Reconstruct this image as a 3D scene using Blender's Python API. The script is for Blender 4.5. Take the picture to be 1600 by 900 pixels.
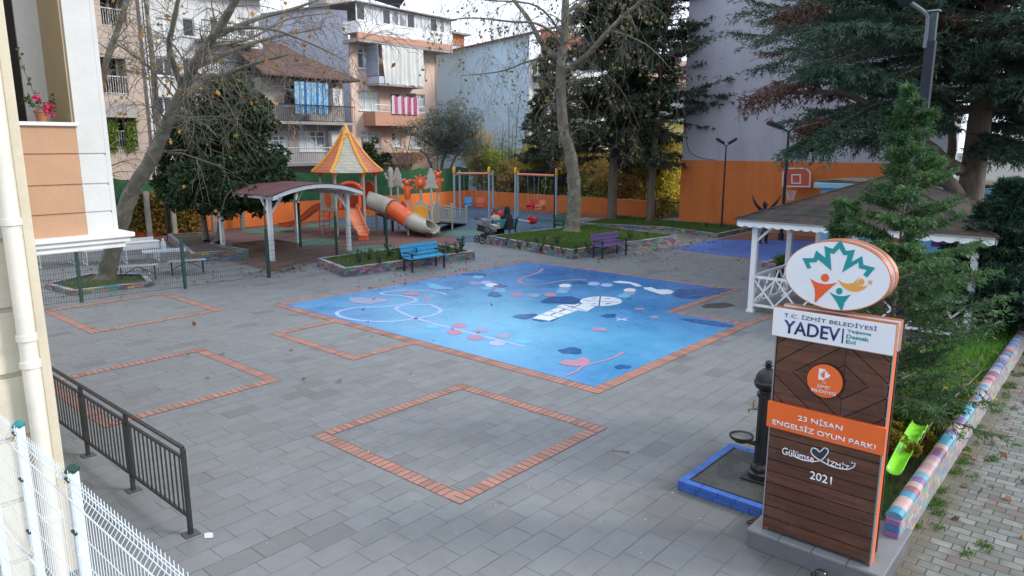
import bpy, bmesh, math, random
import numpy as np
from mathutils import Vector, Matrix
R = math.radians
random.seed(7)
for o in list(bpy.data.objects):
    bpy.data.objects.remove(o)
SC = bpy.context.scene
C = SC.collection

# ------------------------------------------------------------------ camera, sky, sun, exposure
PITCH, YAW, FPX, CAMH = R(11.36), R(41.31), 1117.0, 4.0
cd = bpy.data.cameras.new('camera'); cam = bpy.data.objects.new('camera', cd); C.objects.link(cam)
cam.location = (0, 0, CAMH); cam.rotation_euler = (R(90) - PITCH, 0, YAW - R(90))
cd.sensor_width = 36; cd.lens = FPX / 1600 * 36; cd.clip_start = 0.05; cd.clip_end = 2000
SC.camera = cam
SUN_EL, SUN_AZ = R(31), R(-58)          # direction the sun stands in: angle from +X
world = bpy.data.worlds.new("World"); SC.world = world; world.use_nodes = True
wn = world.node_tree; wn.nodes.clear()
wo = wn.nodes.new('ShaderNodeOutputWorld'); wb = wn.nodes.new('ShaderNodeBackground')
sky = wn.nodes.new('ShaderNodeTexSky'); sky.sky_type = 'NISHITA'; sky.sun_disc = False
sky.sun_elevation = SUN_EL; sky.sun_rotation = R(90) - SUN_AZ
sky.air_density = 1.2; sky.dust_density = 3.0; sky.ozone_density = 1.5
tc = wn.nodes.new('ShaderNodeTexCoord'); no = wn.nodes.new('ShaderNodeTexNoise')
no.inputs['Scale'].default_value = 2.2; no.inputs['Detail'].default_value = 5
mp = wn.nodes.new('ShaderNodeMapRange'); mp.inputs[1].default_value = .3; mp.inputs[2].default_value = .62
mp.inputs[3].default_value = .72; mp.inputs[4].default_value = .97
mx = wn.nodes.new('ShaderNodeMix'); mx.data_type = 'RGBA'
mx.inputs[7].default_value = (8.1, 9.0, 10.6, 1)      # bright even cloud
wn.links.new(tc.outputs['Generated'], no.inputs['Vector']); wn.links.new(no.outputs['Fac'], mp.inputs[0])
wn.links.new(mp.outputs[0], mx.inputs[0]); wn.links.new(sky.outputs[0], mx.inputs[6])
wn.links.new(mx.outputs[2], wb.inputs['Color']); wb.inputs['Strength'].default_value = 0.105
wn.links.new(wb.outputs[0], wo.inputs['Surface'])
sl = bpy.data.lights.new('sun', 'SUN'); sl.energy = 1.7; sl.angle = R(12); sl.color = (1, .93, .83)
so = bpy.data.objects.new('sun', sl); C.objects.link(so)
sd = Vector((math.cos(SUN_EL) * math.cos(SUN_AZ), math.cos(SUN_EL) * math.sin(SUN_AZ), math.sin(SUN_EL)))
so.rotation_euler = sd.to_track_quat('Z', 'Y').to_euler(); so.location = (0, -20, 40)
SC.view_settings.view_transform = 'Standard'; SC.view_settings.look = 'None'
SC.view_settings.exposure = 0.78; SC.view_settings.gamma = 1

# ------------------------------------------------------------------ survey helpers (from measured bearings to metres)
cP, sP, cY, sY = math.cos(PITCH), math.sin(PITCH), math.cos(YAW), math.sin(YAW)
def ray(px, py):
    x = (px - 800) / FPX; y = -(py - 450) / FPX
    f = cP + y * sP; u = -sP + y * cP
    return (f * cY + x * sY, f * sY - x * cY, u)
def P(px, py, z=0.0):
    d = ray(px, py); t = (CAMH - z) / -d[2]; return Vector((d[0] * t, d[1] * t, z))
def PY(px, py, Y):
    d = ray(px, py); t = Y / d[1]; return Vector((d[0] * t, Y, CAMH + d[2] * t))
def PX(px, py, X):
    d = ray(px, py); t = X / d[0]; return Vector((X, d[1] * t, CAMH + d[2] * t))
def PD(px, py, D):                       # D = ground distance along the view axis
    d = ray(px, py); t = D / (d[0] * cY + d[1] * sY); return Vector((d[0] * t, d[1] * t, CAMH + d[2] * t))

# ------------------------------------------------------------------ shader helpers
def S(r, g, b, k=1.0):
    f = lambda c: ((c / 255) / 12.92 if c / 255 <= .04045 else ((c / 255 + .055) / 1.055) ** 2.4) * k
    return (f(r), f(g), f(b), 1)
class NT:
    def __init__(s, name):
        s.m = bpy.data.materials.new(name); s.m.use_nodes = True; s.t = s.m.node_tree
        s.b = s.t.nodes['Principled BSDF']
    def n(s, typ, **k):
        x = s.t.nodes.new(typ)
        for a, v in k.items(): setattr(x, a, v)
        return x
    def put(s, sock, v):
        if v is None: return
        if hasattr(v, 'is_output') or isinstance(v, bpy.types.NodeSocket): s.t.links.new(v, sock)
        else: sock.default_value = v
    def math(s, op, a, b=None, c=None, clamp=False):
        x = s.n('ShaderNodeMath', operation=op, use_clamp=clamp); s.put(x.inputs[0], a); s.put(x.inputs[1], b)
        if c is not None: s.put(x.inputs[2], c)
        return x.outputs[0]
    def mix(s, f, a, b, blend='MIX'):
        x = s.n('ShaderNodeMix', data_type='RGBA', blend_type=blend); s.put(x.inputs[0], f); s.put(x.inputs[6], a); s.put(x.inputs[7], b)
        return x.outputs[2]
    def rng(s, v, a, b, c, d, smooth=False):
        x = s.n('ShaderNodeMapRange'); 
        if smooth: x.interpolation_type = 'SMOOTHSTEP'
        for i, q in enumerate((v, a, b, c, d)): s.put(x.inputs[i], q)
        return x.outputs[0]
    def pos(s): return s.n('ShaderNodeNewGeometry').outputs['Position']
    def obj(s): return s.n('ShaderNodeTexCoord').outputs['Object']
    def xyz(s, v):
        x = s.n('ShaderNodeSeparateXYZ'); s.put(x.inputs[0], v); return x.outputs
    def vec(s, a, b, c=0.0):
        x = s.n('ShaderNodeCombineXYZ'); s.put(x.inputs[0], a); s.put(x.inputs[1], b); s.put(x.inputs[2], c); return x.outputs[0]
    def noise(s, v, scale, detail=4, rough=.55, dist=0):
        x = s.n('ShaderNodeTexNoise'); s.put(x.inputs['Vector'], v); x.inputs['Scale'].default_value = scale
        x.inputs['Detail'].default_value = detail; x.inputs['Roughness'].default_value = rough; x.inputs['Distortion'].default_value = dist
        return x.outputs['Fac']
    def white(s, v):
        x = s.n('ShaderNodeTexWhiteNoise', noise_dimensions='3D'); s.put(x.inputs['Vector'], v); return x.outputs['Value'], x.outputs['Color']
    def ramp(s, f, stops, const=False):
        x = s.n('ShaderNodeValToRGB'); s.put(x.inputs[0], f); e = x.color_ramp.elements
        if const: x.color_ramp.interpolation = 'CONSTANT'
        while len(e) < len(stops): e.new(.5)
        for i, (p, c) in enumerate(stops): e[i].position = p; e[i].color = c
        return x.outputs[0]
    def bump(s, h, strength=.3, dist=.01, normal=None):
        x = s.n('ShaderNodeBump'); x.inputs['Strength'].default_value = strength; x.inputs['Distance'].default_value = dist
        s.put(x.inputs['Height'], h); s.put(x.inputs['Normal'], normal); return x.outputs[0]
    def tiles(s, U, V, w, h, gap, stagger='rand', seed=0.0):
        rv = s.math('DIVIDE', V, h); row = s.math('FLOOR', rv)
        if stagger == 'rand': off, _ = s.white(s.vec(row, 3.7 + seed, 0))
        else: off = s.math('MULTIPLY', s.math('MODULO', s.math('ABSOLUTE', row), 2.0), stagger)
        cu = s.math('ADD', s.math('DIVIDE', U, w), off); col = s.math('FLOOR', cu)
        fu = s.math('FRACT', cu); fv = s.math('FRACT', rv)
        du = s.math('MULTIPLY', s.math('MINIMUM', fu, s.math('SUBTRACT', 1.0, fu)), w)
        dv = s.math('MULTIPLY', s.math('MINIMUM', fv, s.math('SUBTRACT', 1.0, fv)), h)
        d = s.math('MINIMUM', du, dv)
        m = s.rng(d, gap * .4, gap * .4 + gap * .5, 0.0, 1.0, True)
        val, colr = s.white(s.vec(col, row, seed))
        return m, val, colr
    def out(s, color=None, rough=None, normal=None, metallic=None, spec=None, coat=None):
        s.put(s.b.inputs['Base Color'], color); s.put(s.b.inputs['Roughness'], rough); s.put(s.b.inputs['Normal'], normal)
        s.put(s.b.inputs['Metallic'], metallic); s.put(s.b.inputs['Specular IOR Level'], spec); s.put(s.b.inputs['Coat Weight'], coat)
        return s.m
_mc = {}
def plain(name, col, rough=.6, var=.12, scale=3.0, metallic=0.0, bump=.0, dirt=None, dirtamt=.25, coat=0.0):
    """weathered paint / plaster / metal: colour breaks up with two scales of noise, roughness too"""
    if name in _mc: return _mc[name]
    s = NT(name); v = s.obj()
    n1 = s.noise(v, scale, 5); n2 = s.noise(v, scale * 9, 3)
    k = s.math('ADD', s.math('MULTIPLY', n1, .7), s.math('MULTIPLY', n2, .3))
    lo = tuple(c * (1 - var * 1.6) for c in col[:3]) + (1,); hi = tuple(min(1, c * (1 + var)) for c in col[:3]) + (1,)
    c = s.mix(s.rng(k, .3, .7, 0, 1), lo, hi)
    if dirt:
        n3 = s.noise(v, scale * .6, 8, .7); c = s.mix(s.rng(n3, .5, .75, 0, dirtamt), c, dirt)
    nm = s.bump(n2, bump, .01) if bump else None
    _mc[name] = s.out(c, s.rng(n1, .3, .7, rough - .08, min(1, rough + .1)), nm, metallic, None, coat)
    return _mc[name]

# ------------------------------------------------------------------ mesh helpers
class MB:
    def __init__(s): s.v = []; s.f = []; s.mi = []; s.cur = 0
    def m(s, i): s.cur = i; return s
    def add(s, vs, fs):
        k = len(s.v); s.v += [tuple(v) for v in vs]
        for f in fs: s.f.append([i + k for i in f]); s.mi.append(s.cur)
        return s
    def box(s, c, d, rz=0.0, rx=0.0, ry=0.0):
        M = Matrix.Translation(c) @ Matrix.Rotation(rz, 4, 'Z') @ Matrix.Rotation(ry, 4, 'Y') @ Matrix.Rotation(rx, 4, 'X')
        vs = [M @ Vector((x * d[0] / 2, y * d[1] / 2, z * d[2] / 2)) for x in (-1, 1) for y in (-1, 1) for z in (-1, 1)]
        return s.add(vs, [(0, 1, 3, 2), (4, 6, 7, 5), (0, 4, 5, 1), (2, 3, 7, 6), (0, 2, 6, 4), (1, 5, 7, 3)])
    def bb(s, x0, x1, y0, y1, z0, z1): return s.box(((x0 + x1) / 2, (y0 + y1) / 2, (z0 + z1) / 2), (abs(x1 - x0), abs(y1 - y0), abs(z1 - z0)))
    def tube(s, pts, rad, n=8, cap=True, closed=False):
        pts = [Vector(p) for p in pts]
        if not hasattr(rad, '__len__'): rad = [rad] * len(pts)
        k = len(s.v); N = len(pts); prev = None; vs = []
        for i, p in enumerate(pts):
            if closed: t = pts[(i + 1) % N] - pts[i - 1]
            else: t = (pts[min(i + 1, N - 1)] - pts[max(i - 1, 0)])
            if t.length < 1e-9: t = Vector((0, 0, 1))
            t.normalize()
            if prev is None:
                a = Vector((0, 0, 1)) if abs(t.z) < .9 else Vector((1, 0, 0))
                u = t.cross(a).normalized()
            else:
                u = prev - t * prev.dot(t)
                if u.length < 1e-6: u = t.orthogonal()
                u.normalize()
            prev = u; w = t.cross(u)
            for j in range(n):
                a = 2 * math.pi * j / n + math.pi / n; vs.append(p + (u * math.cos(a) + w * math.sin(a)) * rad[i])
        fs = []
        for i in range(N if closed else N - 1):
            i2 = (i + 1) % N
            for j in range(n): fs.append((i * n + j, i * n + (j + 1) % n, i2 * n + (j + 1) % n, i2 * n + j))
        if cap and not closed: fs.append(tuple(range(n - 1, -1, -1))); fs.append(tuple((N - 1) * n + j for j in range(n)))
        return s.add(vs, fs)
    def cyl(s, p0, p1, r, r1=None, n=12): return s.tube([p0, p1], [r, r if r1 is None else r1], n)
    def lathe(s, prof, c=(0, 0, 0), n=20, cap=True, flute=0):
        vs = []; fs = []
        for (r, z) in prof:
            for j in range(n):
                a = 2 * math.pi * j / n; rr = r * (1 - (flute * (j % 2)))
                vs.append((c[0] + rr * math.cos(a), c[1] + rr * math.sin(a), c[2] + z))
        for i in range(len(prof) - 1):
            for j in range(n): fs.append((i * n + j, i * n + (j + 1) % n, (i + 1) * n + (j + 1) % n, (i + 1) * n + j))
        if cap: fs.append(tuple(range(n - 1, -1, -1))); fs.append(tuple((len(prof) - 1) * n + j for j in range(n)))
        return s.add(vs, fs)
    def prism(s, poly, z0, z1, M=None):
        """poly in the XY plane extruded z0..z1, then moved by M"""
        n = len(poly); vs = [Vector((x, y, z)) for z in (z0, z1) for x, y in poly]
        if M is not None: vs = [M @ v for v in vs]
        return s.add(vs, [tuple(range(n - 1, -1, -1)), tuple(range(n, 2 * n))] + [(i, (i + 1) % n, n + (i + 1) % n, n + i) for i in range(n)])
    def sheet(s, poly, z): return s.add([(x, y, z) for x, y in poly], [tuple(range(len(poly)))])
    def sphere(s, c, r, n=12, m=8, sc=(1, 1, 1)):
        vs = []; fs = []
        for i in range(m + 1):
            th = math.pi * i / m
            for j in range(n):
                a = 2 * math.pi * j / n
                vs.append((c[0] + r * sc[0] * math.sin(th) * math.cos(a), c[1] + r * sc[1] * math.sin(th) * math.sin(a), c[2] + r * sc[2] * math.cos(th)))
        for i in range(m):
            for j in range(n): fs.append((i * n + j, (i + 1) * n + j, (i + 1) * n + (j + 1) % n, i * n + (j + 1) % n))
        return s.add(vs, fs)
    def build(s, name, mats, parent=None, smooth=None, bevel=0.0):
        me = bpy.data.meshes.new(name); me.from_pydata(s.v, [], s.f)
        if not isinstance(mats, (list, tuple)): mats = [mats]
        for m in mats: me.materials.append(m)
        if len(mats) > 1: me.polygons.foreach_set('material_index', s.mi)
        bm = bmesh.new(); bm.from_mesh(me); bmesh.ops.recalc_face_normals(bm, faces=bm.faces); bm.to_mesh(me); bm.free()
        if smooth is not None:
            me.polygons.foreach_set('use_smooth', [True] * len(me.polygons)); me.set_sharp_from_angle(angle=R(smooth))
        o = bpy.data.objects.new(name, me); C.objects.link(o)
        if parent is not None: o.parent = parent
        if bevel:
            b = o.modifiers.new('bevel', 'BEVEL'); b.width = bevel; b.segments = 2; b.limit_method = 'ANGLE'; b.angle_limit = R(50)
        return o
def npmesh(name, V, F, mat, parent=None, mi=None, smooth=False):
    """V (n,3) array, F (m,k) array of equal-sided faces"""
    me = bpy.data.meshes.new(name); k = F.shape[1]
    me.vertices.add(len(V)); me.vertices.foreach_set('co', np.ascontiguousarray(V, dtype=np.float32).ravel())
    me.loops.add(F.size); me.loops.foreach_set('vertex_index', np.ascontiguousarray(F, dtype=np.int32).ravel())
    me.polygons.add(len(F)); me.polygons.foreach_set('loop_start', np.arange(0, F.size, k, dtype=np.int32))
    me.polygons.foreach_set('loop_total', np.full(len(F), k, dtype=np.int32))
    for m in (mat if isinstance(mat, (list, tuple)) else [mat]): me.materials.append(m)
    if mi is not None: me.polygons.foreach_set('material_index', np.asarray(mi, dtype=np.int32))
    if smooth: me.polygons.foreach_set('use_smooth', np.ones(len(F), dtype=bool))
    me.update(); me.validate()
    o = bpy.data.objects.new(name, me); C.objects.link(o)
    if parent is not None: o.parent = parent
    return o
def tag(o, label=None, cat=None, group=None, kind=None):
    if label: o['label'] = label
    if cat: o['category'] = cat
    if group: o['group'] = group
    if kind: o['kind'] = kind
    return o
def thing(name, label, cat, loc=(0, 0, 0), rz=0.0, group=None):
    o = bpy.data.objects.new(name, None); o.empty_display_size = .2; C.objects.link(o)
    o.location = loc; o.rotation_euler = (0, 0, rz); return tag(o, label, cat, group)
def copy_tree(o, parent=None):
    c = o.copy(); C.objects.link(c)
    if parent is not None: c.parent = parent
    for ch in [q for q in bpy.data.objects if q.parent == o]: copy_tree(ch, c)
    return c
def dup(o, label, loc, rz=0.0):
    c = copy_tree(o); c.location = loc; c.rotation_euler = (0, 0, rz); c['label'] = label; return c
def struct(name, mb, mat, **k):
    o = mb.build(name, mat, **k); o['kind'] = 'structure'; return o
def text_part(name, txt, mat, parent, M, width, height, weight=.0, extrude=.004):
    cu = bpy.data.curves.new(name, 'FONT'); cu.body = txt; cu.size = 1; cu.extrude = 0; cu.offset = weight; cu.resolution_u = 3
    cu.align_x = 'CENTER'; cu.align_y = 'CENTER'
    t = bpy.data.objects.new(name, cu); C.objects.link(t)
    bpy.context.view_layer.update()
    me = bpy.data.meshes.new_from_object(t.evaluated_get(bpy.context.evaluated_depsgraph_get()))
    bpy.data.objects.remove(t); bpy.data.curves.remove(cu)
    xs = [v.co.x for v in me.vertices]; ys = [v.co.y for v in me.vertices]
    cx, cy = (min(xs) + max(xs)) / 2, (min(ys) + max(ys)) / 2; sx = width / (max(xs) - min(xs)); sy = height / (max(ys) - min(ys))
    for v in me.vertices: v.co = Vector(((v.co.x - cx) * sx, (v.co.y - cy) * sy, 0))
    bm = bmesh.new(); bm.from_mesh(me)
    r = bmesh.ops.extrude_face_region(bm, geom=bm.faces[:])
    bmesh.ops.translate(bm, verts=[e for e in r['geom'] if isinstance(e, bmesh.types.BMVert)], vec=(0, 0, extrude))
    bmesh.ops.recalc_face_normals(bm, faces=bm.faces); bm.to_mesh(me); bm.free(); me.name = name
    me.materials.clear(); me.materials.append(mat); me.transform(M)
    o = bpy.data.objects.new(name, me); C.objects.link(o)
    if parent is not None: o.parent = parent
    return o

# ------------------------------------------------------------------ vegetation helpers
rg = np.random.default_rng(11)
def unit(a): return a / np.maximum(np.linalg.norm(a, axis=1, keepdims=True), 1e-9)
def leaf_quads(P0, D, L, W, up=None, fold=.0):
    """diamond-shaped leaves: base P0, direction D, length L, width W, as quads"""
    n = len(P0); D = unit(D); r = unit(rg.normal(size=(n, 3))) if up is None else up
    side = unit(np.cross(D, r)); L = np.broadcast_to(np.asarray(L, float), (n,))[:, None]; W = np.broadcast_to(np.asarray(W, float), (n,))[:, None]
    nn = np.cross(side, D)
    a = P0; b = P0 + D * L * .45 + side * W * .5 + nn * fold * W; c = P0 + D * L; d = P0 + D * L * .45 - side * W * .5 + nn * fold * W
    V = np.stack([a, b, c, d], 1).reshape(-1, 3); F = np.arange(4 * n).reshape(n, 4); return V, F
def foliage_mat(name, cols, rough=.6, trans=.25, sc=.6):
    s = NT(name); g = s.n('ShaderNodeNewGeometry'); rnd = g.outputs['Random Per Island']
    n1 = s.noise(g.outputs['Position'], sc, 3)
    f = s.math('ADD', s.math('MULTIPLY', rnd, .6), s.math('MULTIPLY', s.rng(n1, .3, .7, 0, 1), .4))
    k = len(cols); c = s.ramp(f, [((i + .5) / k, q) for i, q in enumerate(cols)])
    s.out(c, rough, None, 0.0, .25)
    if trans:
        tr = s.n('ShaderNodeBsdfTranslucent'); s.put(tr.inputs[0], c); mxs = s.n('ShaderNodeMixShader'); mxs.inputs[0].default_value = trans
        s.t.links.new(s.b.outputs[0], mxs.inputs[1]); s.t.links.new(tr.outputs[0], mxs.inputs[2])
        s.t.links.new(mxs.outputs[0], s.t.nodes['Material Output'].inputs[0])
    return s.m
def smooth_path(pts, k=4):
    pts = [Vector(p) for p in pts]; out = []
    for i in range(len(pts) - 1):
        p0 = pts[max(i - 1, 0)]; p1 = pts[i]; p2 = pts[i + 1]; p3 = pts[min(i + 2, len(pts) - 1)]
        for j in range(k):
            t = j / k
            out.append(.5 * ((2 * p1) + (p2 - p0) * t + (2 * p0 - 5 * p1 + 4 * p2 - p3) * t * t + (3 * p1 - p0 - 3 * p2 + p3) * t ** 3))
    out.append(pts[-1]); return out
def rvec(a=1.0): return Vector((random.gauss(0, a), random.gauss(0, a), random.gauss(0, a)))
def twig(mb, p, d, L, r, lvl, tips, droop=.0, n=4, spread=.9, rmin=.006, kids=3):
    """one wandering branch and its own side twigs"""
    segs = 6 if lvl > 0 else 4; pts = [p]; q = p.copy(); dd = d.normalized()
    for i in range(segs):
        dd = (dd + rvec(.13) + Vector((0, 0, -droop * (i + 1) / segs))).normalized(); q = q + dd * (L / segs); pts.append(q.copy())
    rad = [max(rmin, r * (1 - .75 * i / segs)) for i in range(segs + 1)]
    mb.tube(pts, rad, n if r > .02 else 3, cap=False)
    if lvl <= 0: tips.append((pts[-1], dd)); tips.append((pts[-2], dd)); return
    for k in range(kids):
        i = random.randint(1, segs); a = rvec(1); a = (a - dd * a.dot(dd)).normalized()
        twig(mb, pts[i].copy(), dd * .75 + a * spread, L * random.uniform(.45, .7), rad[i] * .65, lvl - 1, tips, droop, n, spread, rmin, kids)
def sprays(segs, per, L, W, jitter=.35, droop=.15):
    """needle sprays along segments: list of (p0,p1); returns leaf arrays"""
    A = np.array([s[0] for s in segs]); B = np.array([s[1] for s in segs]); n = len(A)
    t = rg.random((n, per)); P0 = (A[:, None] * (1 - t[..., None]) + B[:, None] * t[..., None]).reshape(-1, 3)
    D = np.repeat(unit(B - A), per, 0); rnd = unit(rg.normal(size=P0.shape))
    D = unit(D * .8 + rnd * jitter * 2 + np.array([0, 0, -droop]))
    return leaf_quads(P0, D, L * rg.uniform(.6, 1.3, len(P0)), W * rg.uniform(.7, 1.3, len(P0)))
def grass_obj(name, label, poly, z, n, h, mat, group=None, w=.012):
    pg = np.array(poly); mn, mxx = pg.min(0), pg.max(0); pts = []
    xs = rg.uniform(mn[0], mxx[0], n * 3); ys = rg.uniform(mn[1], mxx[1], n * 3)
    ins = np.zeros(len(xs), bool); j = len(pg) - 1
    for i in range(len(pg)):
        c = ((pg[i, 1] > ys) != (pg[j, 1] > ys)) & (xs < (pg[j, 0] - pg[i, 0]) * (ys - pg[i, 1]) / (pg[j, 1] - pg[i, 1] + 1e-12) + pg[i, 0])
        ins ^= c; j = i
    xs = xs[ins][:n]; ys = ys[ins][:n]; m = len(xs)
    dens = np.sin(xs * 2.3) * np.cos(ys * 1.9) + rg.normal(size=m) * .5; keep = dens > -1.0; xs = xs[keep]; ys = ys[keep]; m = len(xs)
    D = np.c_[rg.normal(size=m) * .35, rg.normal(size=m) * .35, np.ones(m)]
    hh = h * rg.uniform(.4, 1.3, m) * (1 + .35 * np.sin(xs * 1.7 + ys))
    V, F = leaf_quads(np.c_[xs, ys, np.full(m, z - .01)], D, hh, w * rg.uniform(.6, 1.4, m))
    return tag(npmesh(name, V, F, mat), label, 'grass', group, 'stuff')

# ================================================================== MATERIALS
def mat_paving():
    s = NT('slab_paving'); p = s.pos(); X, Y, Z = s.xyz(p)
    m, val, col = s.tiles(X, Y, .50, .288, .0085)
    big = s.noise(p, .35, 3); med = s.noise(p, 3.0, 6, .65); fine = s.noise(p, 60, 3)
    base = s.ramp(val, [(0, (.150, .160, .163, 1)), (.3, (.162, .175, .180, 1)), (.6, (.176, .190, .198, 1)), (.88, (.160, .165, .160, 1)), (.975, (.115, .118, .116, 1))])
    base = s.mix(s.rng(med, .35, .7, 0, .45), base, (.12, .125, .128, 1))
    base = s.mix(s.rng(big, .35, .65, 0, .35), base, (.20, .215, .218, 1))
    base = s.mix(s.rng(fine, .35, .65, 0, .22), base, (.25, .25, .25, 1))
    st = s.noise(p, 1.3, 9, .8, .4); base = s.mix(s.rng(st, .60, .70, 0, .5), base, (.085, .085, .085, 1)); st2 = s.noise(p, .7, 7, .7, .8); base = s.mix(s.rng(st2, .56, .66, 0, .35), base, (.12, .12, .115, 1))
    gum = s.n('ShaderNodeTexVoronoi'); s.put(gum.inputs['Vector'], p); gum.inputs['Scale'].default_value = 1.7; base = s.mix(s.rng(gum.outputs['Distance'], .020, .034, .6, 0), base, (.05, .05, .05, 1))
    spk = s.noise(p, 14, 5, .8); base = s.mix(s.rng(spk, .60, .72, 0, .4), base, (.10, .10, .10, 1))
    dx = s.math('SUBTRACT', s.math('ABSOLUTE', s.math('SUBTRACT', X, 7.45)), .95); dy = s.math('SUBTRACT', s.math('ABSOLUTE', s.math('SUBTRACT', Y, 2.5)), 1.2)
    dd = s.math('ADD', s.math('MAXIMUM', dx, dy), s.math('MULTIPLY', s.math('SUBTRACT', med, .5), 1.1)); base = s.mix(s.rng(dd, .0, .5, .6, 0), base, (.075, .07, .06, 1))
    jn = s.noise(p, 2.0, 4); jm = s.math('MULTIPLY', s.math('SUBTRACT', 1.0, m), s.rng(jn, .38, .62, .22, .85))
    c = s.mix(jm, base, (.055, .055, .052, 1))
    h = s.math('ADD', s.math('MULTIPLY', m, .6), s.math('MULTIPLY', fine, .12)); h = s.math('ADD', h, s.math('MULTIPLY', val, .25))
    r = s.math('SUBTRACT', s.rng(med, .3, .7, .5, .72), s.math('MULTIPLY', val, .12))
    return s.out(c, r, s.bump(h, .5, .006), 0.0, .5)
def mat_band():
    s = NT('red_brick_band'); p = s.obj(); X, Y, Z = s.xyz(p)
    wob = s.math('MULTIPLY', s.math('SUBTRACT', s.noise(s.pos(), 3, 2), .5), .03); m, val, col = s.tiles(s.math('ADD', X, wob), Y, .104, 5.0, .012, 0.0)
    Ya = s.math('ABSOLUTE', Y); ed = s.rng(s.math('ADD', Ya, wob), .004, .016, 0, 1); m = s.math('MULTIPLY', m, ed)
    n = s.noise(s.pos(), 4, 6); f = s.noise(s.pos(), 70, 2)
    c = s.ramp(val, [(0, (.27, .105, .075, 1)), (.25, (.36, .145, .10, 1)), (.5, (.41, .19, .145, 1)), (.75, (.33, .165, .125, 1)), (.93, (.20, .10, .08, 1))])
    c = s.mix(s.rng(n, .4, .68, 0, .65), c, (.21, .135, .11, 1)); c = s.mix(s.rng(f, .4, .7, 0, .3), c, (.42, .27, .22, 1))
    c = s.mix(s.math('SUBTRACT', 1.0, m), c, (.09, .05, .04, 1))
    return s.out(c, .7, s.bump(s.math('ADD', m, s.math('MULTIPLY', f, .2)), .5, .005))
def mat_pool():
    s = NT('blue_floor_paint'); p = s.pos(); X, Y, Z = s.xyz(p)
    n1 = s.noise(p, .28, 3); n2 = s.noise(p, 2.4, 7, .7, .5); n3 = s.noise(p, 25, 3)
    ddx = s.math('SUBTRACT', X, 11.6); ddy = s.math('SUBTRACT', Y, 10.6); g = s.math('SUBTRACT', .80, s.math('MULTIPLY', s.math('SQRT', s.math('ADD', s.math('MULTIPLY', ddx, ddx), s.math('MULTIPLY', s.math('MULTIPLY', ddy, ddy), .6))), .13))   # paler centre: faded paint plus glossy reflection put into the colour
    k = s.math('ADD', s.math('MULTIPLY', n1, .7), s.math('MULTIPLY', g, .75), clamp=False)
    k = s.math('ADD', k, s.math('MULTIPLY', s.math('SUBTRACT', n2, .5), .5))
    c = s.ramp(k, [(.26, (.04, .15, .39, 1)), (.5, (.06, .225, .48, 1)), (.74, (.095, .33, .56, 1)), (.95, (.14, .41, .62, 1))])
    c = s.mix(s.rng(n2, .56, .72, 0, .35), c, (.02, .12, .38, 1))
    c = s.mix(s.rng(n3, .6, .75, 0, .35), c, (.14, .38, .68, 1))
    m, val, col = s.tiles(X, Y, .50, .288, .006); c = s.mix(s.math('MULTIPLY', s.math('SUBTRACT', 1.0, m), .22), c, (.02, .10, .30, 1))
    wet = s.noise(p, .5, 5, .6, .3)
    return s.out(c, s.rng(wet, .38, .62, .17, .42), s.bump(s.math('ADD', n3, s.math('MULTIPLY', n2, .6)), .35, .006), 0.0, .55)
def mat_rubber(name, a, b):
    s = NT(name); p = s.pos(); n = s.noise(p, 1.2, 6, .65); f = s.noise(p, 90, 2)
    c = s.mix(s.rng(n, .35, .7, 0, 1), a, b); c = s.mix(s.rng(f, .45, .65, 0, .3), c, tuple(x * .5 for x in a[:3]) + (1,))
    return s.out(c, .72, s.bump(f, .3, .004))
def mat_colorbrick(name='painted_bricks', w=.19, h=.072, vert=False, soft=0.0):
    s = NT(name); p = s.obj(); X, Y, Z = s.xyz(p); U = s.math('ADD', X, Y)
    m, val, col = s.tiles(U, Z, w, h, .008, .5)
    k = soft
    dk0 = 1.0 if k else .72
    q = lambda r, g, b: (r * dk0 * (1 - k) + .5 * k, g * dk0 * (1 - k) + .47 * k, b * dk0 * (1 - k) + .48 * k, 1)
    pal = [q(.10, .30, .18), q(.55, .25, .28), q(.06, .22, .50), q(.55, .45, .12), q(.30, .06, .09), q(.08, .30, .38), q(.50, .28, .33), q(.12, .10, .28), q(.38, .20, .12), q(.10, .33, .24), q(.28, .35, .40), q(.20, .12, .22)]
    c = s.ramp(val, [(i / len(pal), x) for i, x in enumerate(pal)], True)
    n = s.noise(p, 9, 5); c = s.mix(s.rng(n, .45, .75, 0, .35), c, (.12, .105, .09, 1))
    c = s.mix(s.math('SUBTRACT', 1.0, m), c, (.06, .055, .05, 1) if not k else (.2, .2, .2, 1))
    return s.out(c, .55, s.bump(m, .5, .006))
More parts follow.
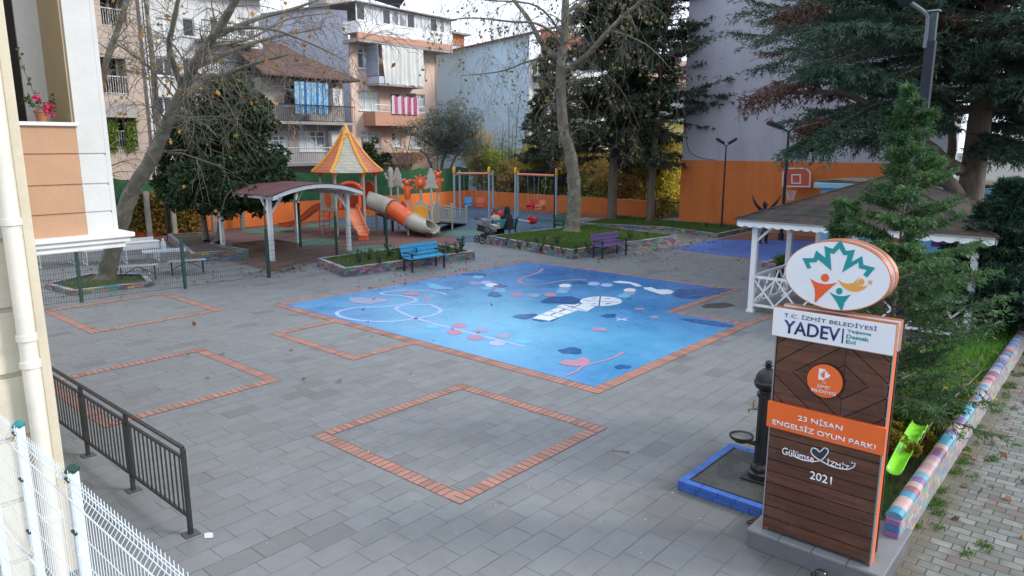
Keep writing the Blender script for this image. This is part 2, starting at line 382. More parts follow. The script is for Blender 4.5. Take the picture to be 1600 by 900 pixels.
def mat_pavers():
    s = NT('sidewalk_setts'); p = s.pos(); X, Y, Z = s.xyz(p)
    m, val, col = s.tiles(Y, X, .20, .135, .010, .5)
    big = s.noise(p, .9, 4); n = s.noise(p, 5, 6, .7)
    isred = s.rng(s.math('ADD', big, s.math('MULTIPLY', val, .16)), .64, .69, 0, 1)
    g = s.ramp(val, [(0, (.12, .128, .12, 1)), (.35, (.18, .19, .178, 1)), (.65, (.23, .24, .225, 1)), (.9, (.145, .155, .142, 1))])
    r = s.ramp(val, [(0, (.15, .125, .118, 1)), (.5, (.19, .155, .145, 1)), (.9, (.135, .115, .108, 1))])
    c = s.mix(isred, g, r); c = s.mix(s.rng(n, .45, .75, 0, .6), c, (.10, .105, .085, 1))
    moss = s.noise(p, 1.6, 5)
    c = s.mix(s.math('SUBTRACT', 1.0, m), c, s.mix(s.rng(moss, .5, .62, 0, 1), (.07, .068, .055, 1), (.06, .085, .03, 1)))
    near = s.rng(s.math('ADD', Y, s.math('MULTIPLY', n, .5)), 1.30, 1.52, 0, .8)                # silted strip under the wall
    c = s.mix(near, c, (.12, .105, .07, 1))
    return s.out(c, .8, s.bump(s.math('ADD', m, s.math('MULTIPLY', n, .3)), .7, .01))
def mat_shingle(name, cols, w=.3, h=.16, rough=.85, debris=None, axis='Z', vscale=1.0):
    s = NT(name); p = s.obj(); X, Y, Z = s.xyz(p); U = s.math('ADD', X, Y)
    m, val, col = s.tiles(U, s.math('MULTIPLY', Z if axis == 'Z' else Y, vscale), w, h, .02, .5)
    c = s.ramp(val, [(i / len(cols), q) for i, q in enumerate(cols)]); n = s.noise(p, 4, 6)
    c = s.mix(s.math('MULTIPLY', s.math('SUBTRACT', 1.0, m), .7), c, tuple(x * .35 for x in cols[0][:3]) + (1,))
    if debris: c = s.mix(s.rng(s.math('ADD', s.noise(p, 1.6, 8, .8), s.math('MULTIPLY', s.noise(p, .35, 2), .5)), .60, .80, 0, .9), c, debris)
    return s.out(c, rough, s.bump(s.math('ADD', m, s.math('MULTIPLY', n, .7)), .8, .02))
def mat_wood(name, c1, c2, ax=1, rough=.4):
    s = NT(name); p = s.obj(); X, Y, Z = s.xyz(p)
    v = s.vec(s.math('MULTIPLY', X, 1.5 if ax == 0 else 30), s.math('MULTIPLY', Y, 1.5 if ax == 1 else 30), s.math('MULTIPLY', Z, 1.5 if ax == 2 else 30))
    n = s.noise(v, 1.0, 5, .6, .6); g = s.n('ShaderNodeNewGeometry').outputs['Random Per Island']
    c = s.mix(s.rng(n, .3, .7, 0, 1), c1, c2); c = s.mix(s.math('MULTIPLY', g, .4), c, tuple(x * .5 for x in c1[:3]) + (1,)); c = s.mix(s.rng(s.noise(p, 3.5, 7, .75), .5, .75, 0, .28), c, (.17, .14, .12, 1))
    return s.out(c, rough, s.bump(n, .15, .003))
def mat_bark(name, a, b, c_, sc=5, bump=.6):
    s = NT(name); p = s.pos(); X, Y, Z = s.xyz(p); v = s.vec(X, Y, s.math('MULTIPLY', Z, .35))
    n = s.noise(v, sc, 6, .7); n2 = s.noise(p, sc * .5, 3, .5, 1.2)
    c = s.mix(s.rng(n, .35, .65, 0, 1), a, b); c = s.mix(s.rng(n2, .52, .60, 0, .8), c, c_)
    return s.out(c, .85, s.bump(n, bump, .03))
def mat_curtain(name, a, b, rough=.25):
    s = NT(name); p = s.obj(); X, Y, Z = s.xyz(p); U = s.math('ADD', X, Y)
    n = s.noise(s.vec(s.math('MULTIPLY', U, 9), 0, s.math('MULTIPLY', Z, .4)), 1.0, 3); k = s.noise(p, .8, 1)
    c = s.mix(s.rng(n, .35, .65, 0, 1), a, b); c = s.mix(s.rng(k, .55, .6, 0, .8), c, (.06, .065, .07, 1))
    return s.out(c, rough, None, 0.0, .8)
M = {}
M['paving'] = mat_paving(); M['band'] = mat_band(); M['pool'] = mat_pool()
M['rust'] = mat_rubber('rust_rubber', (.16, .075, .06, 1), (.115, .06, .055, 1))
M['bluerub'] = mat_rubber('blue_rubber', (.045, .10, .17, 1), (.07, .13, .20, 1))
M['greenrub'] = mat_rubber('green_rubber', (.07, .16, .12, 1), (.10, .20, .15, 1))
M['court'] = mat_rubber('court_blue', (.05, .10, .33, 1), (.07, .14, .38, 1)); M['courtred'] = mat_rubber('court_red', (.19, .07, .05, 1), (.15, .07, .06, 1))
M['brick'] = mat_colorbrick(); M['mosaic'] = mat_colorbrick('mosaic_tiles', .11, .062, False, .36); M['setts'] = mat_pavers()
M['dirt'] = plain('bare_soil', (.10, .08, .055, 1), .95, .35, 2.0, bump=.6)
M['farground'] = plain('far_ground', (.13, .125, .115, 1), .9, .2, .3)
M['white'] = plain('white_paint', (.74, .76, .78, 1), .5, .06, 4, dirt=(.35, .35, .33, 1), dirtamt=.35)
M['offwhite'] = plain('off_white_render', (.60, .62, .63, 1), .85, .06, 2.0, bump=.15, dirt=(.42, .42, .40, 1), dirtamt=.35)
M['cream'] = plain('cream_render', (.60, .55, .43, 1), .85, .07, 3.0, bump=.2, dirt=(.40, .38, .31, 1), dirtamt=.3)
M['creamgroove'] = plain('cream_groove', (.38, .35, .27, 1), .9, .1, 3.0)
M['pipe'] = plain('pipe_plastic', (.72, .69, .60, 1), .45, .05, 3.0, dirt=(.5, .47, .4, 1), dirtamt=.3)
M['tan'] = plain('tan_render', (.47, .29, .185, 1), .85, .07, 3.0, bump=.2, dirt=(.34, .22, .15, 1), dirtamt=.35)
M['olive'] = plain('ochre_render', (.42, .345, .235, 1), .85, .06, 2.0)
M['black'] = plain('black_metal', (.018, .018, .02, 1), .42, .3, 8.0, .0, dirt=(.08, .07, .06, 1), dirtamt=.3)
M['darkgrey'] = plain('dark_grey_metal', (.028, .034, .048, 1), .45, .15, 3.0, 0.0)
M['darkgrey'].node_tree.nodes['Principled BSDF'].inputs['Specular IOR Level'].default_value = .12
M['greenmetal'] = plain('dark_green_metal', (.012, .055, .04, 1), .5, .15, 5.0)
M['steel'] = plain('grey_steel', (.33, .40, .47, 1), .4, .08, 3.0, .1)
M['whitemetal'] = plain('white_coated_steel', (.68, .76, .82, 1), .4, .05, 5.0, dirt=(.35, .36, .36, 1), dirtamt=.3)
def mat_streak(name, col, stain, lightc, amt=.5):
    s = NT(name); p = s.pos(); X, Y, Z = s.xyz(p); U = s.math('ADD', X, Y); v = s.vec(s.math('MULTIPLY', U, 1.6), 0, s.math('MULTIPLY', Z, .16)); a = s.noise(v, 1.0, 7, .7); b = s.noise(p, .45, 6, .65, .6); d = s.noise(p, 9, 4)
    c = s.mix(s.rng(b, .38, .62, 0, .6), col, lightc); c = s.mix(s.rng(a, .50, .72, 0, amt), c, stain); c = s.mix(s.rng(d, .55, .72, 0, .22), c, stain)
    low = s.rng(s.math('ADD', Z, s.math('MULTIPLY', a, .5)), .25, .55, .45, 0); c = s.mix(low, c, (.12, .09, .07, 1))
    pn = s.rng(s.math('FRACT', s.math('DIVIDE', Z, 2.85)), .0, .012, .25, 0); c = s.mix(pn, c, stain)
    return s.out(c, .93, s.bump(s.math('ADD', d, b), .25, .02))
M['orangewall'] = mat_streak('orange_paint_wall', (.56, .145, .03, 1), (.30, .10, .045, 1), (.62, .19, .06, 1), .45)  # shaded copy of the orange wall paint, shade put into the colour
M['_unused0'] = plain('orange_paint_wall', (.56, .145, .03, 1), .8, .12, .9, bump=.15, dirt=(.33, .10, .035, 1), dirtamt=.6)
M['orangewall2'] = plain('bright_orange_wall', (.80, .19, .035, 1), .75, .10, .9, bump=.1, dirt=(.45, .14, .05, 1), dirtamt=.4)  # lit copy of the orange wall paint, sunlight put into the colour
M['greywall'] = mat_streak('grey_cement_render', (.36, .365, .42, 1), (.27, .28, .335, 1), (.42, .42, .46, 1), .55)
M['_unused1'] = plain('grey_cement_render', (.37, .375, .43, 1), .95, .12, .4, bump=.2, dirt=(.26, .27, .32, 1), dirtamt=.45)
M['greennet'] = plain('green_turf_screen', (.025, .11, .045, 1), .95, .35, 3.0, bump=.6)
M['skyblue'] = plain('sky_blue_paint', (.17, .45, .68, 1), .6, .08, 1.0, dirt=(.15, .33, .48, 1), dirtamt=.4)
M['eaveblue'] = plain('pale_blue_gutter', (.28, .55, .68, 1), .5, .05, 2.0)
M['concrete'] = plain('grey_concrete', (.25, .25, .25, 1), .85, .12, 2.0, bump=.2)
M['plinth'] = plain('plinth_stone', (.115, .125, .14, 1), .5, .12, 4.0, dirt=(.20, .20, .21, 1), dirtamt=.5, bump=.1)
M['plinthtop'] = plain('plinth_top_stone', (.19, .20, .21, 1), .5, .08, 4.0)
M['glass'] = plain('dark_glass', (.05, .06, .07, 1), .08, .2, 1.0)
M['curtain'] = mat_curtain('curtained_glass', (.42, .47, .50, 1), (.62, .66, .68, 1))
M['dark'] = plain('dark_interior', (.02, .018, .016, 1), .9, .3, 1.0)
M['peach'] = plain('peach_render', (.66, .50, .41, 1), .85, .06, .5, dirt=(.5, .37, .3, 1), dirtamt=.4)
M['dullpeach'] = plain('dull_peach_render', (.44, .36, .30, 1), .9, .08, .6, dirt=(.28, .23, .2, 1), dirtamt=.5)
M['peachdark'] = plain('terracotta_band', (.50, .27, .19, 1), .8, .06, 1.0)
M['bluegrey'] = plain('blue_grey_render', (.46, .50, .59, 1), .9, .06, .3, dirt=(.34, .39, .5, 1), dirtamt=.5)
M['paleblue'] = plain('pale_blue_render', (.50, .66, .78, 1), .9, .06, .3, dirt=(.40, .55, .66, 1), dirtamt=.5)
M['oldwall'] = plain('old_grey_render', (.36, .33, .31, 1), .9, .12, .7, dirt=(.2, .19, .18, 1), dirtamt=.5)
M['redroof'] = mat_shingle('red_clay_roof', [(.34, .10, .075, 1), (.42, .14, .10, 1), (.30, .085, .07, 1)], .25, .22)
M['brownroof'] = mat_shingle('brown_clay_roof', [(.115, .058, .045, 1), (.17, .078, .058, 1), (.09, .055, .045, 1)], .25, .2)
M['darkshingle'] = mat_shingle('dark_shingle_roof', [(.028, .03, .028, 1), (.036, .035, .032, 1), (.024, .025, .024, 1)], .3, .10, .9, (.070, .044, .032, 1))
M['maroonroof'] = mat_shingle('maroon_shingle_roof', [(.13, .045, .045, 1), (.17, .06, .055, 1), (.11, .045, .045, 1)], .35, .22, .9, axis='Y')
M['orangeplastic'] = plain('orange_plastic', (.78, .135, .04, 1), .32, .06, 3.0, dirt=(.5, .12, .05, 1), dirtamt=.3)
M['salmonplastic'] = plain('faded_orange_plastic', (.72, .22, .10, 1), .35, .1, 2.0, dirt=(.62, .33, .22, 1), dirtamt=.6)
M['beigeplastic'] = plain('beige_plastic', (.45, .43, .355, 1), .42, .08, 3.0, dirt=(.33, .31, .25, 1), dirtamt=.4)
M['yellowplastic'] = plain('yellow_plastic', (.80, .36, .03, 1), .35, .06, 3.0)
M['redplastic'] = plain('red_plastic', (.60, .03, .03, 1), .35, .1, 3.0)
M['blueplastic'] = plain('blue_plastic', (.03, .28, .60, 1), .35, .1, 3.0)
M['trunkgrey'] = mat_bark('plane_bark', (.105, .095, .075, 1), (.16, .148, .118, 1), (.21, .205, .165, 1), 5, .5)
M['trunkbrown'] = mat_bark('brown_bark', (.10, .075, .055, 1), (.19, .15, .12, 1), (.14, .12, .095, 1), 9)
M['twig'] = mat_bark('twig_bark', (.115, .10, .082, 1), (.17, .15, .12, 1), (.085, .075, .065, 1), 3, .1)
M['grass'] = foliage_mat('grass_blades', [(.045, .10, .02, 1), (.075, .16, .025, 1), (.11, .20, .035, 1), (.06, .12, .03, 1)], .6, .35)
M['brightgrass'] = foliage_mat('bright_grass_blades', [(.06, .17, .02, 1), (.09, .24, .03, 1), (.13, .30, .04, 1), (.07, .15, .03, 1)], .6, .35)
M['grassmat'] = plain('grass_turf', (.065, .11, .03, 1), .95, .5, 2.5, bump=.5, dirt=(.10, .075, .04, 1), dirtamt=.8)

# ================================================================== GROUND AND SURFACES
def ground_sheet(name, poly, z, mat, label=None):
    return struct(name, MB().sheet(poly, z), mat)
ground_sheet('ground', [(-400, -400), (400, -400), (400, 400), (-400, 400)], -.03, M['farground'])
ground_sheet('plaza_paving', [(-4, 1.38), (34.2, 1.38), (34.2, 36.5), (-4, 36.5)], 0.0, M['paving'])
ground_sheet('sidewalk', [(-4, -9), (60, -9), (60, 1.372), (-4, 1.372)], 0.004, M['setts'])
ground_sheet('rust_play_surface', [(11.9, 21.0), (13.6, 21.35), (16.2, 20.95), (18.6, 21.1), (20.6, 20.9), (21.8, 22.6), (22.2, 25.2), (21.4, 28.5), (21.9, 34), (12.5, 34)], .008, M['rust'])
ground_sheet('blue_play_surface', [(20.62, 20.9), (24, 20.6), (28.2, 21.7), (33.3, 23.6), (33.3, 34), (21.92, 34), (21.42, 28.5), (22.22, 25.2), (21.82, 22.6)], .008, M['bluerub'])
mbg = MB()
def ell(cx, cy, a, b, n=28, rot=0.0):
    return [(cx + a * math.cos(t) * math.cos(rot) - b * math.sin(t) * math.sin(rot), cy + a * math.cos(t) * math.sin(rot) + b * math.sin(t) * math.cos(rot)) for t in [2 * math.pi * i / n for i in range(n)]]
for (px, py, r) in ((487, 379, 1.15), (584, 390, 1.1), (520, 352, 1.3), (718, 364, 1.25), (778, 353, 1.1), (420, 360, 1.2)):
    p = P(px, py); mbg.sheet(ell(p.x, p.y, r, r), .013)
struct('green_play_circles', mbg, M['greenrub'])
ground_sheet('court_paint', [(24.9, 13.65), (28.6, 13.55), (30.9, 10.2), (30.9, -2), (24.5, -2), (24.5, 9.6)], .006, M['court'])
ground_sheet('court_red_paint', [(28.7, 13.5), (32.6, 13.4), (32.6, -2), (31.0, -2), (31.0, 10.2)], .006, M['courtred'])

# brick bands set in the paving: local X runs along the band
def band(x0, y0, x1, y1, w, z=.006):
    L = math.hypot(x1 - x0, y1 - y0); o = MB().add([(0, 0, 0), (L, 0, 0), (L, w, 0), (0, w, 0)], [(0, 1, 2, 3)]).build('brick_band', M['band'])
    o.location = (x0, y0, z); o.rotation_euler = (0, 0, math.atan2(y1 - y0, x1 - x0)); o['kind'] = 'structure'; return o
def brick_square(x0, y0, x1, y1, w=.2, open_side=False):
    if not open_side: band(x1, y0, x1, y1, w)          # far side
    band(x1 - (0 if open_side else w), y0, x0, y0, -w) if False else band(x0, y0, x1 - (0 if open_side else w), y0, w)
    band(x0 + w, y1 - w, x1 - (0 if open_side else w), y1 - w, w)
    band(x0 + w, y0 + w, x0 + w, y1, w)
brick_square(5.21, 5.36, 8.17, 8.32); brick_square(3.40, 10.78, 6.25, 13.80); brick_square(5.2, 16.63, 8.17, 19.88)
brick_square(7.76, 10.80, 9.27, 13.74, .2, True)
BX0, BY0, BX1, BY1, NX, NY = 9.27, 6.27, 18.85, 16.2, 15.2, 8.2
band(BX0 + .25, BY0 + .25, BX0 + .25, BY1, .25)                         # long near-left side
band(BX0, BY0, NX, BY0, .25); band(NX + .25, BY0, NX + .25, NY, .25)
band(NX + .0, NY - .02, 19.1, NY - .02, .23); band(BX0 + .25, BY1 - .12, 18.8, 15.8, .25)
band(19.05, NY + .2, 19.05, 15.8, .25)
band(15.45, 6.27, 17.5, 6.1, .2)
ground_sheet('blue_painted_floor', [(BX0 + .25, BY0 + .25), (NX, BY0 + .25), (NX, NY + .2), (18.8, NY + .2), (18.8, 15.8), (BX0 + .25, BY1 - .12)], .008, M['pool'])
# painted figures and games on the blue floor
def flat(name, c, r=.5, wear=.75):
    s = NT(name); p = s.pos(); X, Y, Z = s.xyz(p); n = s.noise(p, 3.0, 8, .78); f = s.noise(p, 30, 3); m, val, col = s.tiles(X, Y, .50, .288, .006)
    c2 = s.mix(s.rng(n, .40, .66, .18 * wear, wear), c, (.075, .27, .56, 1)); c2 = s.mix(s.rng(f, .5, .7, 0, .35), c2, (.07, .22, .48, 1)); c2 = s.mix(s.math('MULTIPLY', s.math('SUBTRACT', 1.0, m), .35), c2, (.03, .10, .26, 1))
    return s.out(c2, r)
MK = [flat('mark_white', (.74, .76, .78, 1), .45, .22), flat('mark_pink', (.52, .18, .20, 1), .5, .55), flat('mark_aqua', (.14, .50, .68, 1)), flat('mark_navy', (.012, .06, .22, 1), .22, .45),
      flat('mark_tan', (.36, .31, .36, 1)), flat('mark_lilac', (.40, .46, .74, 1), .5, .4), flat('mark_green', (.20, .42, .45, 1))]
mk = MB(); MZ = [.0115]
def pz():
    MZ[0] += .00005; return MZ[0]
def blobpx(px, py, rx, ry, mi, wob=.0, n=26, seed=0):
    """an ellipse laid on the floor, wobbling if wob"""
    rr = random.Random(seed); ph = [rr.uniform(0, 6.28) for _ in range(4)]; pts = []
    for i in range(n):
        t = 2 * math.pi * i / n; k = 1 + wob * (math.sin(2 * t + ph[0]) * .5 + math.sin(3 * t + ph[1]) * .5 + math.sin(5 * t + ph[2]) * .4)
        q = P(px + rx * k * math.cos(t), py + ry * k * math.sin(t)); pts.append((q.x, q.y))
    mk.m(mi).sheet(pts, pz())
def linepx(pts, w, mi):
    W = [P(*p) for p in pts]; W = smooth_path(W, 6); z = pz(); vs = []; fs = []
    for i, p in enumerate(W):
        t = (W[min(i + 1, len(W) - 1)] - W[max(i - 1, 0)]).normalized(); nrm = Vector((-t.y, t.x, 0)) * w / 2
        a, b = p + nrm, p - nrm; vs += [(a.x, a.y, z), (b.x, b.y, z)]
    for i in range(len(W) - 1): fs.append((2 * i, 2 * i + 1, 2 * i + 3, 2 * i + 2))
    mk.m(mi).add(vs, fs)
def polypx(pts, mi): mk.m(mi).sheet([(P(*p).x, P(*p).y) for p in pts], pz())
linepx([(820, 542), (770, 530), (700, 512), (650, 498), (622, 486), (622, 480), (640, 477), (672, 477), (688, 485), (680, 492), (650, 498), (610, 503), (560, 501), (530, 494), (530, 487), (560, 481), (600, 480), (640, 474), (650, 468), (630, 463), (600, 461), (600, 457), (640, 454), (680, 456), (698, 461)], .10, 5)
linepx([(641, 460), (660, 462), (668, 468), (666, 472)], .09, 1)
linepx([(848, 420), (840, 427), (818, 434), (812, 440), (822, 445), (850, 444), (880, 439), (915, 437)], .09, 1)
for px, py, c in ((676, 511, 2), (718, 509, 1), (710, 520, 1), (752, 517, 4), (743, 528, 1), (786, 525, 4), (777, 537, 5), (819, 534, 2), (747, 433, 2), (742, 443, 4), (760, 442, 5), (768, 446, 0), (780, 451, 1), (760, 451, 2), (782, 455, 2), (808, 461, 1), (835, 462, 4), (860, 461, 1), (883, 447, 0), (882, 452, 4), (878, 456, 2), (928, 444, 5), (984, 454, 0), (983, 459, 4), (975, 463, 2), (948, 446, 5)):
    s_ = (py - 225) / 310; blobpx(px, py, 12 * s_ + 1, 3.6 * s_ ** 1.3 + .6, c)
for px, py, rx, ry, sd in ((742, 429, 17, 2.6, 1), (773, 461, 11, 4, 2), (782, 448, 10, 2.2, 3), (905, 442, 11, 2.4, 4), (952, 494, 12, 2.8, 5), (892, 549, 20, 4.6, 6), (973, 574, 12, 3.6, 7), (880, 470, 30, 6.5, 8), (1085, 459, 34, 7.5, 9), (1120, 454, 22, 3.4, 10), (821, 495, 18, 4, 11), (852, 500, 18, 3, 12)):
    blobpx(px, py, rx, ry, 3, .22, 30, sd)
polypx([(1060, 498), (1085, 499.5), (1120, 503), (1149, 510), (1140, 512), (1110, 509), (1080, 504)], 3)
polypx([(831, 497), (885, 475), (871, 480.5), (882, 476), (899, 477.5), (907, 474), (920, 479.5), (931, 480), (915, 488), (901, 486), (880, 492), (858, 502)][0:0] or [(831, 498), (873, 480.5), (869, 479.5), (880, 476), (898, 477), (904, 475), (913, 476), (930, 480), (916, 488), (903, 485.5), (858, 502)], 0)
blobpx(939, 471.5, 33, 7.6, 0)
for a, b in (((846, 492), (873, 497)), ((858, 487), (884, 492)), ((872, 481), (897, 487)), ((880, 476.5), (917, 487)), ((893, 483), (908, 475.5)), ((912, 470), (966, 473)), ((938, 464), (936, 479))): linepx([a, b], .035, 3)
for a, b in (((860, 493), (868, 490)), ((874, 488), (883, 484)), ((925, 468), (932, 467)), ((946, 476), (954, 474)), ((945, 468), (953, 467)), ((924, 476), (931, 475)), ((888, 480.5), (896, 479))): linepx([a, b], .05, 3)
polypx([(956, 441), (968, 439.5), (984, 441), (996, 444), (1004, 448), (994, 448.5), (984, 444), (966, 443)], 0); polypx([(1004, 450), (1018, 449.5), (1026, 453), (1044, 453), (1053, 456), (1048, 460), (1034, 461), (1024, 458), (1008, 453)], 0)
polypx([(544, 466), (560, 465), (578, 467), (592, 466), (607, 468), (603, 473), (590, 474), (580, 476), (562, 475), (550, 473)], 4); blobpx(643, 459.5, 13, 3, 1)
polypx([(666, 443), (678, 443.5), (686, 447), (712, 451), (706, 452.5), (685, 453), (672, 451)], 2)
polypx([(872, 568), (884, 562.5), (898, 564), (908, 559), (920, 561), (922, 567), (914, 573), (896, 573.5), (880, 571)], 1)
linepx([(884, 588), (900, 581), (910, 574), (925, 569), (946, 564), (962, 558), (974, 551)], .06, 1)
polypx([(926, 513), (946, 512.5), (947, 518), (925, 517.5)], 1); polypx([(992, 482), (1007, 482), (1007, 485.5), (992, 485)], 1)
polypx([(961, 497), (971, 499), (982, 497), (978, 500), (981, 503), (970, 501), (961, 503), (965, 500)], 5)
polypx([(1012, 494), (1020, 495.5), (1024, 493), (1027, 495.5), (1034, 496), (1027, 497.5), (1028, 499), (1020, 497.7), (1013, 499), (1017, 496.8)], 4)
struct('floor_paintings', mk, MK)
# damp patches on the slabs, drain strip, twig and litter
mk2 = MB()
for px, py, rx, ry, sd in ((1122, 477.5, 24, 4.2, 3), (1145, 570, 20, 3, 5), (1100, 815, 45, 9, 6)):
    rr = random.Random(sd); pts = []
    for i in range(30):
        t = i / 30 * 6.283; k = 1 + .12 * math.sin(2 * t + sd) + .1 * math.sin(5 * t + 1) + .06 * math.sin(9 * t); q = P(px + rx * k * math.cos(t), py + ry * k * math.sin(t)); pts.append((q.x, q.y))
    if sd == 3: mk2.sheet(pts, .005)
struct('damp_patch', mk2, plain('damp_stone', (.06, .058, .05, 1), .35, .3, 3.0))

# ================================================================== BOUNDARY WALLS
def wall_thing(name, label, cat='wall'): return thing(name, label, cat)
# left boundary: orange base with green turf screen above
t = wall_thing('boundary_wall', 'long bright orange wall under a green turf screen behind the playground tower')
MB().bb(8.0, 33.4, 33.05, 33.25, 0, 1.08).build('wall', M['orangewall2'], t)
mb = MB(); n = 60
for i in range(n):                                   # sagging screen in sheets
    x0, x1 = 8 + (25.4) * i / n, 8 + (25.4) * (i + 1) / n
    z0 = 2.52 + .05 * math.sin(i * .9) + .04 * math.sin(i * 2.3); z1 = 2.52 + .05 * math.sin((i + 1) * .9) + .04 * math.sin((i + 1) * 2.3); y0 = 33.08 + .03 * math.sin(i * 1.7); y1 = 33.08 + .03 * math.sin((i + 1) * 1.7)
    mb.add([(x0, y0, 1.08), (x1, y1, 1.08), (x1, y1, z1), (x0, y0, z0), (x0, y0 + .03, 1.08), (x1, y1 + .03, 1.08), (x1, y1 + .03, z1), (x0, y0 + .03, z0)], [(0, 1, 2, 3), (4, 5, 6, 7), (2, 3, 7, 6)])
mb.build('turf_screen', M['greennet'], t)
for i in range(10): MB().bb(9 + i * 2.6, 9.06 + i * 2.6, 33.14, 33.2, 1.0, 2.62).build('post', M['greenmetal'], t)
t = wall_thing('boundary_wall', 'low dull orange wall behind the swings and the two conifer trunks')
MB().bb(33.4, 33.6, 19.4, 33.24, 0, 1.06).build('wall', M['orangewall'], t)
t = thing('mesh_gate', 'dark wire mesh gate closing the gap beside the tall grey building', 'gate', (33.5, 18.55, 0))
mb = MB(); mb.bb(-.03, .03, -.82, -.76, 0, 1.1).bb(-.03, .03, .76, .82, 0, 1.1).bb(-.02, .02, -.76, .76, 1.04, 1.09).bb(-.02, .02, -.76, .76, .05, .1); mb.build('gate_frame', M['darkgrey'], t)
mb = MB()
for i in range(30): mb.cyl((0, -.75 + i * .05, .06), (0, -.75 + i * .05, 1.06), .004, n=3)
for i in range(20): mb.cyl((0, -.76, .1 + i * .05), (0, .76, .1 + i * .05), .004, n=3)
mb.build('wire_panel', M['darkgrey'], t)
# chain link on top of the low wall
t = thing('chain_link_fence', 'dark chain link fence on posts standing above the low orange wall', 'fence', (33.5, 0, 0))
for y in (20, 22.3, 24.6, 26.9, 29.2, 31.5): MB().cyl((0, y, 1.06), (0, y, 2.6), .028, n=8).build('post', M['darkgrey'], t)
mb = MB()
for i in range(110):
    y = 19.5 + i * .12; mb.cyl((0, y, 1.1), (0, y + .6, 2.5), .004, n=3); mb.cyl((0, y + .6, 1.1), (0, y, 2.5), .004, n=3)
mb.cyl((0, 19.5, 2.5), (0, 33, 2.5), .012, n=4)
mb.build('wire_panel', M['darkgrey'], t)

# ================================================================== BUILDINGS
def facade(mb, mapf, a0, a1, z0, z1, openings, depth=.14):
    """wall face with real openings; mapf(a, z, d) gives the point d metres inside the face"""
    A = sorted({a0, a1} | {o[0] for o in openings} | {o[1] for o in openings}); Z = sorted({z0, z1} | {o[2] for o in openings} | {o[3] for o in openings})
    for i in range(len(A) - 1):
        for j in range(len(Z) - 1):
            ca, cz = (A[i] + A[i + 1]) / 2, (Z[j] + Z[j + 1]) / 2
            if any(o[0] < ca < o[1] and o[2] < cz < o[3] for o in openings): continue
            mb.add([mapf(A[i], Z[j], 0), mapf(A[i + 1], Z[j], 0), mapf(A[i + 1], Z[j + 1], 0), mapf(A[i], Z[j + 1], 0)], [(0, 1, 2, 3)])
    for o in openings:
        c = [(o[0], o[2]), (o[1], o[2]), (o[1], o[3]), (o[0], o[3])]
        for k in range(4):
            p, q = c[k], c[(k + 1) % 4]
            mb.add([mapf(*p, 0), mapf(*q, 0), mapf(*q, depth + .05), mapf(*p, depth + .05)], [(0, 1, 2, 3)])
def window(mapf, o, parent, panes=2, transom=True, pane='curtain', frame='white', depth=.12, sill=True, name='window'):
    a0, a1, z0, z1 = o; fr = MB(); f = .055
    def bar(x0, x1, y0, y1, d0=0.0):
        vs = [Vector(mapf(x, y, d)) for x in (x0, x1) for y in (y0, y1) for d in (depth - .04 - d0, depth + .03)]
        fr.add(vs, [(0, 1, 3, 2), (4, 6, 7, 5), (0, 4, 5, 1), (2, 3, 7, 6), (0, 2, 6, 4), (1, 5, 7, 3)])
    bar(a0, a1, z0, z0 + f); bar(a0, a1, z1 - f, z1); bar(a0, a0 + f, z0 + f, z1 - f); bar(a1 - f, a1, z0 + f, z1 - f)
    for k in range(1, panes):
        x = a0 + (a1 - a0) * k / panes; bar(x - f * .6, x + f * .6, z0 + f, z1 - f, -.002)
    if transom: z = z0 + (z1 - z0) * .72; bar(a0 + f, a1 - f, z - f * .5, z + f * .5, -.004)
    if sill: bar(a0 - .06, a1 + .06, z0 - .06, z0, .16)
    w = fr.build(name, M[frame], parent)
    MB().add([mapf(a0, z0, depth), mapf(a1, z0, depth), mapf(a1, z1, depth), mapf(a0, z1, depth)], [(0, 1, 2, 3)]).build('pane', M[pane], w)
    return w
def fmap_y(Y): return lambda a, z, d: (a, Y + d, z)
def fmap_x(X): return lambda a, z, d: (X + d, a, z)
def slab(mb, x0, x1, y0, y1, z0, z1): return mb.bb(x0, x1, y0, y1, z0, z1)
def rail(parent, x0, x1, y0, y1, z0, z1, mat, step=.13, name='railing'):
    mb = MB(); L = math.hypot(x1 - x0, y1 - y0); n = max(2, int(L / step))
    mb.cyl((x0, y0, z1), (x1, y1, z1), .03, n=6).cyl((x0, y0, z0 + .05), (x1, y1, z0 + .05), .02, n=4)
    for i in range(n + 1):
        x, y = x0 + (x1 - x0) * i / n, y0 + (y1 - y0) * i / n; mb.cyl((x, y, z0), (x, y, z1), .012, n=4)
    return mb.build(name, mat, parent)

# ---- tall grey building with orange base on the right
g = thing('grey_building', 'tall blank grey rendered building with an orange painted base', 'building')
mb = MB(); mb.bb(33.1, 34.6, 6.0, 17.7, 3.23, 17); mb.build('wall', M['greywall'], g)
mb = MB(); mb.bb(33.085, 34.6, 6.15, 17.715, 0, 3.229); mb.build('painted_base', M['orangewall'], g)
MB().bb(33.08, 34.5, 5.95, 6.149, 0, 3.228).build('corner_strip', M['offwhite'], g)
MB().tube(smooth_path([(33.06, 17.7, 6), (33.05, 17.4, 3.9), (33.05, 16.8, 3.4), (33.05, 15.9, 3.25)], 5), .012, 5).build('cable', M['dark'], g)
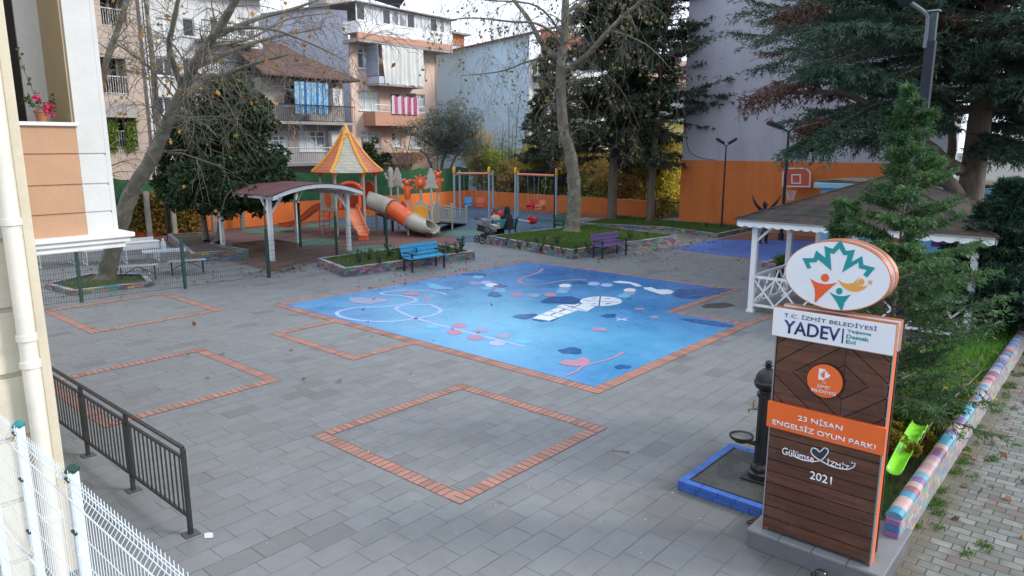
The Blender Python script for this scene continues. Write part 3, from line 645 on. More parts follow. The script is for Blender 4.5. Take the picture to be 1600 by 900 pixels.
# backboard fixed to the wall
t = thing('basketball_backboard', 'orange basketball backboard with white outline hung on the orange wall', 'backboard', (32.4, 11.72, 0))
def q_bb(px, py): p = PX(px, py, 32.4); return (-(p.y - 11.72), p.z)
Mbb = Matrix(((0, 0, -1, 0), (-1, 0, 0, 0), (0, 1, 0, 0), (0, 0, 0, 1)))
o_ = [q_bb(*p) for p in ((1223.5, 291), (1224, 270), (1232, 263), (1260, 263), (1266.5, 270), (1265.5, 291.5))]
MB().prism(o_, 0, .04, Mbb).build('board', plain('backboard_red', (.50, .075, .035, 1), .5, .1, 2), t)
def outline(poly, w, z0, z1, mb):
    n = len(poly); cx = sum(p[0] for p in poly) / n; cy = sum(p[1] for p in poly) / n
    for i in range(n):
        a, b = Vector(poly[i]), Vector(poly[(i + 1) % n]); d = (b - a).normalized(); nn = Vector((-d.y, d.x)) * w / 2
        mb.prism([a - nn - d * w * .4, b - nn + d * w * .4, b + nn + d * w * .4, a + nn - d * w * .4], z0, z1 + .0004 * i, Mbb)
mb = MB(); outline(o_, .055, .035, .05, mb); outline([q_bb(*p) for p in ((1238, 286), (1238, 273), (1251, 273), (1251, 286.2))], .05, .035, .05, mb); mb.build('white_lines', M['offwhite'], t)
mb = MB(); hc = (-.42, 0, q_bb(1243, 297)[1])
mb.tube([(hc[0] + .23 * math.cos(a), .23 * math.sin(a), hc[2]) for a in [i / 16 * 6.283 for i in range(16)]], .011, 6, closed=True); mb.bb(-.2, .0, -.05, .05, hc[2] - .04, hc[2]); mb.build('hoop_rim', M['orangeplastic'], t)
mb = MB()
for i in range(12):
    a = i / 12 * 6.283; b = a + .5; mb.cyl((hc[0] + .225 * math.cos(a), .225 * math.sin(a), hc[2]), (hc[0] + .12 * math.cos(b), .12 * math.sin(b), hc[2] - .42), .008, n=3); mb.cyl((hc[0] + .225 * math.cos(b), .225 * math.sin(b), hc[2]), (hc[0] + .12 * math.cos(a), .12 * math.sin(a), hc[2] - .42), .008, n=3)
mb.build('net', M['offwhite'], t)
MB().bb(.0, .62, -.35, -.29, q_bb(1243, 285)[1], q_bb(1243, 280)[1]).bb(.0, .62, .29, .35, q_bb(1243, 285)[1], q_bb(1243, 280)[1]).build('bracket', M['steel'], t)

# ---- sky blue single storey building
b = thing('blue_pavilion_building', 'low sky blue flat roofed building behind the gazebo', 'building')
MB().bb(28.0, 32.0, -3, 9.15, 0, 2.42).build('wall', M['skyblue'], b)
MB().bb(27.75, 32.3, -3.2, 9.35, 2.40, 2.60).build('gutter', M['eaveblue'], b, bevel=.03)
mb = MB(); mb.bb(27.9, 32.2, -3.1, 9.2, 2.60, 2.67)
for i in range(24): mb.box((27.95 + random.uniform(0, .3), random.uniform(-2.5, 9), 2.68), (.4, random.uniform(.3, 1.2), .03), rz=random.uniform(-.2, .2))
mb.build('roof', plain('dirty_roof_felt', (.13, .105, .09, 1), .9, .3, 2.0), b)
M['purple'] = plain('purple_paint', (.10, .03, .12, 1), .6, .1, 2.0)
for k, (y0, y1, mm) in enumerate(((6.0, 6.8, 'redplastic'), (3.9, 5.3, 'purple'), (1.2, 2.2, 'offwhite'), (.0, .9, 'purple'))):
    MB().bb(27.97, 28.05, y0, y1, .55, 2.05).build('wall_painting', M[mm], b)

# ---- near cream building on the left with its bay
b = thing('cream_building', 'near cream rendered house corner with a white and tan bay above', 'building')
mb = MB(); mb.bb(-5, 1.86, 7.27, 20, -.05, 12); mb.bb(1.83, 1.91, 7.23, 7.6, -.05, 12)
gz = [PY(45, y, 7.2).z for y in (874, 780, 682, 583, 481, 374, 266, 152, 41, -60, -160)]
lo = -.05
for z in gz:
    mb.bb(-5, 1.78, 7.228, 7.275, lo, z - .022); mb.bb(1.78, 1.829, 7.2281, 7.274, lo, z + .022); lo = z + .022
mb.build('wall', M['cream'], b, bevel=.006)
px_ = PY(30, 450, 7.12).x
mb = MB(); mb.cyl((px_, 7.10, .02), (px_, 7.10, 10), .07, n=18); mb.build('drainpipe', M['pipe'], b, smooth=40)
for yy in (350, 532, 575, 825): z = PY(40, yy, 7.1).z; MB().cyl((px_, 7.10, z), (px_, 7.10, z + .055), .083, n=18).build('pipe_collar', M['pipe'], b, smooth=40)
# bay
YB = 11.0; XR = 3.955; XT = PY(123, 240, YB).x
mb = MB(); zc = [PY(100, y, YB).z for y in (391, 336, 289, 241, 197)]
zc[0] = 2.76
mb.bb(XT, XR - .06, YB + .02, YB + .4, 2.76, 8); mb.bb(XR - .06, XR, YB, YB + 3, 2.76, 8)
zz = [2.76] + [PY(150, y, YB).z for y in (332, 288, 241)]
for i in range(4):
    z0 = zz[i] + (.015 if i else 0); z1 = zz[i + 1] - .015 if i < 3 else 7.9
    mb.bb(XT, XR - .06, YB, YB + .019, z0, z1)
mb.bb(PY(19, 0, YB + .86).x, XT - .001, YB + .86, YB + 1.0, 2.8, 8)                  # back wall of the balcony
mb.build('bay_corner_wall', M['offwhite'], b, bevel=.004)
mb = MB(); mb.bb(1.8, XT - .001, YB + .02, YB + .25, 2.76, 4.24)
for i in range(4):
    z0 = zz[i] + (.015 if i else 0); z1 = zz[i + 1] - .015 if i < 3 else 4.24
    mb.bb(1.8, XT - .001, YB - .001, YB + .018, z0, z1)
mb.build('balcony_parapet', M['tan'], b, bevel=.004)
MB().bb(XT - .03, XT + .001, YB + .03, YB + .859, 4.24, 8).build('balcony_jamb', M['olive'], b)
MB().bb(1.8, XT + .03, YB - .05, YB + .3, 4.24, 4.29).build('window_ledge', M['white'], b, bevel=.008)
MB().bb(2.2, PY(19, 0, YB + .86).x - .002, YB + .9, YB + .95, 4.3, 8).build('dark_doorway', M['dark'], b)  # near-black box standing in for the shade in the gap
mb = MB()
for i, (e, z0, z1) in enumerate(((.16, 2.70, 2.765), (.11, 2.63, 2.70), (.06, 2.55, 2.63))): mb.bb(1.8, XR + e, YB - e, YB + 3.1, z0, z1)
mb.build('cornice', M['white'], b, bevel=.012)
MB().bb(1.82, XR - .02, YB + .02, YB + 3.0, 2.545, 2.56).build('bay_floor', M['offwhite'], b)
# flower pot
pp = PY(66, 192, YB + .1); t = thing('flower_pot', 'terracotta pot of pink flowers on the white balcony ledge', 'flower pot', (pp.x, YB + .1, 4.29))
MB().lathe([(.055, 0), (.075, .12), (.085, .125), (.085, .15), (.07, .15), (.07, .13)], n=16).build('pot', plain('terracotta', (.30, .12, .07, 1), .8), t, smooth=40)
mb = MB(); st = []; 
for i in range(9):
    a = random.uniform(0, 6.28); q = Vector((.03 * math.cos(a), .03 * math.sin(a), .13)); e = q + Vector((math.cos(a) * .12, math.sin(a) * .08, random.uniform(.05, .2))); mb.tube([q, (q + e) / 2 + Vector((0, 0, .04)), e], .004, 4); st.append(e)
tall = smooth_path([(-.02, 0, .13), (-.05, .0, .35), (-.13, 0, .65), (-.16, 0, .9)], 4); mb.tube(tall, .005, 4); mb.build('stem', plain('stem_brown', (.14, .11, .06, 1), .8), t)
P0 = []; 
for e in st: P0 += [e + rvec(.02) for _ in range(9)]
for e in tall[3:]: P0 += [e + rvec(.015) for _ in range(2)]
V, F = leaf_quads(np.array(P0), rg.normal(size=(len(P0), 3)), .06, .04)
npmesh('leaves', V, F, foliage_mat('pot_leaves', [(.03, .08, .03, 1), (.07, .13, .04, 1)]), t)
P0 = [Vector(c) + rvec(.02) for c in ((-.03, -.05, .30), (.07, -.05, .2), (.09, 0, .12), (.05, -.06, .16)) for _ in range(26)]
V, F = leaf_quads(np.array(P0), rg.normal(size=(len(P0), 3)), .05, .045)
npmesh('flowers', V, F, foliage_mat('pink_petals', [(.55, .02, .14, 1), (.65, .08, .18, 1), (.6, .2, .16, 1)]), t)

# ---- peach apartment house
YF = 38.5; X0, X1 = 28.35, 35.7
b = thing('peach_apartment_house', 'peach five storey house with sheeted balcony and white glazed top floor', 'building')
fm = fmap_y(YF)
def rc(x0, y0, x1, y1, Y=YF):
    a = PY(x0, y0, Y); c = PY(x1, y1, Y); return (min(a.x, c.x), max(a.x, c.x), min(a.z, c.z), max(a.z, c.z))
W = [(rc(560, 106, 579, 75), 2), (rc(562, 172, 592, 143), 3), (rc(650, 175, 664, 148), 2), (rc(565, 230, 595, 206), 3), (rc(613, 229, 627, 207), 2), (rc(640, 232, 664, 208), 2), (rc(611, 176, 626, 146), 1), (rc(636, 176, 650, 146), 1)]
mb = MB(); facade(mb, fm, X0, X1, 0, 10.38, [w[0] for w in W]); mb.build('front_wall', M['peach'], b)
for o, n in W: window(fm, o, b, n, True, 'curtain' if n > 1 else 'glass')
mb = MB()
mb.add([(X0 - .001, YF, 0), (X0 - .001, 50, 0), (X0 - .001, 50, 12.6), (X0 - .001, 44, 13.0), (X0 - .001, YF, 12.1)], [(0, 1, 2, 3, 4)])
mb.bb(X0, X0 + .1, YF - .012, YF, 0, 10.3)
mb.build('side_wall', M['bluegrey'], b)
mb = MB(); mb.bb(X0 - .01, X0 + .06, YF - .03, YF - .013, 0, 10.3); mb.bb(X1 - .08, X1 + .02, YF - .03, YF - .001, 0, 10.3); mb.build('corner_trim', M['peachdark'], b)
MB().bb(X1, X1 + .02, YF, 49, 0, 12).build('far_side_wall', M['peach'], b)
MB().bb(X0 - .1, X1 + .6, YF - 1.1, YF + .5, 10.2, 10.40).build('terrace_slab', M['oldwall'], b)
MB().bb(X0 - .1, X1 + .6, YF - 1.12, YF - 1.0, 10.38, 10.75).build('terrace_band', M['peachdark'], b)
mb = MB()
for i in range(8): mb.bb(X0 - .1, X1 + .6, YF - 1.12 - (.012 if i % 2 else 0), YF - 1.0, 10.752 + i * .085, 10.752 + (i + 1) * .085)
mb.bb(X0 - .1, X0 - .0, YF - 1.0, YF + .5, 10.752, 11.43)
mb.build('terrace_cladding', M['white'], b)
fm2 = fmap_y(YF - 1.08)
nW = 12; xw0, xw1 = X0 - .1, X1 + .6
for i in range(nW): window(fm2, (xw0 + (xw1 - xw0) * i / nW, xw0 + (xw1 - xw0) * (i + 1) / nW - .02, 11.45, 12.42 - i * .01), b, 1, False, 'curtain' if i % 3 else 'glass', depth=.06, sill=False)
mb = MB(); mb.add([(xw0 - .2, YF - 1.4, 12.45), (xw1 + .2, YF - 1.4, 12.35), (xw1 + .2, 50, 12.9), (xw0 - .2, 50, 13.0), (xw0 - .2, YF - 1.4, 12.52), (xw1 + .2, YF - 1.4, 12.42), (xw1 + .2, 50, 12.97), (xw0 - .2, 50, 13.07)], [(0, 1, 2, 3), (4, 5, 6, 7), (0, 1, 5, 4), (0, 3, 7, 4), (1, 2, 6, 5)]); mb.build('roof', M['oldwall'], b)
mb = MB(); mb.bb(28.6, 30.6, 41, 43, 12.9, 14.3).build('chimney_block', M['oldwall'], b)
mb = MB(); mb.box((33.6, 40.5, 14.0), (3.2, .06, 1.4), rx=.75, rz=.3); mb.build('solar_panel', M['darkgrey'], b)
mb = MB()
for x in (32.2, 34.9): mb.cyl((x, 40.2, 12.7), (x, 41, 14.5), .03, n=5); mb.cyl((x, 41.4, 12.7), (x, 41, 14.4), .03, n=5)
mb.build('panel_stand', M['steel'], b)
# balconies
def balcony(parent, r, depth, mat, solid=True, zslab=.14, wall_h=.75, Y=YF):
    x0, x1, z0, z1 = r; mb = MB(); mb.bb(x0, x1, Y - depth, Y - .002, z0, z0 + zslab)
    if solid: mb.bb(x0, x1, Y - depth, Y - depth + .08, z0 + zslab, z0 + wall_h); mb.bb(x0, x0 + .08, Y - depth + .08, Y - .002, z0 + zslab, z0 + wall_h); mb.bb(x1 - .08, x1, Y - depth + .08, Y - .002, z0 + zslab, z0 + wall_h)
    return mb.build('balcony', mat, parent)
YB1 = YF - 1.2
r1 = rc(592, 133, 661, 66, YB1); bal = balcony(b, (r1[0], r1[1], PY(592, 133, YB1).z, 0), 1.2, M['oldwall'], False)
# folded white sheet
mb = MB(); zt = 10.15; zb = PY(600, 131, YB1).z; nx = 44; vs = []; fs = []
xs0 = PY(600, 100, YB1).x; xs1 = r1[1]
for i in range(nx + 1):
    x = xs0 + (xs1 - xs0) * i / nx; y = YB1 - .05 + .05 * math.sin(i * 1.3) + .03 * math.sin(i * .6)
    for j in range(7):
        k = j / 6; vs.append((x + (.18 * (1 - k) * -1 if i == 0 else 0), y + .05 * math.sin(k * 5 + i * .2) * k, zt + (zb - zt) * k + (.05 * math.sin(i * .7) if j == 6 else 0)))
for i in range(nx):
    for j in range(6): fs.append((i * 7 + j, (i + 1) * 7 + j, (i + 1) * 7 + j + 1, i * 7 + j + 1))
mb.add(vs, fs); sh = mb.build('balcony_sheet', plain('grey_white_tarpaulin', (.60, .61, .59, 1), .7, .1, 2), b, smooth=60)
MB().bb(r1[0], r1[0] + .04, YB1, YF - .01, zb + .5, zt).build('side_sheet', plain('blue_grey_tarpaulin', (.28, .32, .40, 1), .7, .1, 2), b)
MB().bb(r1[0], r1[0] + .05, YB1 - .01, YF - .02, zb + .02, zb + .45).bb(r1[0], xs0 + .3, YB1 - .03, YB1 + .02, zb + .02, zb + .45).build('balcony_panel', M['bluegrey'], b)
r2 = rc(587, 196, 664, 178, YB1); balcony(b, r2, 1.2, M['peachdark'], True, .14, r2[3] - r2[2])
r3 = rc(585, 258, 664, 238, YB1); balcony(b, r3, 1.2, M['peachdark'], True, .14, r3[3] - r3[2])
mb = MB(); s = NT('striped_cloth'); X, Y_, Z = s.xyz(s.obj()); st_ = s.math('FRACT', s.math('MULTIPLY', X, 1.85)); nz = s.noise(s.obj(), 14, 2)
cc = s.mix(s.rng(st_, .55, .6, 0, 1), s.mix(s.rng(nz, .42, .58, 0, 1), (.30, .035, .11, 1), (.42, .14, .24, 1)), (.60, .50, .55, 1)); s.out(cc, .8); M['stripe'] = s.m
zt = PY(610, 150, YB1).z; zb = PY(610, 178, YB1).z; xa, xb = PY(611, 160, YB1).x, PY(653, 160, YB1).x; vs = []; fs = []
for i in range(31):
    for j in range(5): vs.append((xa + (xb - xa) * i / 30, YB1 - .1 + .04 * math.sin(i * 1.1 + j * .3), zt + (zb - zt) * j / 4 + .05 * math.sin(i * .8) * (j == 0)))
for i in range(30):
    for j in range(4): fs.append((i * 5 + j, (i + 1) * 5 + j, (i + 1) * 5 + j + 1, i * 5 + j + 1))
o = MB().add(vs, fs).build('striped_rug', M['stripe'], None, smooth=60); tag(o, 'magenta and white striped cloth hung out over the peach balcony', 'cloth')
rail(b, r2[0], r2[1], YB1 + .04, YB1 + .04, r2[3], r2[3] + .45, M['white'], .6)

# ---- old house with brown tile roof and blue striped curtain
YH = 37.0; b = thing('old_grey_house', 'old grey house with brown tiled roof and blue striped balcony curtain', 'building')
fm = fmap_y(YH); hx0, hx1 = PY(412, 180, YH).x, PY(537, 180, YH).x
W = [(rc(468, 236, 508, 205, YH), 3), (rc(445, 165, 462, 130, YH), 1), (rc(425, 240, 450, 212, YH), 2)]
mb = MB(); facade(mb, fm, hx0, hx1, 0, 7.6, [w[0] for w in W]); mb.bb(hx1, hx1 + .05, YH, 45, 0, 7.6); mb.bb(hx0 - .05, hx0, YH, 45, 0, 7.6); mb.build('wall', M['oldwall'], b)
for o, n in W: window(fm, o, b, n, True, 'curtain' if n > 1 else 'glass')
mb = MB(); e = 1.3; mb.add([(hx0 - .6, YH - e, 7.62), (hx1 + .35, YH - e, 7.62), (hx1 + .35, YH - e, 7.72), (hx0 - .6, YH - e, 7.72), (hx0 - .6, YH + 6, 11.3), (hx0 + 1.6, YH + 6, 11.3), (hx1 + .35, YH + 10, 7.7)], [(0, 1, 2, 3), (3, 2, 5, 4), (2, 6, 5), (0, 3, 4), (1, 2, 6)])
mb.build('roof', M['brownroof'], b)
yb = YH - 1.2; zfl = PY(480, 190, yb).z
mb = MB(); mb.bb(hx0 - .4, hx1 - .05, yb, YH - .002, zfl - .15, zfl); mb.build('balcony', M['oldwall'], b)
rail(b, hx0 - .4, hx1 - .05, yb + .05, yb + .05, zfl, PY(480, 164, yb).z, M['darkgrey'])
zf2 = PY(480, 255, yb).z; MB().bb(hx0 - .4, hx1 - 1.0, yb, YH - .002, zf2 - .15, zf2).build('balcony', M['oldwall'], b); rail(b, hx0 - .4, hx1 - 1.0, yb + .05, yb + .05, zf2, zf2 + .85, M['offwhite'])
s = NT('blue_striped_cloth'); X, Y_, Z = s.xyz(s.obj()); st_ = s.math('FRACT', s.math('MULTIPLY', X, 2.6)); cc = s.mix(s.rng(st_, .62, .7, 0, 1), (.30, .55, .72, 1), (.04, .18, .45, 1)); s.out(cc, .8); M['bstripe'] = s.m
vs = []; fs = []; xa, xb = PY(463, 150, yb).x, PY(516, 150, yb).x; zt, zb = PY(480, 128, yb).z, PY(480, 178, yb).z
for i in range(41):
    for j in range(5): vs.append((xa + (xb - xa) * i / 40, yb + .1 + .05 * math.sin(i * 1.3) + .02 * j, zt + (zb - zt) * j / 4))
for i in range(40):
    for j in range(4): fs.append((i * 5 + j, (i + 1) * 5 + j, (i + 1) * 5 + j + 1, i * 5 + j + 1))
MB().add(vs, fs).build('curtain', M['bstripe'], b, smooth=60)
r = rc(518, 165, 531, 139, yb + .6); MB().bb(r[0], r[1], yb + .4, yb + .9, r[2], r[3]).build('cabinet', M['offwhite'], b)
r = rc(518, 240, 533, 205, YH - .3); MB().bb(r[0], r[1], YH - .4, YH - .05, r[2] - .5, r[3]).build('white_shed_door', M['offwhite'], b)

# ---- white apartment block, and pinkish block at far left
YW = 39.0; b = thing('white_apartment_block', 'pale white apartment block with a red tiled roof beside the old house', 'building'); fm = fmap_y(YW)
wx0, wx1 = PY(232, 100, YW).x, PY(411, 100, YW).x; W = []
for yy in (30, 92, 152, 210, 262):
    for xx in (245, 287, 330, 372):
        if yy > 250 and xx > 300: continue
        W.append((rc(xx, yy + 26, xx + (24 if xx != 287 else 16), yy, YW), 2 if xx != 287 else 1))
mb = MB(); facade(mb, fm, wx0, wx1, 0, 12.0, [w[0] for w in W]); mb.bb(wx1, wx1 + .05, YW, 50, 0, 12.0); mb.bb(wx0 - .05, wx0, YW, 50, 0, 12.0); mb.build('wall', M['offwhite'], b)
for i, (o, n) in enumerate(W): window(fm, o, b, n, i % 3 == 0, 'glass' if i % 3 else 'curtain')
for yy in (60, 122, 182):
    z = PY(330, yy, YW - 1).z; MB().bb(PY(318, yy, YW - 1).x, PY(405, yy, YW - 1).x, YW - 1, YW - .002, z - .12, z).build('balcony', M['oldwall'], b); rail(b, PY(318, yy, YW - 1).x, PY(405, yy, YW - 1).x, YW - .95, YW - .95, z, z + .9, M['darkgrey'])
mb = MB(); mb.add([(wx0 - .5, YW - .8, 12.0), (wx1 + .5, YW - .8, 12.0), (wx1 + .5, YW - .8, 12.12), (wx0 - .5, YW - .8, 12.12), (wx0 + 2.5, YW + 6, 14.6), (wx1 - 2.5, YW + 6, 14.6), (wx1 + .5, YW + 12, 12.1), (wx0 - .5, YW + 12, 12.1)], [(0, 1, 2, 3), (3, 2, 5, 4), (2, 6, 5), (3, 4, 7), (4, 5, 6, 7)]); mb.build('roof', M['redroof'], b)
YL = 36.6; b = thing('pink_apartment_block', 'pinkish apartment block with dark vine hung balconies at the far left', 'building'); fm = fmap_y(YL)
lx0, lx1 = 5.0, PY(224, 150, YL).x
W = [(rc(160, 146, 196, 92, YL), 'b'), (rc(160, 232, 212, 186, YL), 'b'), (rc(160, 40, 196, 0, YL), 'b')]
mb = MB(); facade(mb, fm, lx0, lx1, 0, 13, [w[0] for w in W], .9); mb.bb(lx1, lx1 + .05, YL, 50, 0, 13); mb.build('wall', M['dullpeach'], b)
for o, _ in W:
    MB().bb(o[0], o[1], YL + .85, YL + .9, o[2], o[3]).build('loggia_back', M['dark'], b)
    rail(b, o[0], o[1], YL + .06, YL + .06, o[2], o[2] + .8, M['offwhite'], .1)
    for k in (.35, .7): MB().bb(o[0] + (o[1] - o[0]) * k, o[0] + (o[1] - o[0]) * k + .1, YL + .3, YL + .4, o[2], o[3]).build('loggia_post', M['trunkbrown'], b)
MB().bb(lx0, lx1 + .4, YL - .5, 50, 13, 13.3).build('roof', M['redroof'], b)
z = PY(190, 160, YL).z; MB().bb(lx0, PY(207, 170, YL).x, YL - .5, YL - .003, PY(190, 184, YL).z, z).build('balcony_parapet', M['oldwall'], b)
vv = []
for i in range(1400): q = PY(random.choice((172, 178, 203, 207)) + random.gauss(0, 3), random.uniform(175, 235), YL - .15); vv.append(q + rvec(.05))
V, F = leaf_quads(np.array(vv), rg.normal(size=(len(vv), 3)), .14, .1)
tag(npmesh('climbing_vine', V, F, foliage_mat('vine_leaves', [(.12, .20, .03, 1), (.20, .30, .04, 1), (.08, .13, .03, 1)])), 'yellow green vine trailing over the dark balcony of the pink block', 'vine')

# ---- pale blue building right of the peach one
XB = 38.4; b = thing('pale_blue_building', 'pale blue walled building with red roof behind the olive tree', 'building')
mb = MB(); za = PX(828, 42, XB).z; mb.add([(XB, 32.2, 0), (XB, 42.5, 0), (XB, 42.5, 10.55), (XB, 33.8, 11.25), (XB, 32.2, 11.3)], [(0, 1, 2, 3, 4)])
mb.build('side_wall', M['paleblue'], b)
fm = fmap_y(32.2)
W = [(rc(833, 130, 850, 100, 32.2), 1), (rc(856, 130, 872, 100, 32.2), 1), (rc(836, 190, 852, 160, 32.2), 1), (rc(858, 190, 872, 160, 32.2), 1), (rc(836, 245, 852, 220, 32.2), 1)]
mb = MB(); facade(mb, fm, XB, 46, 0, 9.6, [w[0] for w in W]); mb.build('front_wall', M['offwhite'], b)
for o, n in W: window(fm, o, b, 2, False, 'glass')
MB().bb(XB + .3, 45, 31.0, 32.19, 8.55, 8.7).bb(XB + .3, 45, 31.0, 32.19, 6.0, 6.2).bb(XB + .3, 45, 31.0, 32.19, 3.4, 3.6).build('balcony', M['offwhite'], b)
for z in (6.2, 3.6, 8.7): rail(b, XB + .3, 45, 31.05, 31.05, z, z + .85, M['offwhite'] if z != 6.2 else M['bluegrey'])
mb = MB(); mb.add([(XB - .3, 31.0, 10.0), (47, 31.0, 10.0), (47, 31.0, 11.3), (XB - .3, 31.0, 11.45)], [(0, 1, 2, 3)]); mb.build('gable_cladding', mat_wood('red_boards', (.30, .09, .07, 1), (.38, .14, .11, 1), 0, .8), b)
mb = MB(); mb.add([(XB - .3, 30.7, 11.30), (XB - .3, 43.5, 10.45), (43, 43.5, 11.3), (43, 30.7, 12.5), (XB - .3, 30.7, 11.38), (XB - .3, 43.5, 10.53), (43, 43.5, 11.38), (43, 30.7, 12.58)], [(0, 1, 2, 3), (4, 5, 6, 7), (0, 1, 5, 4), (0, 3, 7, 4), (1, 2, 6, 5)]); mb.build('roof', M['redroof'], b)
b = thing('brick_topped_house', 'distant pale house with orange brick attic behind the peach house', 'building')
MB().bb(44, 52, 52, 60, 0, 13.4).build('wall', M['paleblue'], b); MB().bb(44.4, 52, 51.9, 60, 13.4, 14.4).build('attic_wall', plain('orange_brick', (.42, .17, .09, 1), .9, .1, 2), b)
mb = MB(); mb.bb(43.6, 52.5, 51.4, 60, 14.4, 14.55).build('roof', M['oldwall'], b)
b = thing('salmon_roofed_house', 'house with faded salmon roof glimpsed between the conifers', 'building')
MB().bb(46, 56, 18.5, 29, 0, 7.8).build('wall', M['offwhite'], b)
mb = MB(); mb.add([(45.4, 17.8, 7.8), (45.4, 29.6, 7.8), (51, 29.6, 10.2), (51, 17.8, 10.2), (56.6, 17.8, 7.8), (56.6, 29.6, 7.8)], [(0, 1, 2, 3), (3, 2, 5, 4), (0, 3, 4), (1, 2, 5)]); mb.build('roof', plain('salmon_tiles', (.45, .25, .20, 1), .9, .12, 2), b)
for y in (20, 23, 26): MB().bb(45.95, 46.0, y, y + 1.2, 4.8, 6.2).build('window', M['glass'], b)
b = thing('far_white_house', 'white house with balcony railing seen behind the cedar trunk', 'building')
MB().bb(44, 54, -6, 3.6, 0, 3.3).build('wall', M['offwhite'], b); MB().bb(42.6, 54, -6, 4.2, 3.3, 3.5).build('balcony', M['offwhite'], b)
rail(b, 42.7, 42.7, -6, 4.2, 3.5, 4.6, M['darkgrey'], .8); MB().bb(45, 54, -6, 2, 3.5, 8).build('upper_wall', M['olive'], b)
for y in (-3, -.5, 2): MB().bb(43.95, 43.999, y, y + .9, .6, 2.4).build('window', M['glass'], b)

# ================================================================== SIGN PYLON
def wood_planks(): return mat_wood('brown_composite', (.045, .018, .012, 1), (.15, .055, .03, 1), 1, .35)
M['plank'] = wood_planks(); M['plankdark'] = plain('dark_backing', (.012, .011, .011, 1), .6)
M['signorange'] = plain('sign_orange', (.72, .125, .02, 1), .38, .04, 2); M['signwhite'] = plain('sign_white', (.70, .74, .80, 1), .35, .03, 2, dirt=(.6, .63, .68, 1), dirtamt=.3)
M['rim'] = plain('copper_orange_edge', (.72, .27, .14, 1), .22, .08, 3, .45); M['greyalu'] = plain('grey_aluminium', (.30, .30, .31, 1), .4, .06, 2, .5)
M['navytxt'] = plain('navy_letters', (.012, .016, .13, 1), .4, .02); M['teal'] = plain('teal_film', (.0, .25, .27, 1), .4, .02); M['lettwhite'] = plain('white_letters', (.72, .72, .76, 1), .4, .02)
M['logoorange'] = plain('logo_orange', (.72, .10, .025, 1), .4, .02); M['logoyellow'] = plain('logo_yellow', (.70, .33, .06, 1), .4, .02)
FX = 6.6
pl = thing('sign_plinth', 'dark grey stone plinth carrying the park sign', 'plinth')
MB().bb(6.53, 7.58, 1.32, 2.57, 0, .172).build('base', M['plinth'], pl, bevel=.006)
mb = MB()
for i in range(4): mb.bb(6.52, 7.59, 1.31 + i * .316, 1.31 + (i + 1) * .316 - .005, .1725, .205)
mb.build('capping', M['plinthtop'], pl, bevel=.006)
sg = thing('park_sign', 'tall brown and orange park sign topped by a white oval emblem', 'sign', (FX, 1.94, .205))
y0, y1, zt = 1.44 - 1.94, 2.46 - 1.94, 2.22 - .205         # panel spans local y0..y1
mb = MB(); mb.bb(.012, .04, y0 + .01, y1 - .01, 0.03, zt - .005); mb.bb(.15, .26, y0 + .05, y1 - .05, 0, zt - .03); mb.bb(.26, .30, y0 + .02, y1 - .02, .02, zt); mb.build('core', M['plankdark'], sg)
# horizontal planks below the orange board
mb = MB(); n = 9; zb1 = 1.34 - .205
for i in range(n): z = .03 + (zb1 - .03) * i / n; mb.bb(0, .012, y0 + .012, y1 - .012, z + .004, z + (zb1 - .03) / n - .005)
# chevron planks above, clipped to the panel
def clip(poly, fn):
    out = []
    for i in range(len(poly)):
        a, b = poly[i], poly[(i + 1) % len(poly)]; fa, fb = fn(a), fn(b)
        if fa >= 0: out.append(a)
        if fa * fb < 0: t = fa / (fa - fb); out.append((a[0] + (b[0] - a[0]) * t, a[1] + (b[1] - a[1]) * t))
    return out
Mf = Matrix(((0, 0, -1, 0), (-1, 0, 0, 0), (0, 1, 0, 0), (0, 0, 0, 1)))       # local face frame: x to the reader's right, y up, z towards the reader
zc0, zc1 = 1.56 - .205, zt - .01; w = (y1 - y0) - .024; wp = .115
for q in range(2):                                # two fields of slanting boards meeting in arrow joints
    xa, xb = (-w / 2, w * .12) if q == 0 else (w * .12, w / 2)
    for dirn, (za, zb_) in ((1, (zc0, (zc0 + zc1) / 2 + .02)), (-1, ((zc0 + zc1) / 2 + .02, zc1))):
        sgn = dirn * (1 if q == 0 else -1) * -1
        for k in range(-14, 15):
            c = k * wp * 1.3; L = 2.0; a = R(38) * sgn; dx, dz = math.cos(a), math.sin(a); nx, nz = -dz, dx; cz = (za + zb_) / 2
            pts = [(t * dx + s_ * nx * .5 + 0 + nx * c, cz + t * dz + s_ * nz * .5 + nz * c) for t, s_ in ((-L, -wp * 1.22), (L, -wp * 1.22), (L, wp * 1.22), (-L, wp * 1.22))]
            for fn in (lambda p: p[0] - xa - .002, lambda p: xb - p[0] - .002, lambda p: p[1] - za, lambda p: zb_ - p[1]):
                pts = clip(pts, fn)
                if len(pts) < 3: break
            if len(pts) >= 3: mb.prism(pts, .0, .012 , Matrix.Translation((.012, 0, 0)) @ Mf)
mb.build('planks', M['plank'], sg)
# orange side returns, grey edge
mb = MB(); mb.bb(.04, .15, y0 + .004, y0 + .05, .0, zt).bb(.04, .15, y1 - .05, y1 - .004, .0, zt).bb(.04, .15, y0 + .05, y1 - .05, zt - .04, zt - .001); mb.build('side_return', M['signorange'], sg, bevel=.004)
mb = MB(); mb.bb(.0, .04, y0, y0 + .011, .0, zt).bb(.0, .04, y1 - .011, y1, .0, zt).bb(.0, .04, y0 + .011, y1 - .011, zt - .009, zt); mb.build('edge_trim', M['greyalu'], sg)
MB().bb(.305, .345, y0 + .06, y1 - .06, .0, zt - .01).build('rear_panel', M['signorange'], sg)
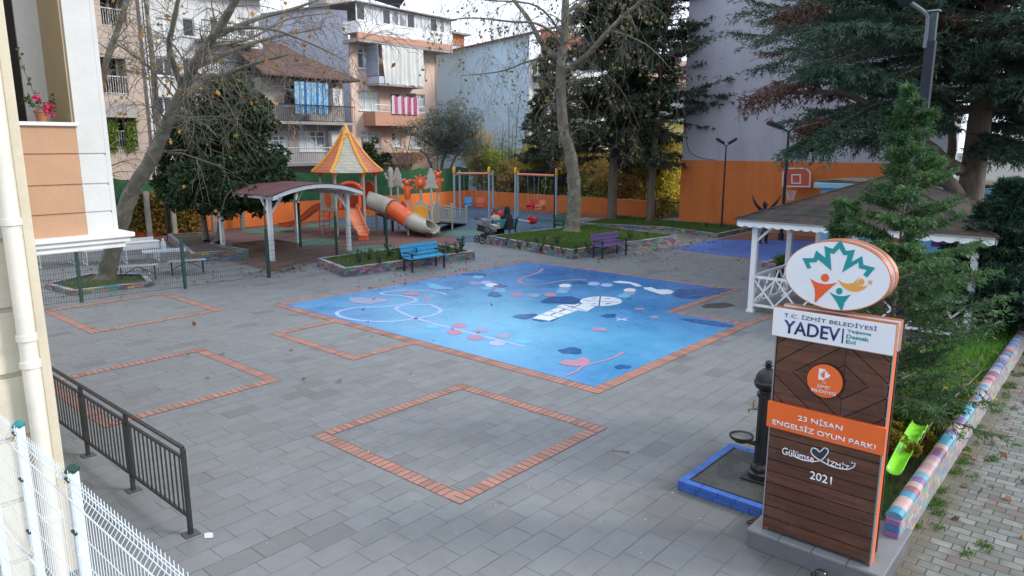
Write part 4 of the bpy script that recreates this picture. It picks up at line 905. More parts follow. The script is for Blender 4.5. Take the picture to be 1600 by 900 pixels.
# orange name board
ob = MB().bb(-.045, -.002, y0 - .03 + .01, y1 + .01, 1.315 - .205, 1.57 - .205).build('name_board', M['signorange'], sg, bevel=.003)
MB().bb(-.05, -.046, y0 - .021, y0 - .018, 1.315 - .205, 1.57 - .205).build('board_edge', M['greyalu'], ob)
def T(x, y, z): return Matrix.Translation((x, y, z)) @ Mf
cyb = (y0 - .02 + y1 + .01) / 2
text_part('lettering', '23 NİSAN', M['lettwhite'], ob, T(-.046, cyb + .03, 1.485 - .205), .40, .066, .012)
text_part('lettering', 'ENGELSİZ OYUN PARKI', M['lettwhite'], ob, T(-.046, cyb + .005, 1.385 - .205), .92, .066, .012)
# white name box, front and rear shell
nb = MB().bb(-.05, .04, 1.43 - 1.94, 2.48 - 1.94, 2.23 - .205, 2.50 - .205).build('name_box', M['signwhite'], sg, bevel=.004)
def frame_ring(mb, xa, xb, ya, yb, za, zb, t=.003):
    mb.bb(xa, xb, ya - t, ya, za - t, zb + t).bb(xa, xb, yb, yb + t, za - t, zb + t).bb(xa, xb, ya, yb, za - t, za).bb(xa, xb, ya, yb, zb, zb + t)
mb = MB(); frame_ring(mb, -.047, .038, 1.43 - 1.94, 2.48 - 1.94, 2.23 - .205, 2.50 - .205); mb.build('box_edge', M['rim'], nb)
nb2 = MB().bb(.10, .185, 1.43 - 1.94, 2.44 - 1.94, 2.235 - .205, 2.505 - .205).build('rear_name_box', M['signwhite'], sg, bevel=.004)
mb = MB(); frame_ring(mb, .102, .183, 1.43 - 1.94, 2.44 - 1.94, 2.235 - .205, 2.505 - .205); mb.build('box_edge', M['rim'], nb2)
MB().bb(.041, .099, 1.47 - 1.94, 2.40 - 1.94, 2.24 - .205, 2.48 - .205).build('box_spacer', M['greyalu'], sg)
text_part('lettering', 'T.C. İZMİT BELEDİYESİ', M['navytxt'], nb, T(-.0505, .035, 2.448 - .205), .80, .045, -.006)
text_part('lettering', 'YADEV', M['navytxt'], nb, T(-.0505, .18, 2.335 - .205), .50, .125, .014)
MB().bb(-.054, -.0505, -.10, -.088, 2.265 - .205, 2.40 - .205).build('divider', M['navytxt'], nb)
for k, (t_, w_) in enumerate((('Yaşama', .20), ('Destek', .185), ('Evi', .08))): text_part('lettering', t_, M['teal'], nb, T(-.0505, -.125 - w_ / 2, 2.385 - k * .048 - .205), w_, .036, .014)
# oval emblem
ze = 2.86 - .205; ce = (1.955 - 1.94, ze); A_, B_ = .445, .305
def oval(t=0.0, n=56): return [((A_ + t) * math.cos(2 * math.pi * i / n), (B_ + t) * math.sin(2 * math.pi * i / n)) for i in range(n)]
ov = MB().prism(oval(-.004), -.045, .045, T(0, ce[0], ce[1])).build('oval_face', M['signwhite'], sg)
def ring(name, xa, xb, par, dy=0.0, dz=0.0, t0=-.003, t1=.004):
    o_, i_ = oval(t1), oval(t0); n = len(o_); mt = Matrix.Translation((0, ce[0] + dy, ce[1] + dz)) @ Mf
    vs = [mt @ Vector((x, y, z)) for z in (-xa, -xb) for L_ in (o_, i_) for x, y in L_]; fs = []
    for i in range(n):
        j = (i + 1) % n; fs += [(i, j, 2 * n + j, 2 * n + i), (n + i, n + j, 3 * n + j, 3 * n + i), (i, j, n + j, n + i), (2 * n + i, 2 * n + j, 3 * n + j, 3 * n + i)]
    return MB().add(vs, fs).build(name, M['rim'], par, smooth=40)
ring('oval_edge', -.043, .043, ov)
mt = Matrix.Translation((.16, ce[0], ce[1])) @ Mf
ov2 = MB().prism(oval(-.004), -.045, .045, mt).build('rear_oval', M['signwhite'], sg); ring('oval_edge', .117, .203, ov2)
MB().prism(oval(-.05), -.04, .04, Matrix.Translation((.085, ce[0], ce[1])) @ Mf).build('oval_spacer', M['greyalu'], sg)
# emblem shapes: coordinates read off the face as (right, up)
def em(pts): return [PX(1220 + x / 7.5, 360 + y / 7.5, FX - .046) for x, y in pts]
def emb(name, pts, mat, lift=.0):
    L_ = [(-(p.y - 1.94 - ce[0]), p.z - .205 - ce[1]) for p in em(pts)]
    return MB().prism(L_, .0452 + lift, .049 + lift, T(0, ce[0], ce[1])).build(name, M[mat], ov)
emb('maple_zigzag', [(252, 325), (385, 325), (415, 235), (525, 322), (512, 182), (608, 215), (703, 108), (765, 240), (870, 225), (828, 370), (955, 300), (968, 402), (1107, 438), (1012, 550), (966, 520), (1010, 465), (915, 440), (913, 372), (718, 492), (785, 290), (735, 290), (688, 210), (622, 277), (578, 262), (594, 470), (437, 338), (418, 372), (330, 376), (357, 438), (315, 450)], 'teal')
def circ(cx, cy, r): return [(cx + r * math.cos(t * .3927), cy + r * math.sin(t * .3927)) for t in range(16)]
emb('figure_orange', [(340, 560), (375, 583), (440, 615), (520, 630), (590, 625), (665, 608), (600, 660), (520, 735), (450, 800), (408, 845), (396, 830), (402, 760), (398, 690), (375, 625)], 'logoorange'); emb('head', circ(519, 555, 48), 'logoorange')
emb('figure_yellow', [(668, 572), (720, 610), (790, 625), (850, 615), (880, 585), (925, 545), (895, 580), (893, 610), (910, 638), (945, 652), (990, 652), (1025, 642), (980, 685), (920, 712), (860, 718), (800, 705), (740, 672), (700, 630)], 'logoyellow'); emb('head', circ(942, 603, 38), 'logoyellow')
emb('star', [(1048 + (38 if i % 2 == 0 else 16) * math.sin(i * math.pi / 5), 608 - (36 if i % 2 == 0 else 15) * math.cos(i * math.pi / 5)) for i in range(10)], 'logoyellow')
emb('figure_teal', [(570, 722), (620, 750), (690, 770), (750, 768), (823, 752), (780, 800), (745, 850), (730, 905), (718, 935), (700, 930), (660, 850), (620, 790)], 'teal'); emb('head', circ(686, 711, 38), 'teal')
# round orange badge
bz = PX(1289.5, 595, FX - .03); by, bzz = bz.y - 1.94, bz.z - .205; rb = .155
bd = MB().prism([(rb * math.cos(i * .1963), rb * math.sin(i * .1963)) for i in range(32)], .03, .055, T(0, by, bzz)).build('round_badge', M['signorange'], sg, bevel=.003)
MB().prism([(.16 * math.cos(i * .1963), .16 * math.sin(i * .1963)) for i in range(32)], -.012, .03, T(0, by, bzz)).build('badge_backing', M['plankdark'], bd)
text_part('lettering', 'T.C.', M['lettwhite'], bd, T(-.0552, by, bzz - .012), .038, .018, .0)
text_part('lettering', 'İZMİT', M['lettwhite'], bd, T(-.0552, by, bzz - .05), .115, .036, .006); text_part('lettering', 'BELEDİYESİ', M['lettwhite'], bd, T(-.0552, by, bzz - .095), .215, .036, .006)
lf = [(0, 1), (.22, .58), (.5, .75), (.42, .2), (.8, .35), (1, .0), (.75, -.12), (.85, -.35), (.45, -.45), (.12, -.62), (0, -.95)]
leafp = lambda s_: [(s_ * x * .048, y * .05) for x, y in lf]
MB().prism([(-.055, -.052), (0.0, -.052), (0.0, .052), (-.055, .052)], .0553, .058, T(0, by, bzz + .062)).build('emblem_square', M['lettwhite'], bd)
MB().prism([(-x * .8, y) for x, y in leafp(1)], .0581, .060, T(0, by, bzz + .062)).build('leaf_half', M['signorange'], bd)
MB().prism(leafp(1), .0553, .058, T(0, by, bzz + .062)).build('leaf_half', M['lettwhite'], bd)
# smile script
cz = lambda x, y: (lambda p: (p.y - 1.94, p.z - .205))(PX(x, y, FX - .01))
y_, z_ = cz(1246, 711); text_part('lettering', 'Gülümse', M['lettwhite'], sg, T(-.001, y_, z_), .30, .075, .010)
y_, z_ = cz(1309, 726); text_part('lettering', 'İZMİT', M['lettwhite'], sg, T(-.001, y_, z_), .20, .065, .012)
def stroke(pts, r, mat, par, name='stroke'):
    W_ = smooth_path([Vector((-.008, *cz(*p))) for p in pts], 5); return MB().tube(W_, r, 5).build(name, mat, par)
stroke([(1238, 709), (1250, 716), (1265, 720.5), (1282, 720), (1290, 712), (1295, 705), (1290, 699), (1283, 701), (1280, 709)][0:0] or [(1238, 711), (1252, 718), (1270, 721), (1283, 719), (1291, 711), (1294, 704), (1288, 700), (1281, 706), (1276, 702), (1270, 700), (1267, 706), (1272, 713), (1284, 721), (1300, 729), (1318, 733), (1330, 732), (1336, 727)], .0055, M['lettwhite'], sg, 'smile_line')
hp = [(1270, 708), (1268, 703), (1272, 700), (1278, 703), (1281, 708), (1287, 701), (1292, 704), (1291, 711), (1285, 717), (1276, 714)]
MB().prism([(-(cz(*p)[0]), cz(*p)[1]) for p in hp], .0, .004, Mf).build('heart', plain('slate_blue', (.02, .035, .06, 1), .4), sg)
y_, z_ = cz(1333, 724); text_part('lettering', '“', M['lettwhite'], sg, T(-.001, y_, z_), .04, .018, .01)
y_, z_ = cz(1282, 747); text_part('lettering', '2021', M['lettwhite'], sg, T(-.001, y_, z_), .20, .082, .012)

# ground spotlight by the plinth
t = thing('ground_spotlight', 'black round floodlight at the foot of the sign plinth', 'spotlight', (6.33, 1.78, 0))
MB().lathe([(.05, 0), (.05, .01), (.02, .015), (.02, .06)], n=12).build('foot', M['black'], t, smooth=40); MB().sphere((0, 0, .11), .062, 16, 10).build('lamp_head', plain('black_gloss', (.02, .02, .022, 1), .15, .1), t, smooth=60)
MB().tube([(.0, -.075, .03), (0, -.08, .11)], .008, 6).tube([(0, .075, .03), (0, .08, .11)], .008, 6).build('bracket', M['black'], t)

# ================================================================== DRINKING FOUNTAIN
t = thing('fountain_platform', 'low blue painted brick platform with a wet steel grating', 'platform', (7.16, 2.60, 0))
mb = MB(); LX, LY = 1.42, 1.09
for c in range(2):
    z0, z1 = c * .062 + .001, (c + 1) * .062
    for i in range(6):
        o_ = (.5 if c else 0) * .2; a0 = max(0, i * .215 - o_ * .5); a1 = min(LY, (i + 1) * .215 - o_ * .5 - .004)
        if a1 > a0: mb.bb(0 + (.004 if c == 0 else 0), .10, a0, a1, z0, z1 - .003)
    for i in range(8):
        a0 = max(.1, i * .215 - (.1 if c else 0)); a1 = min(LX, (i + 1) * .215 - (.1 if c else 0) - .004)
        if a1 > a0: mb.bb(a0, a1, LY - .10, LY, z0, z1 - .003); mb.bb(a0, a1, 0, .1, z0, z1 - .003)
    for i in range(5): mb.bb(LX - .1, LX, .1 + i * .18, .1 + (i + 1) * .18 - .004, z0, z1 - .003)
mb.build('brick_border', plain('blue_painted_brick', (.035, .115, .42, 1), .4, .18, 5, dirt=(.05, .07, .13, 1), dirtamt=.5), t, bevel=.004)
s = NT('wet_grating'); X, Y_, Z = s.xyz(s.obj()); m1, v1, c1 = s.tiles(X, Y_, .026, .026, .012, .5); n1 = s.noise(s.obj(), 2.5, 4)
s.out(s.mix(m1, (.10, .105, .10, 1), (.012, .012, .012, 1)), s.rng(n1, .4, .6, .12, .5), s.bump(s.math('SUBTRACT', 1.0, m1), .8, .01), s.math('MULTIPLY', s.math('SUBTRACT', 1.0, m1), .5))
MB().bb(.1, LX - .1, .1, LY - .1, .09, .118).build('grating', s.m, t)
MB().bb(.095, .115, .095, LY - .095, .112, .128).bb(.115, LX - .1, .095, .112, .112, .127).bb(.115, LX - .1, LY - .112, LY - .095, .112, .127).build('grating_frame', M['black'], t)
fp = P(1183, 746, .12); t = thing('drinking_fountain', 'black cast iron fountain column with brass tap and round bowl', 'fountain', (fp.x + .02, fp.y - .03, .119))
def fz(y): return PD(1195, y, fp.x * cY + fp.y * sY).z - .119
MB().box((0, 0, .012), (.34, .34, .024)).build('base_plate', M['black'], t, bevel=.004)
mb = MB(); H = fz(563)
mb.lathe([(.145, .024), (.145, .08), (.12, .10), (.125, .13), (.115, .17), (.092, .19), (.088, .22)], n=24)
mb.lathe([(.088, .2), (.082, H * .70)], n=28, flute=.09)
mb.lathe([(.082, H * .695), (.105, H * .70), (.105, H * .73), (.085, H * .74), (.085, H * .755), (.125, H * .775), (.145, H * .80), (.15, H * .82), (.135, H * .835)], n=28, flute=.03)
mb.lathe([(.135, H * .83), (.13, H * .86), (.105, H * .895), (.06, H * .925), (.032, H * .935), (.032, H * .945), (.045, H * .955), (.045, H * .96), (.02, H * .965), (.04, H * .98), (.035, H * .99), (.012, H)], n=28, flute=.06)
mb.build('column', plain('cast_iron_black', (.007, .009, .012, 1), .38, .2, 6), t, smooth=35)
br = plain('brass', (.36, .26, .12, 1), .35, .15, 5, .8); rt = Vector((-sY * -1, 0, 0))
zt_ = fz(638); d2 = Vector((-.75, .66, 0)).normalized()          # spout points away from the sign, over the grating
mb = MB(); a = d2 * .085; mb.tube([a + Vector((0, 0, zt_)), d2 * .17 + Vector((0, 0, zt_)), d2 * .20 + Vector((0, 0, zt_)), d2 * .205 + Vector((0, 0, zt_ - .035))], [.013, .013, .013, .011], 8)
mb.tube([d2 * .15 + Vector((0, 0, zt_)), d2 * .15 + Vector((0, 0, zt_ + .07))], [.012, .008], 8); mb.tube([d2 * .15 + Vector((-.0, 0, zt_ + .09)) + Vector((.02 * math.cos(k * .7), 0, .022 * math.sin(k * .7))) for k in range(9)], .006, 5); mb.build('tap', br, t, smooth=40)
zb_ = fz(680); bc = d2 * .27
mb = MB(); mb.lathe([(.03, -.07), (.07, -.06), (.125, -.02), (.14, .0), (.14, .02), (.125, .02), (.11, .0), (.05, -.012), (.04, -.01)], (bc.x, bc.y, zb_), n=24)
mb.tube([d2 * .07 + Vector((0, 0, zb_ - .10)), d2 * .15 + Vector((0, 0, zb_ - .08)), d2 * .22 + Vector((0, 0, zb_ - .05))], [.03, .025, .03], 8); mb.build('bowl', plain('bowl_iron', (.02, .02, .02, 1), .45, .3), t, smooth=40)
MB().lathe([(.12, .004), (.1, .006), (.045, -.008), (.04, -.006), (.03, -.006)], (bc.x, bc.y, zb_ + .0), n=20).build('drain_plate', plain('bowl_steel', (.22, .21, .19, 1), .4, .2, 8, .6), t, smooth=40)

# ================================================================== MOSAIC WALL AND RIGHT BED
t = thing('mosaic_planter_wall', 'pastel mosaic tiled planter wall along the sidewalk with glossy rounded caps', 'planter wall')
MB().bb(7.60, 24, 1.375, 1.50, 0, .40).bb(7.32, 7.599, 1.37, 1.50, .206, .40).build('wall', M['mosaic'], t)
capc = [(.42, .25, .30, 1), (.08, .28, .40, 1), (.28, .13, .16, 1), (.22, .14, .30, 1), (.46, .34, .31, 1), (.14, .34, .42, 1)]
CM = [plain('cap_glaze_%s' % n_, c, .16, .05, 3) for n_, c in zip(('rose', 'blue', 'plum', 'violet', 'salmon', 'aqua'), capc)]
mb = MB(); x = 7.32; i = 0; rr = random.Random(3)
while x < 24:
    L_ = .145; mb.m(rr.randrange(6)); n = 10
    prof = [(.078 * math.cos(a), .03 + .05 * math.sin(a)) for a in [math.pi * k / n for k in range(n + 1)]] + [(-.078, 0), (.078, 0)][::1]
    prof = [(.078, 0)] + [(.078 * math.cos(math.pi * k / n), .012 + .05 * math.sin(math.pi * k / n)) for k in range(n + 1)] + [(-.078, 0)]
    mb.prism([(1.4375 + p[0], .40 + p[1]) for p in prof], x + .002, x + L_ - .002, Matrix(((0, 0, 1, 0), (1, 0, 0, 0), (0, 1, 0, 0), (0, 0, 0, 1)))); x += L_
mb.build('rounded_cap', CM, t, smooth=40)
cols = ['rose', 'blue', 'rose']; 
for k in range(3): MB().bb(7.28, 7.319, 1.372, 1.50, .208 + k * .064, .208 + (k + 1) * .064 - .004).build('end_brick', [CM[3], plain('end_blue', (.05, .17, .42, 1), .3), CM[3]][k], t, bevel=.004)
struct('bed_soil', MB().add([(7.6, 1.5, .20), (24, 1.5, .30), (24, 4.6, .30), (16.9, 2.1, .16), (9.0, 3.4, .06), (7.6, 2.6, .06)], [(0, 1, 2, 3, 4, 5)]), M['dirt'])
grass_obj('grass', 'bright green grass growing behind the mosaic wall', [(10.2, 1.52), (24, 1.52), (24, 4.2), (17, 2.4), (11, 2.9)], .24, 26000, .16, M['brightgrass'], None, .014)
grass_obj('grass', 'short grass tufts beside the sign at the near end of the bed', [(7.62, 1.52), (10.2, 1.52), (10.2, 2.9), (7.7, 2.3)], .18, 5200, .12, M['brightgrass'], None, .010)
t = thing('green_slide_piece', 'broken lime green plastic chute lying in the bed behind the mosaic wall', 'plastic chute')
a = PY(1392, 775, 1.72); b_ = PY(1432, 715, 1.78); mb = MB(); vs = []; fs = []; nA = 12; nB = 7; A3 = Vector((a.x, a.y, .34)); B3 = Vector((b_.x, b_.y, .44)); dd = (B3 - A3); sd_ = Vector((0, 1, 0)); 
for i in range(nA + 1):
    k = i / nA; c0 = A3 + dd * k + Vector((0, 0, .04 * math.sin(k * 3.1)))
    for j in range(nB):
        th = math.pi * (j / (nB - 1)); w_ = .085 + .015 * k; jag = (.03 * ((i % 2) * 2 - 1) if j == nB - 1 and i > 3 else 0)
        vs.append(c0 + sd_ * (w_ * math.cos(th)) + Vector((0, 0, -.06 * math.sin(th) + .05 + jag)))
for i in range(nA):
    for j in range(nB - 1): fs.append((i * nB + j, i * nB + j + 1, (i + 1) * nB + j + 1, (i + 1) * nB + j))
o = mb.add(vs, fs).build('chute', plain('lime_plastic', (.24, .72, .04, 1), .22, .08, 4), t, smooth=50); md = o.modifiers.new('thick', 'SOLIDIFY'); md.thickness = .008

# ================================================================== FENCES LEFT
# black railing along the house
t = thing('black_railing', 'black steel balustrade with base plates beside the cream house', 'railing', (2.91, 0, 0))
ys = [7.03, 8.5, 9.95, 11.4, 12.85]
for y in ys:
    p = MB().bb(-.022, .022, y - .022, y + .022, .0, .955).build('post', M['black'], t, bevel=.003); MB().bb(-.075, .075, y - .075, y + .075, .001, .012).build('base_plate', plain('grey_plate', (.07, .07, .075, 1), .5), p)
MB().bb(-.02, .02, ys[0], ys[-1], .956, .98).build('top_rail', M['black'], t)
for y0_, y1_ in zip(ys, ys[1:]):
    mb = MB().bb(-.015, .015, y0_ + .0225, y1_ - .0225, .84, .865).bb(-.015, .015, y0_ + .0225, y1_ - .0225, .19, .215); n = 13
    for i in range(1, n): y = y0_ + (y1_ - y0_) * i / n; mb.bb(-.007, .007, y - .007, y + .007, .215, .84)
    mb.build('baluster_panel', M['black'], t)
MB().sheet([(3.02 + .045 * math.cos(k * .5) * (1 + .3 * math.sin(k * 2.1)), 6.86 + .07 * math.sin(k * .5)) for k in range(12)], .006).build('litter_scrap', M['offwhite'])
tag(bpy.data.objects['litter_scrap'], 'pale torn scrap of litter beside the end post of the black railing', 'litter')
# white mesh fence in the foreground
t = thing('white_mesh_fence', 'white welded wire fence with square posts in the near corner', 'fence')
ZT = 1.93
pA = P(24, 668, ZT); pB = P(119, 735, ZT); FXW = (pA.x + pB.x) / 2; yA, yB2 = pA.y, pB.y; PITCHF = yA - yB2
posts = [yA + PITCHF, yA, yB2, yB2 - 2.45]
def fpost(y):
    p = MB().bb(FXW - .03, FXW + .03, y - .03, y + .03, -.02, ZT).build('post', M['whitemetal'], t, bevel=.004)
    MB().lathe([(.046, 0), (.046, .018), (.015, .05), (.0, .052)], (FXW, y, ZT), n=4).build('post_cap', M['greenmetal'] if y == yB2 else plain('teal_cap', (.03, .22, .22, 1), .5), p)
    mb = MB()
    for z in (ZT - .05, ZT - .42, ZT - .85, ZT - 1.3): mb.bb(FXW - .045, FXW - .028, y - .045, y + .03, z, z + .014)
    mb.build('clip', M['greenmetal'], p)
for y in posts: fpost(y)
def prof(z):                      # folded profile of the panel, metres towards -X
    d = 0
    for zc in (ZT - .12, ZT - 1.02): d = max(d, .038 * max(0, 1 - abs(z - zc) / .055))
    return -d - .035
def fpanel(y0_, y1_, name='wire_panel'):
    mb = MB(); n = int((y1_ - y0_) / .05); zs = [0.08, ZT - 1.075, ZT - 1.02, ZT - .965, ZT - .175, ZT - .12, ZT - .065, ZT + .03]
    for i in range(n + 1): y = y0_ + (y1_ - y0_) * i / n; mb.tube([(FXW + prof(z), y, z) for z in zs], .0027, 4, cap=False)
    for z in (.1, .3, .5, .7, ZT - 1.07, ZT - 1.03, ZT - .97, ZT - .75, ZT - .56, ZT - .37, ZT - .18, ZT - .16, ZT - .07, ZT - .03, ZT - .005):
        mb.tube([(FXW + prof(z) - .005, y0_, z), (FXW + prof(z) - .005, y1_, z)], .0034, 4, cap=False)
    mb.build(name, M['whitemetal'], t)
for y1_, y0_ in zip(posts, posts[1:]): fpanel(y0_ + .032, y1_ - .032)
# green mesh fences
def green_fence(pts, label, h=1.45, hts=None, rows=.15, cover=True):
    t = thing('green_mesh_fence', label, 'fence'); 
    for i, (x, y) in enumerate(pts):
        hh = hts[i] if hts else h; MB().bb(x - .035, x + .035, y - .035, y + .035, 0, min(hh, 1.5)).bb(x - .018, x + .018, y - .018, y + .018, min(hh, 1.5) - .005, max(hh, 1.5)).build('post', M['greenmetal'], t, bevel=.004)
    for i in range(len(pts) - 1):
        a, b_ = Vector((*pts[i], 0)), Vector((*pts[i + 1], 0)); d = b_ - a; n = int(d.length / .055); mb = MB(); hm = 1.28
        for k in range(1, n): q = a + d * k / n; mb.tube([(q.x, q.y, .04), (q.x, q.y, hm)], .0042, 3, cap=False)
        for k in range(int(hm / rows)): z = .06 + k * rows; mb.tube([(a.x, a.y, z), (b_.x, b_.y, z)], .0048, 3, cap=False)
        mb.build('wire_panel', M['greenmetal'], t)
    return t
green_fence([(3.6, 20.45), (6.21, 20.25), (8.79, 20.02), (11.25, 19.8)], 'dark green wire mesh fence in front of the picnic table', 1.45, [1.4, 1.32, 1.48, 2.2])
green_fence([(11.3, 19.85), (15.0, 21.6), (17.05, 21.3)], 'dark green wire mesh fence behind the brick planter with the blue bench', 1.2, [1.2, 1.65, 1.35])
t = thing('green_post', 'slim lone dark green post standing under the pergola', 'post', (*P(470, 386).xy, 0)); MB().bb(-.04, .04, -.04, .04, 0, 1.75).build('post', M['greenmetal'], t)

# ================================================================== PLANTERS
def planter(label, poly, h, wt=.13, grass_n=0, gh=.1, soil=None, cat='planter', gmat='grass'):
    n = len(poly); t = thing('brick_planter', label, cat); P_ = [Vector(p) for p in poly]
    area = sum(P_[i].x * P_[(i + 1) % n].y - P_[(i + 1) % n].x * P_[i].y for i in range(n)); s_ = 1 if area > 0 else -1; inn = []
    for i in range(n):
        a, b_, c = P_[i - 1], P_[i], P_[(i + 1) % n]; d1 = (b_ - a).normalized(); d2_ = (c - b_).normalized(); n1 = Vector((-d1.y, d1.x)) * s_; n2 = Vector((-d2_.y, d2_.x)) * s_; bis = (n1 + n2).normalized()
        inn.append(b_ + bis * wt / max(.3, bis.dot(n1)))
    vs = []; 
    for L_ in (P_, inn): vs += [(p.x, p.y, z) for z in (0, h) for p in L_]
    fs = []
    for i in range(n):
        j = (i + 1) % n; fs += [(i, j, n + j, n + i), (2 * n + i, 2 * n + j, 3 * n + j, 3 * n + i), (n + i, n + j, 3 * n + j, 3 * n + i)]
    MB().add(vs, fs).build('brick_wall', M['brick'], t)
    # soft lighter mortar cap line
    MB().add([(p.x, p.y, h + .003 + (.012 if k else 0)) for k in (0, 1) for L_ in (P_, inn) for p in L_], [(2 * n + i, 2 * n + (i + 1) % n, 3 * n + (i + 1) % n, 3 * n + i) for i in range(n)] + [(i, (i + 1) % n, 2 * n + (i + 1) % n, 2 * n + i) for i in range(n)]).build('coping', mat_cope, t)
    MB().sheet([(p.x, p.y) for p in inn], h - .05).build('soil', M[soil or 'grassmat'], t)
    if grass_n: grass_obj('grass', 'grass filling ' + label, [(p.x, p.y) for p in inn], h - .04, grass_n, gh, M[gmat])
    return t
def mk_cope():
    s = NT('brick_coping'); p = s.obj(); X, Y_, Z = s.xyz(p); m, v, c = s.tiles(s.math('ADD', X, s.math('MULTIPLY', Y_, 1.0)), 0.05, .2, .3, .02, 0.0)
    pal = [(.25, .10, .13), (.10, .20, .38), (.40, .36, .38), (.14, .30, .34), (.42, .30, .32), (.16, .12, .22), (.38, .36, .35)]
    cc = s.ramp(v, [(i / 7, x + (1,)) for i, x in enumerate(pal)], True); cc = s.mix(s.rng(s.noise(p, 8, 4), .4, .7, 0, .5), cc, (.26, .26, .26, 1)); s.out(cc, .5); return s.m
mat_cope = mk_cope()
planter('the long brick planter behind the blue bench', [(13.44, 20.5), (12.83, 18.13), (18.09, 17.66), (18.6, 20.3)], .26, grass_n=9000, gh=.12, soil='dirt')
planter('the large brick planter holding the tall plane tree', [(21.2, 20.0), (20.25, 15.0), (26.56, 14.16), (27.4, 19.4)], .32, grass_n=26000, gh=.13)
planter('the back brick kerbed bed under the conifers', [(28.9, 20.9), (30.1, 16.9), (29.25, 13.75), (33.0, 13.75), (33.05, 17.5), (33.3, 19.6), (33.3, 21.6)], .16, grass_n=15000, gh=.12)
planter('the small brick planter under the magnolia', [(11.03, 24.4), (12.85, 23.85), (12.75, 26.3), (14.9, 29.6), (12.9, 30.6)], .30, grass_n=0, soil='dirt')
planter('the low brick ring round the leaning tree', [(6.2, 23.1), (6.35, 21.4), (8.35, 21.1), (8.75, 22.6), (7.7, 24.0)], .12, wt=.14, grass_n=1800, gh=.1, soil='dirt')
planter('the low brick kerb beyond the gazebo', [(23.2, 9.3), (22.6, 7.2), (25.5, 6.9), (26, 9.0)], .14, grass_n=900)

# small rosemary-like plants in the planters
def make_sprig(label, loc, h, group, seed):
    rr = random.Random(seed); t = thing('small_plant', label, 'plant', loc, rr.uniform(0, 6), group); mb = MB(); P0 = []; D0 = []
    for i in range(6):
        a = rr.uniform(0, 6.28); e = Vector((math.cos(a) * h * .3, math.sin(a) * h * .3, h * rr.uniform(.7, 1.1))); mb.tube([(0, 0, 0), e * .5 + Vector((0, 0, .03)), e], .006, 3)
        for k in range(22): q = e * rr.uniform(.15, 1); P0.append(q); D0.append(Vector((rr.gauss(0, 1), rr.gauss(0, 1), rr.gauss(.4, .8))))
    mb.build('stem', M['trunkbrown'], t); V, F = leaf_quads(np.array(P0), np.array(D0), h * .22, h * .07); npmesh('leaves', V, F, M['sprigleaf'], t); return t
M['sprigleaf'] = foliage_mat('sprig_leaves', [(.025, .05, .025, 1), (.05, .08, .045, 1), (.035, .06, .03, 1)])
sprig0 = make_sprig('small dark upright sprig in the planter by the blue bench, nearest its left corner', (*P(560, 412, .24).xy, .24), .42, 'sprigs in the blue bench planter', 1)
W1 = [(575, 405), (592, 411), (610, 401), (628, 405), (655, 396), (690, 396), (700, 392), (715, 395), (722, 389), (645, 407), (668, 402)]
for i, (px, py) in enumerate(W1): o = dup(sprig0, 'small dark upright sprig growing in the planter behind the blue bench', (*P(px, py + 2, .24).xy, .23), i * 1.3); s_ = random.uniform(.8, 1.3); o.scale = (s_,) * 3
sprig0['label'] = 'small dark upright sprig growing in the planter behind the blue bench'
for i, (px, py) in enumerate([(790, 384), (812, 390), (825, 386), (845, 394), (862, 391), (880, 397), (900, 396), (850, 376), (838, 381), (918, 390), (870, 383), (940, 382), (960, 378), (985, 374), (1010, 370)]):
    o = dup(sprig0, 'small dark sprig growing in the grass of the large plane tree planter', (*P(px, py, .30).xy, .28), i * 1.7); o['group'] = 'sprigs in the plane tree planter'; s_ = random.uniform(.6, 1.0); o.scale = (s_,) * 3

# ================================================================== BENCHES
def make_bench(label, loc, rz, mat, L=1.42):
    """faces local -Y"""
    t = thing('park_bench', label, 'bench', loc, rz, 'park benches with black arms'); h = L / 2
    mb = MB()
    for i in range(3): mb.box((0, -.30 + i * .14, .43 + .006 * i), (L + .1, .125, .035))
    mb.build('seat', mat, t, bevel=.006)
    mb = MB()
    for i in range(3): mb.box((0, .10 + i * .035, .53 + i * .125), (L + .1, .03, .115), rx=-.26)
    mb.build('backrest', mat, t, bevel=.006)
    for sx in (-1, 1):
        x = sx * (h - .04)
        MB().box((x, -.31, .29), (.05, .05, .58)).build('leg', M['black'], t, bevel=.004)
        MB().tube([(x, .10, 0), (x, .10, .42), (x, .21, .84)], .032, 4).build('leg', M['black'], t)
        MB().box((x, -.11, .60), (.06, .48, .035)).build('armrest', M['black'], t, bevel=.004)
        MB().box((x, -.10, .39), (.04, .40, .04)).build('seat_bearer', M['black'], t)
    return t
bm_blue = plain('bench_blue', (.04, .33, .56, 1), .4, .08, 5); bm_pur = plain('bench_purple', (.135, .075, .23, 1), .45, .1, 5, dirt=(.22, .17, .28, 1), dirtamt=.4)
bm_teal = plain('bench_teal', (.045, .19, .29, 1), .4, .1, 5); bm_green = plain('bench_green', (.03, .13, .09, 1), .4, .1, 5)
make_bench('bright blue slatted bench in front of the brick planter', (15.42, 17.46, 0), R(-2), bm_blue)
make_bench('purple slatted bench against the large planter', (21.75, 14.46, 0), R(-5), bm_pur, 1.45)
make_bench('teal blue bench seen from behind with two people on it', (22.95, 20.75, 0), R(172), bm_teal, 1.45)
make_bench('dark green bench behind the plane tree trunk', (26.55, 20.1, 0), R(12), bm_green, 1.6)

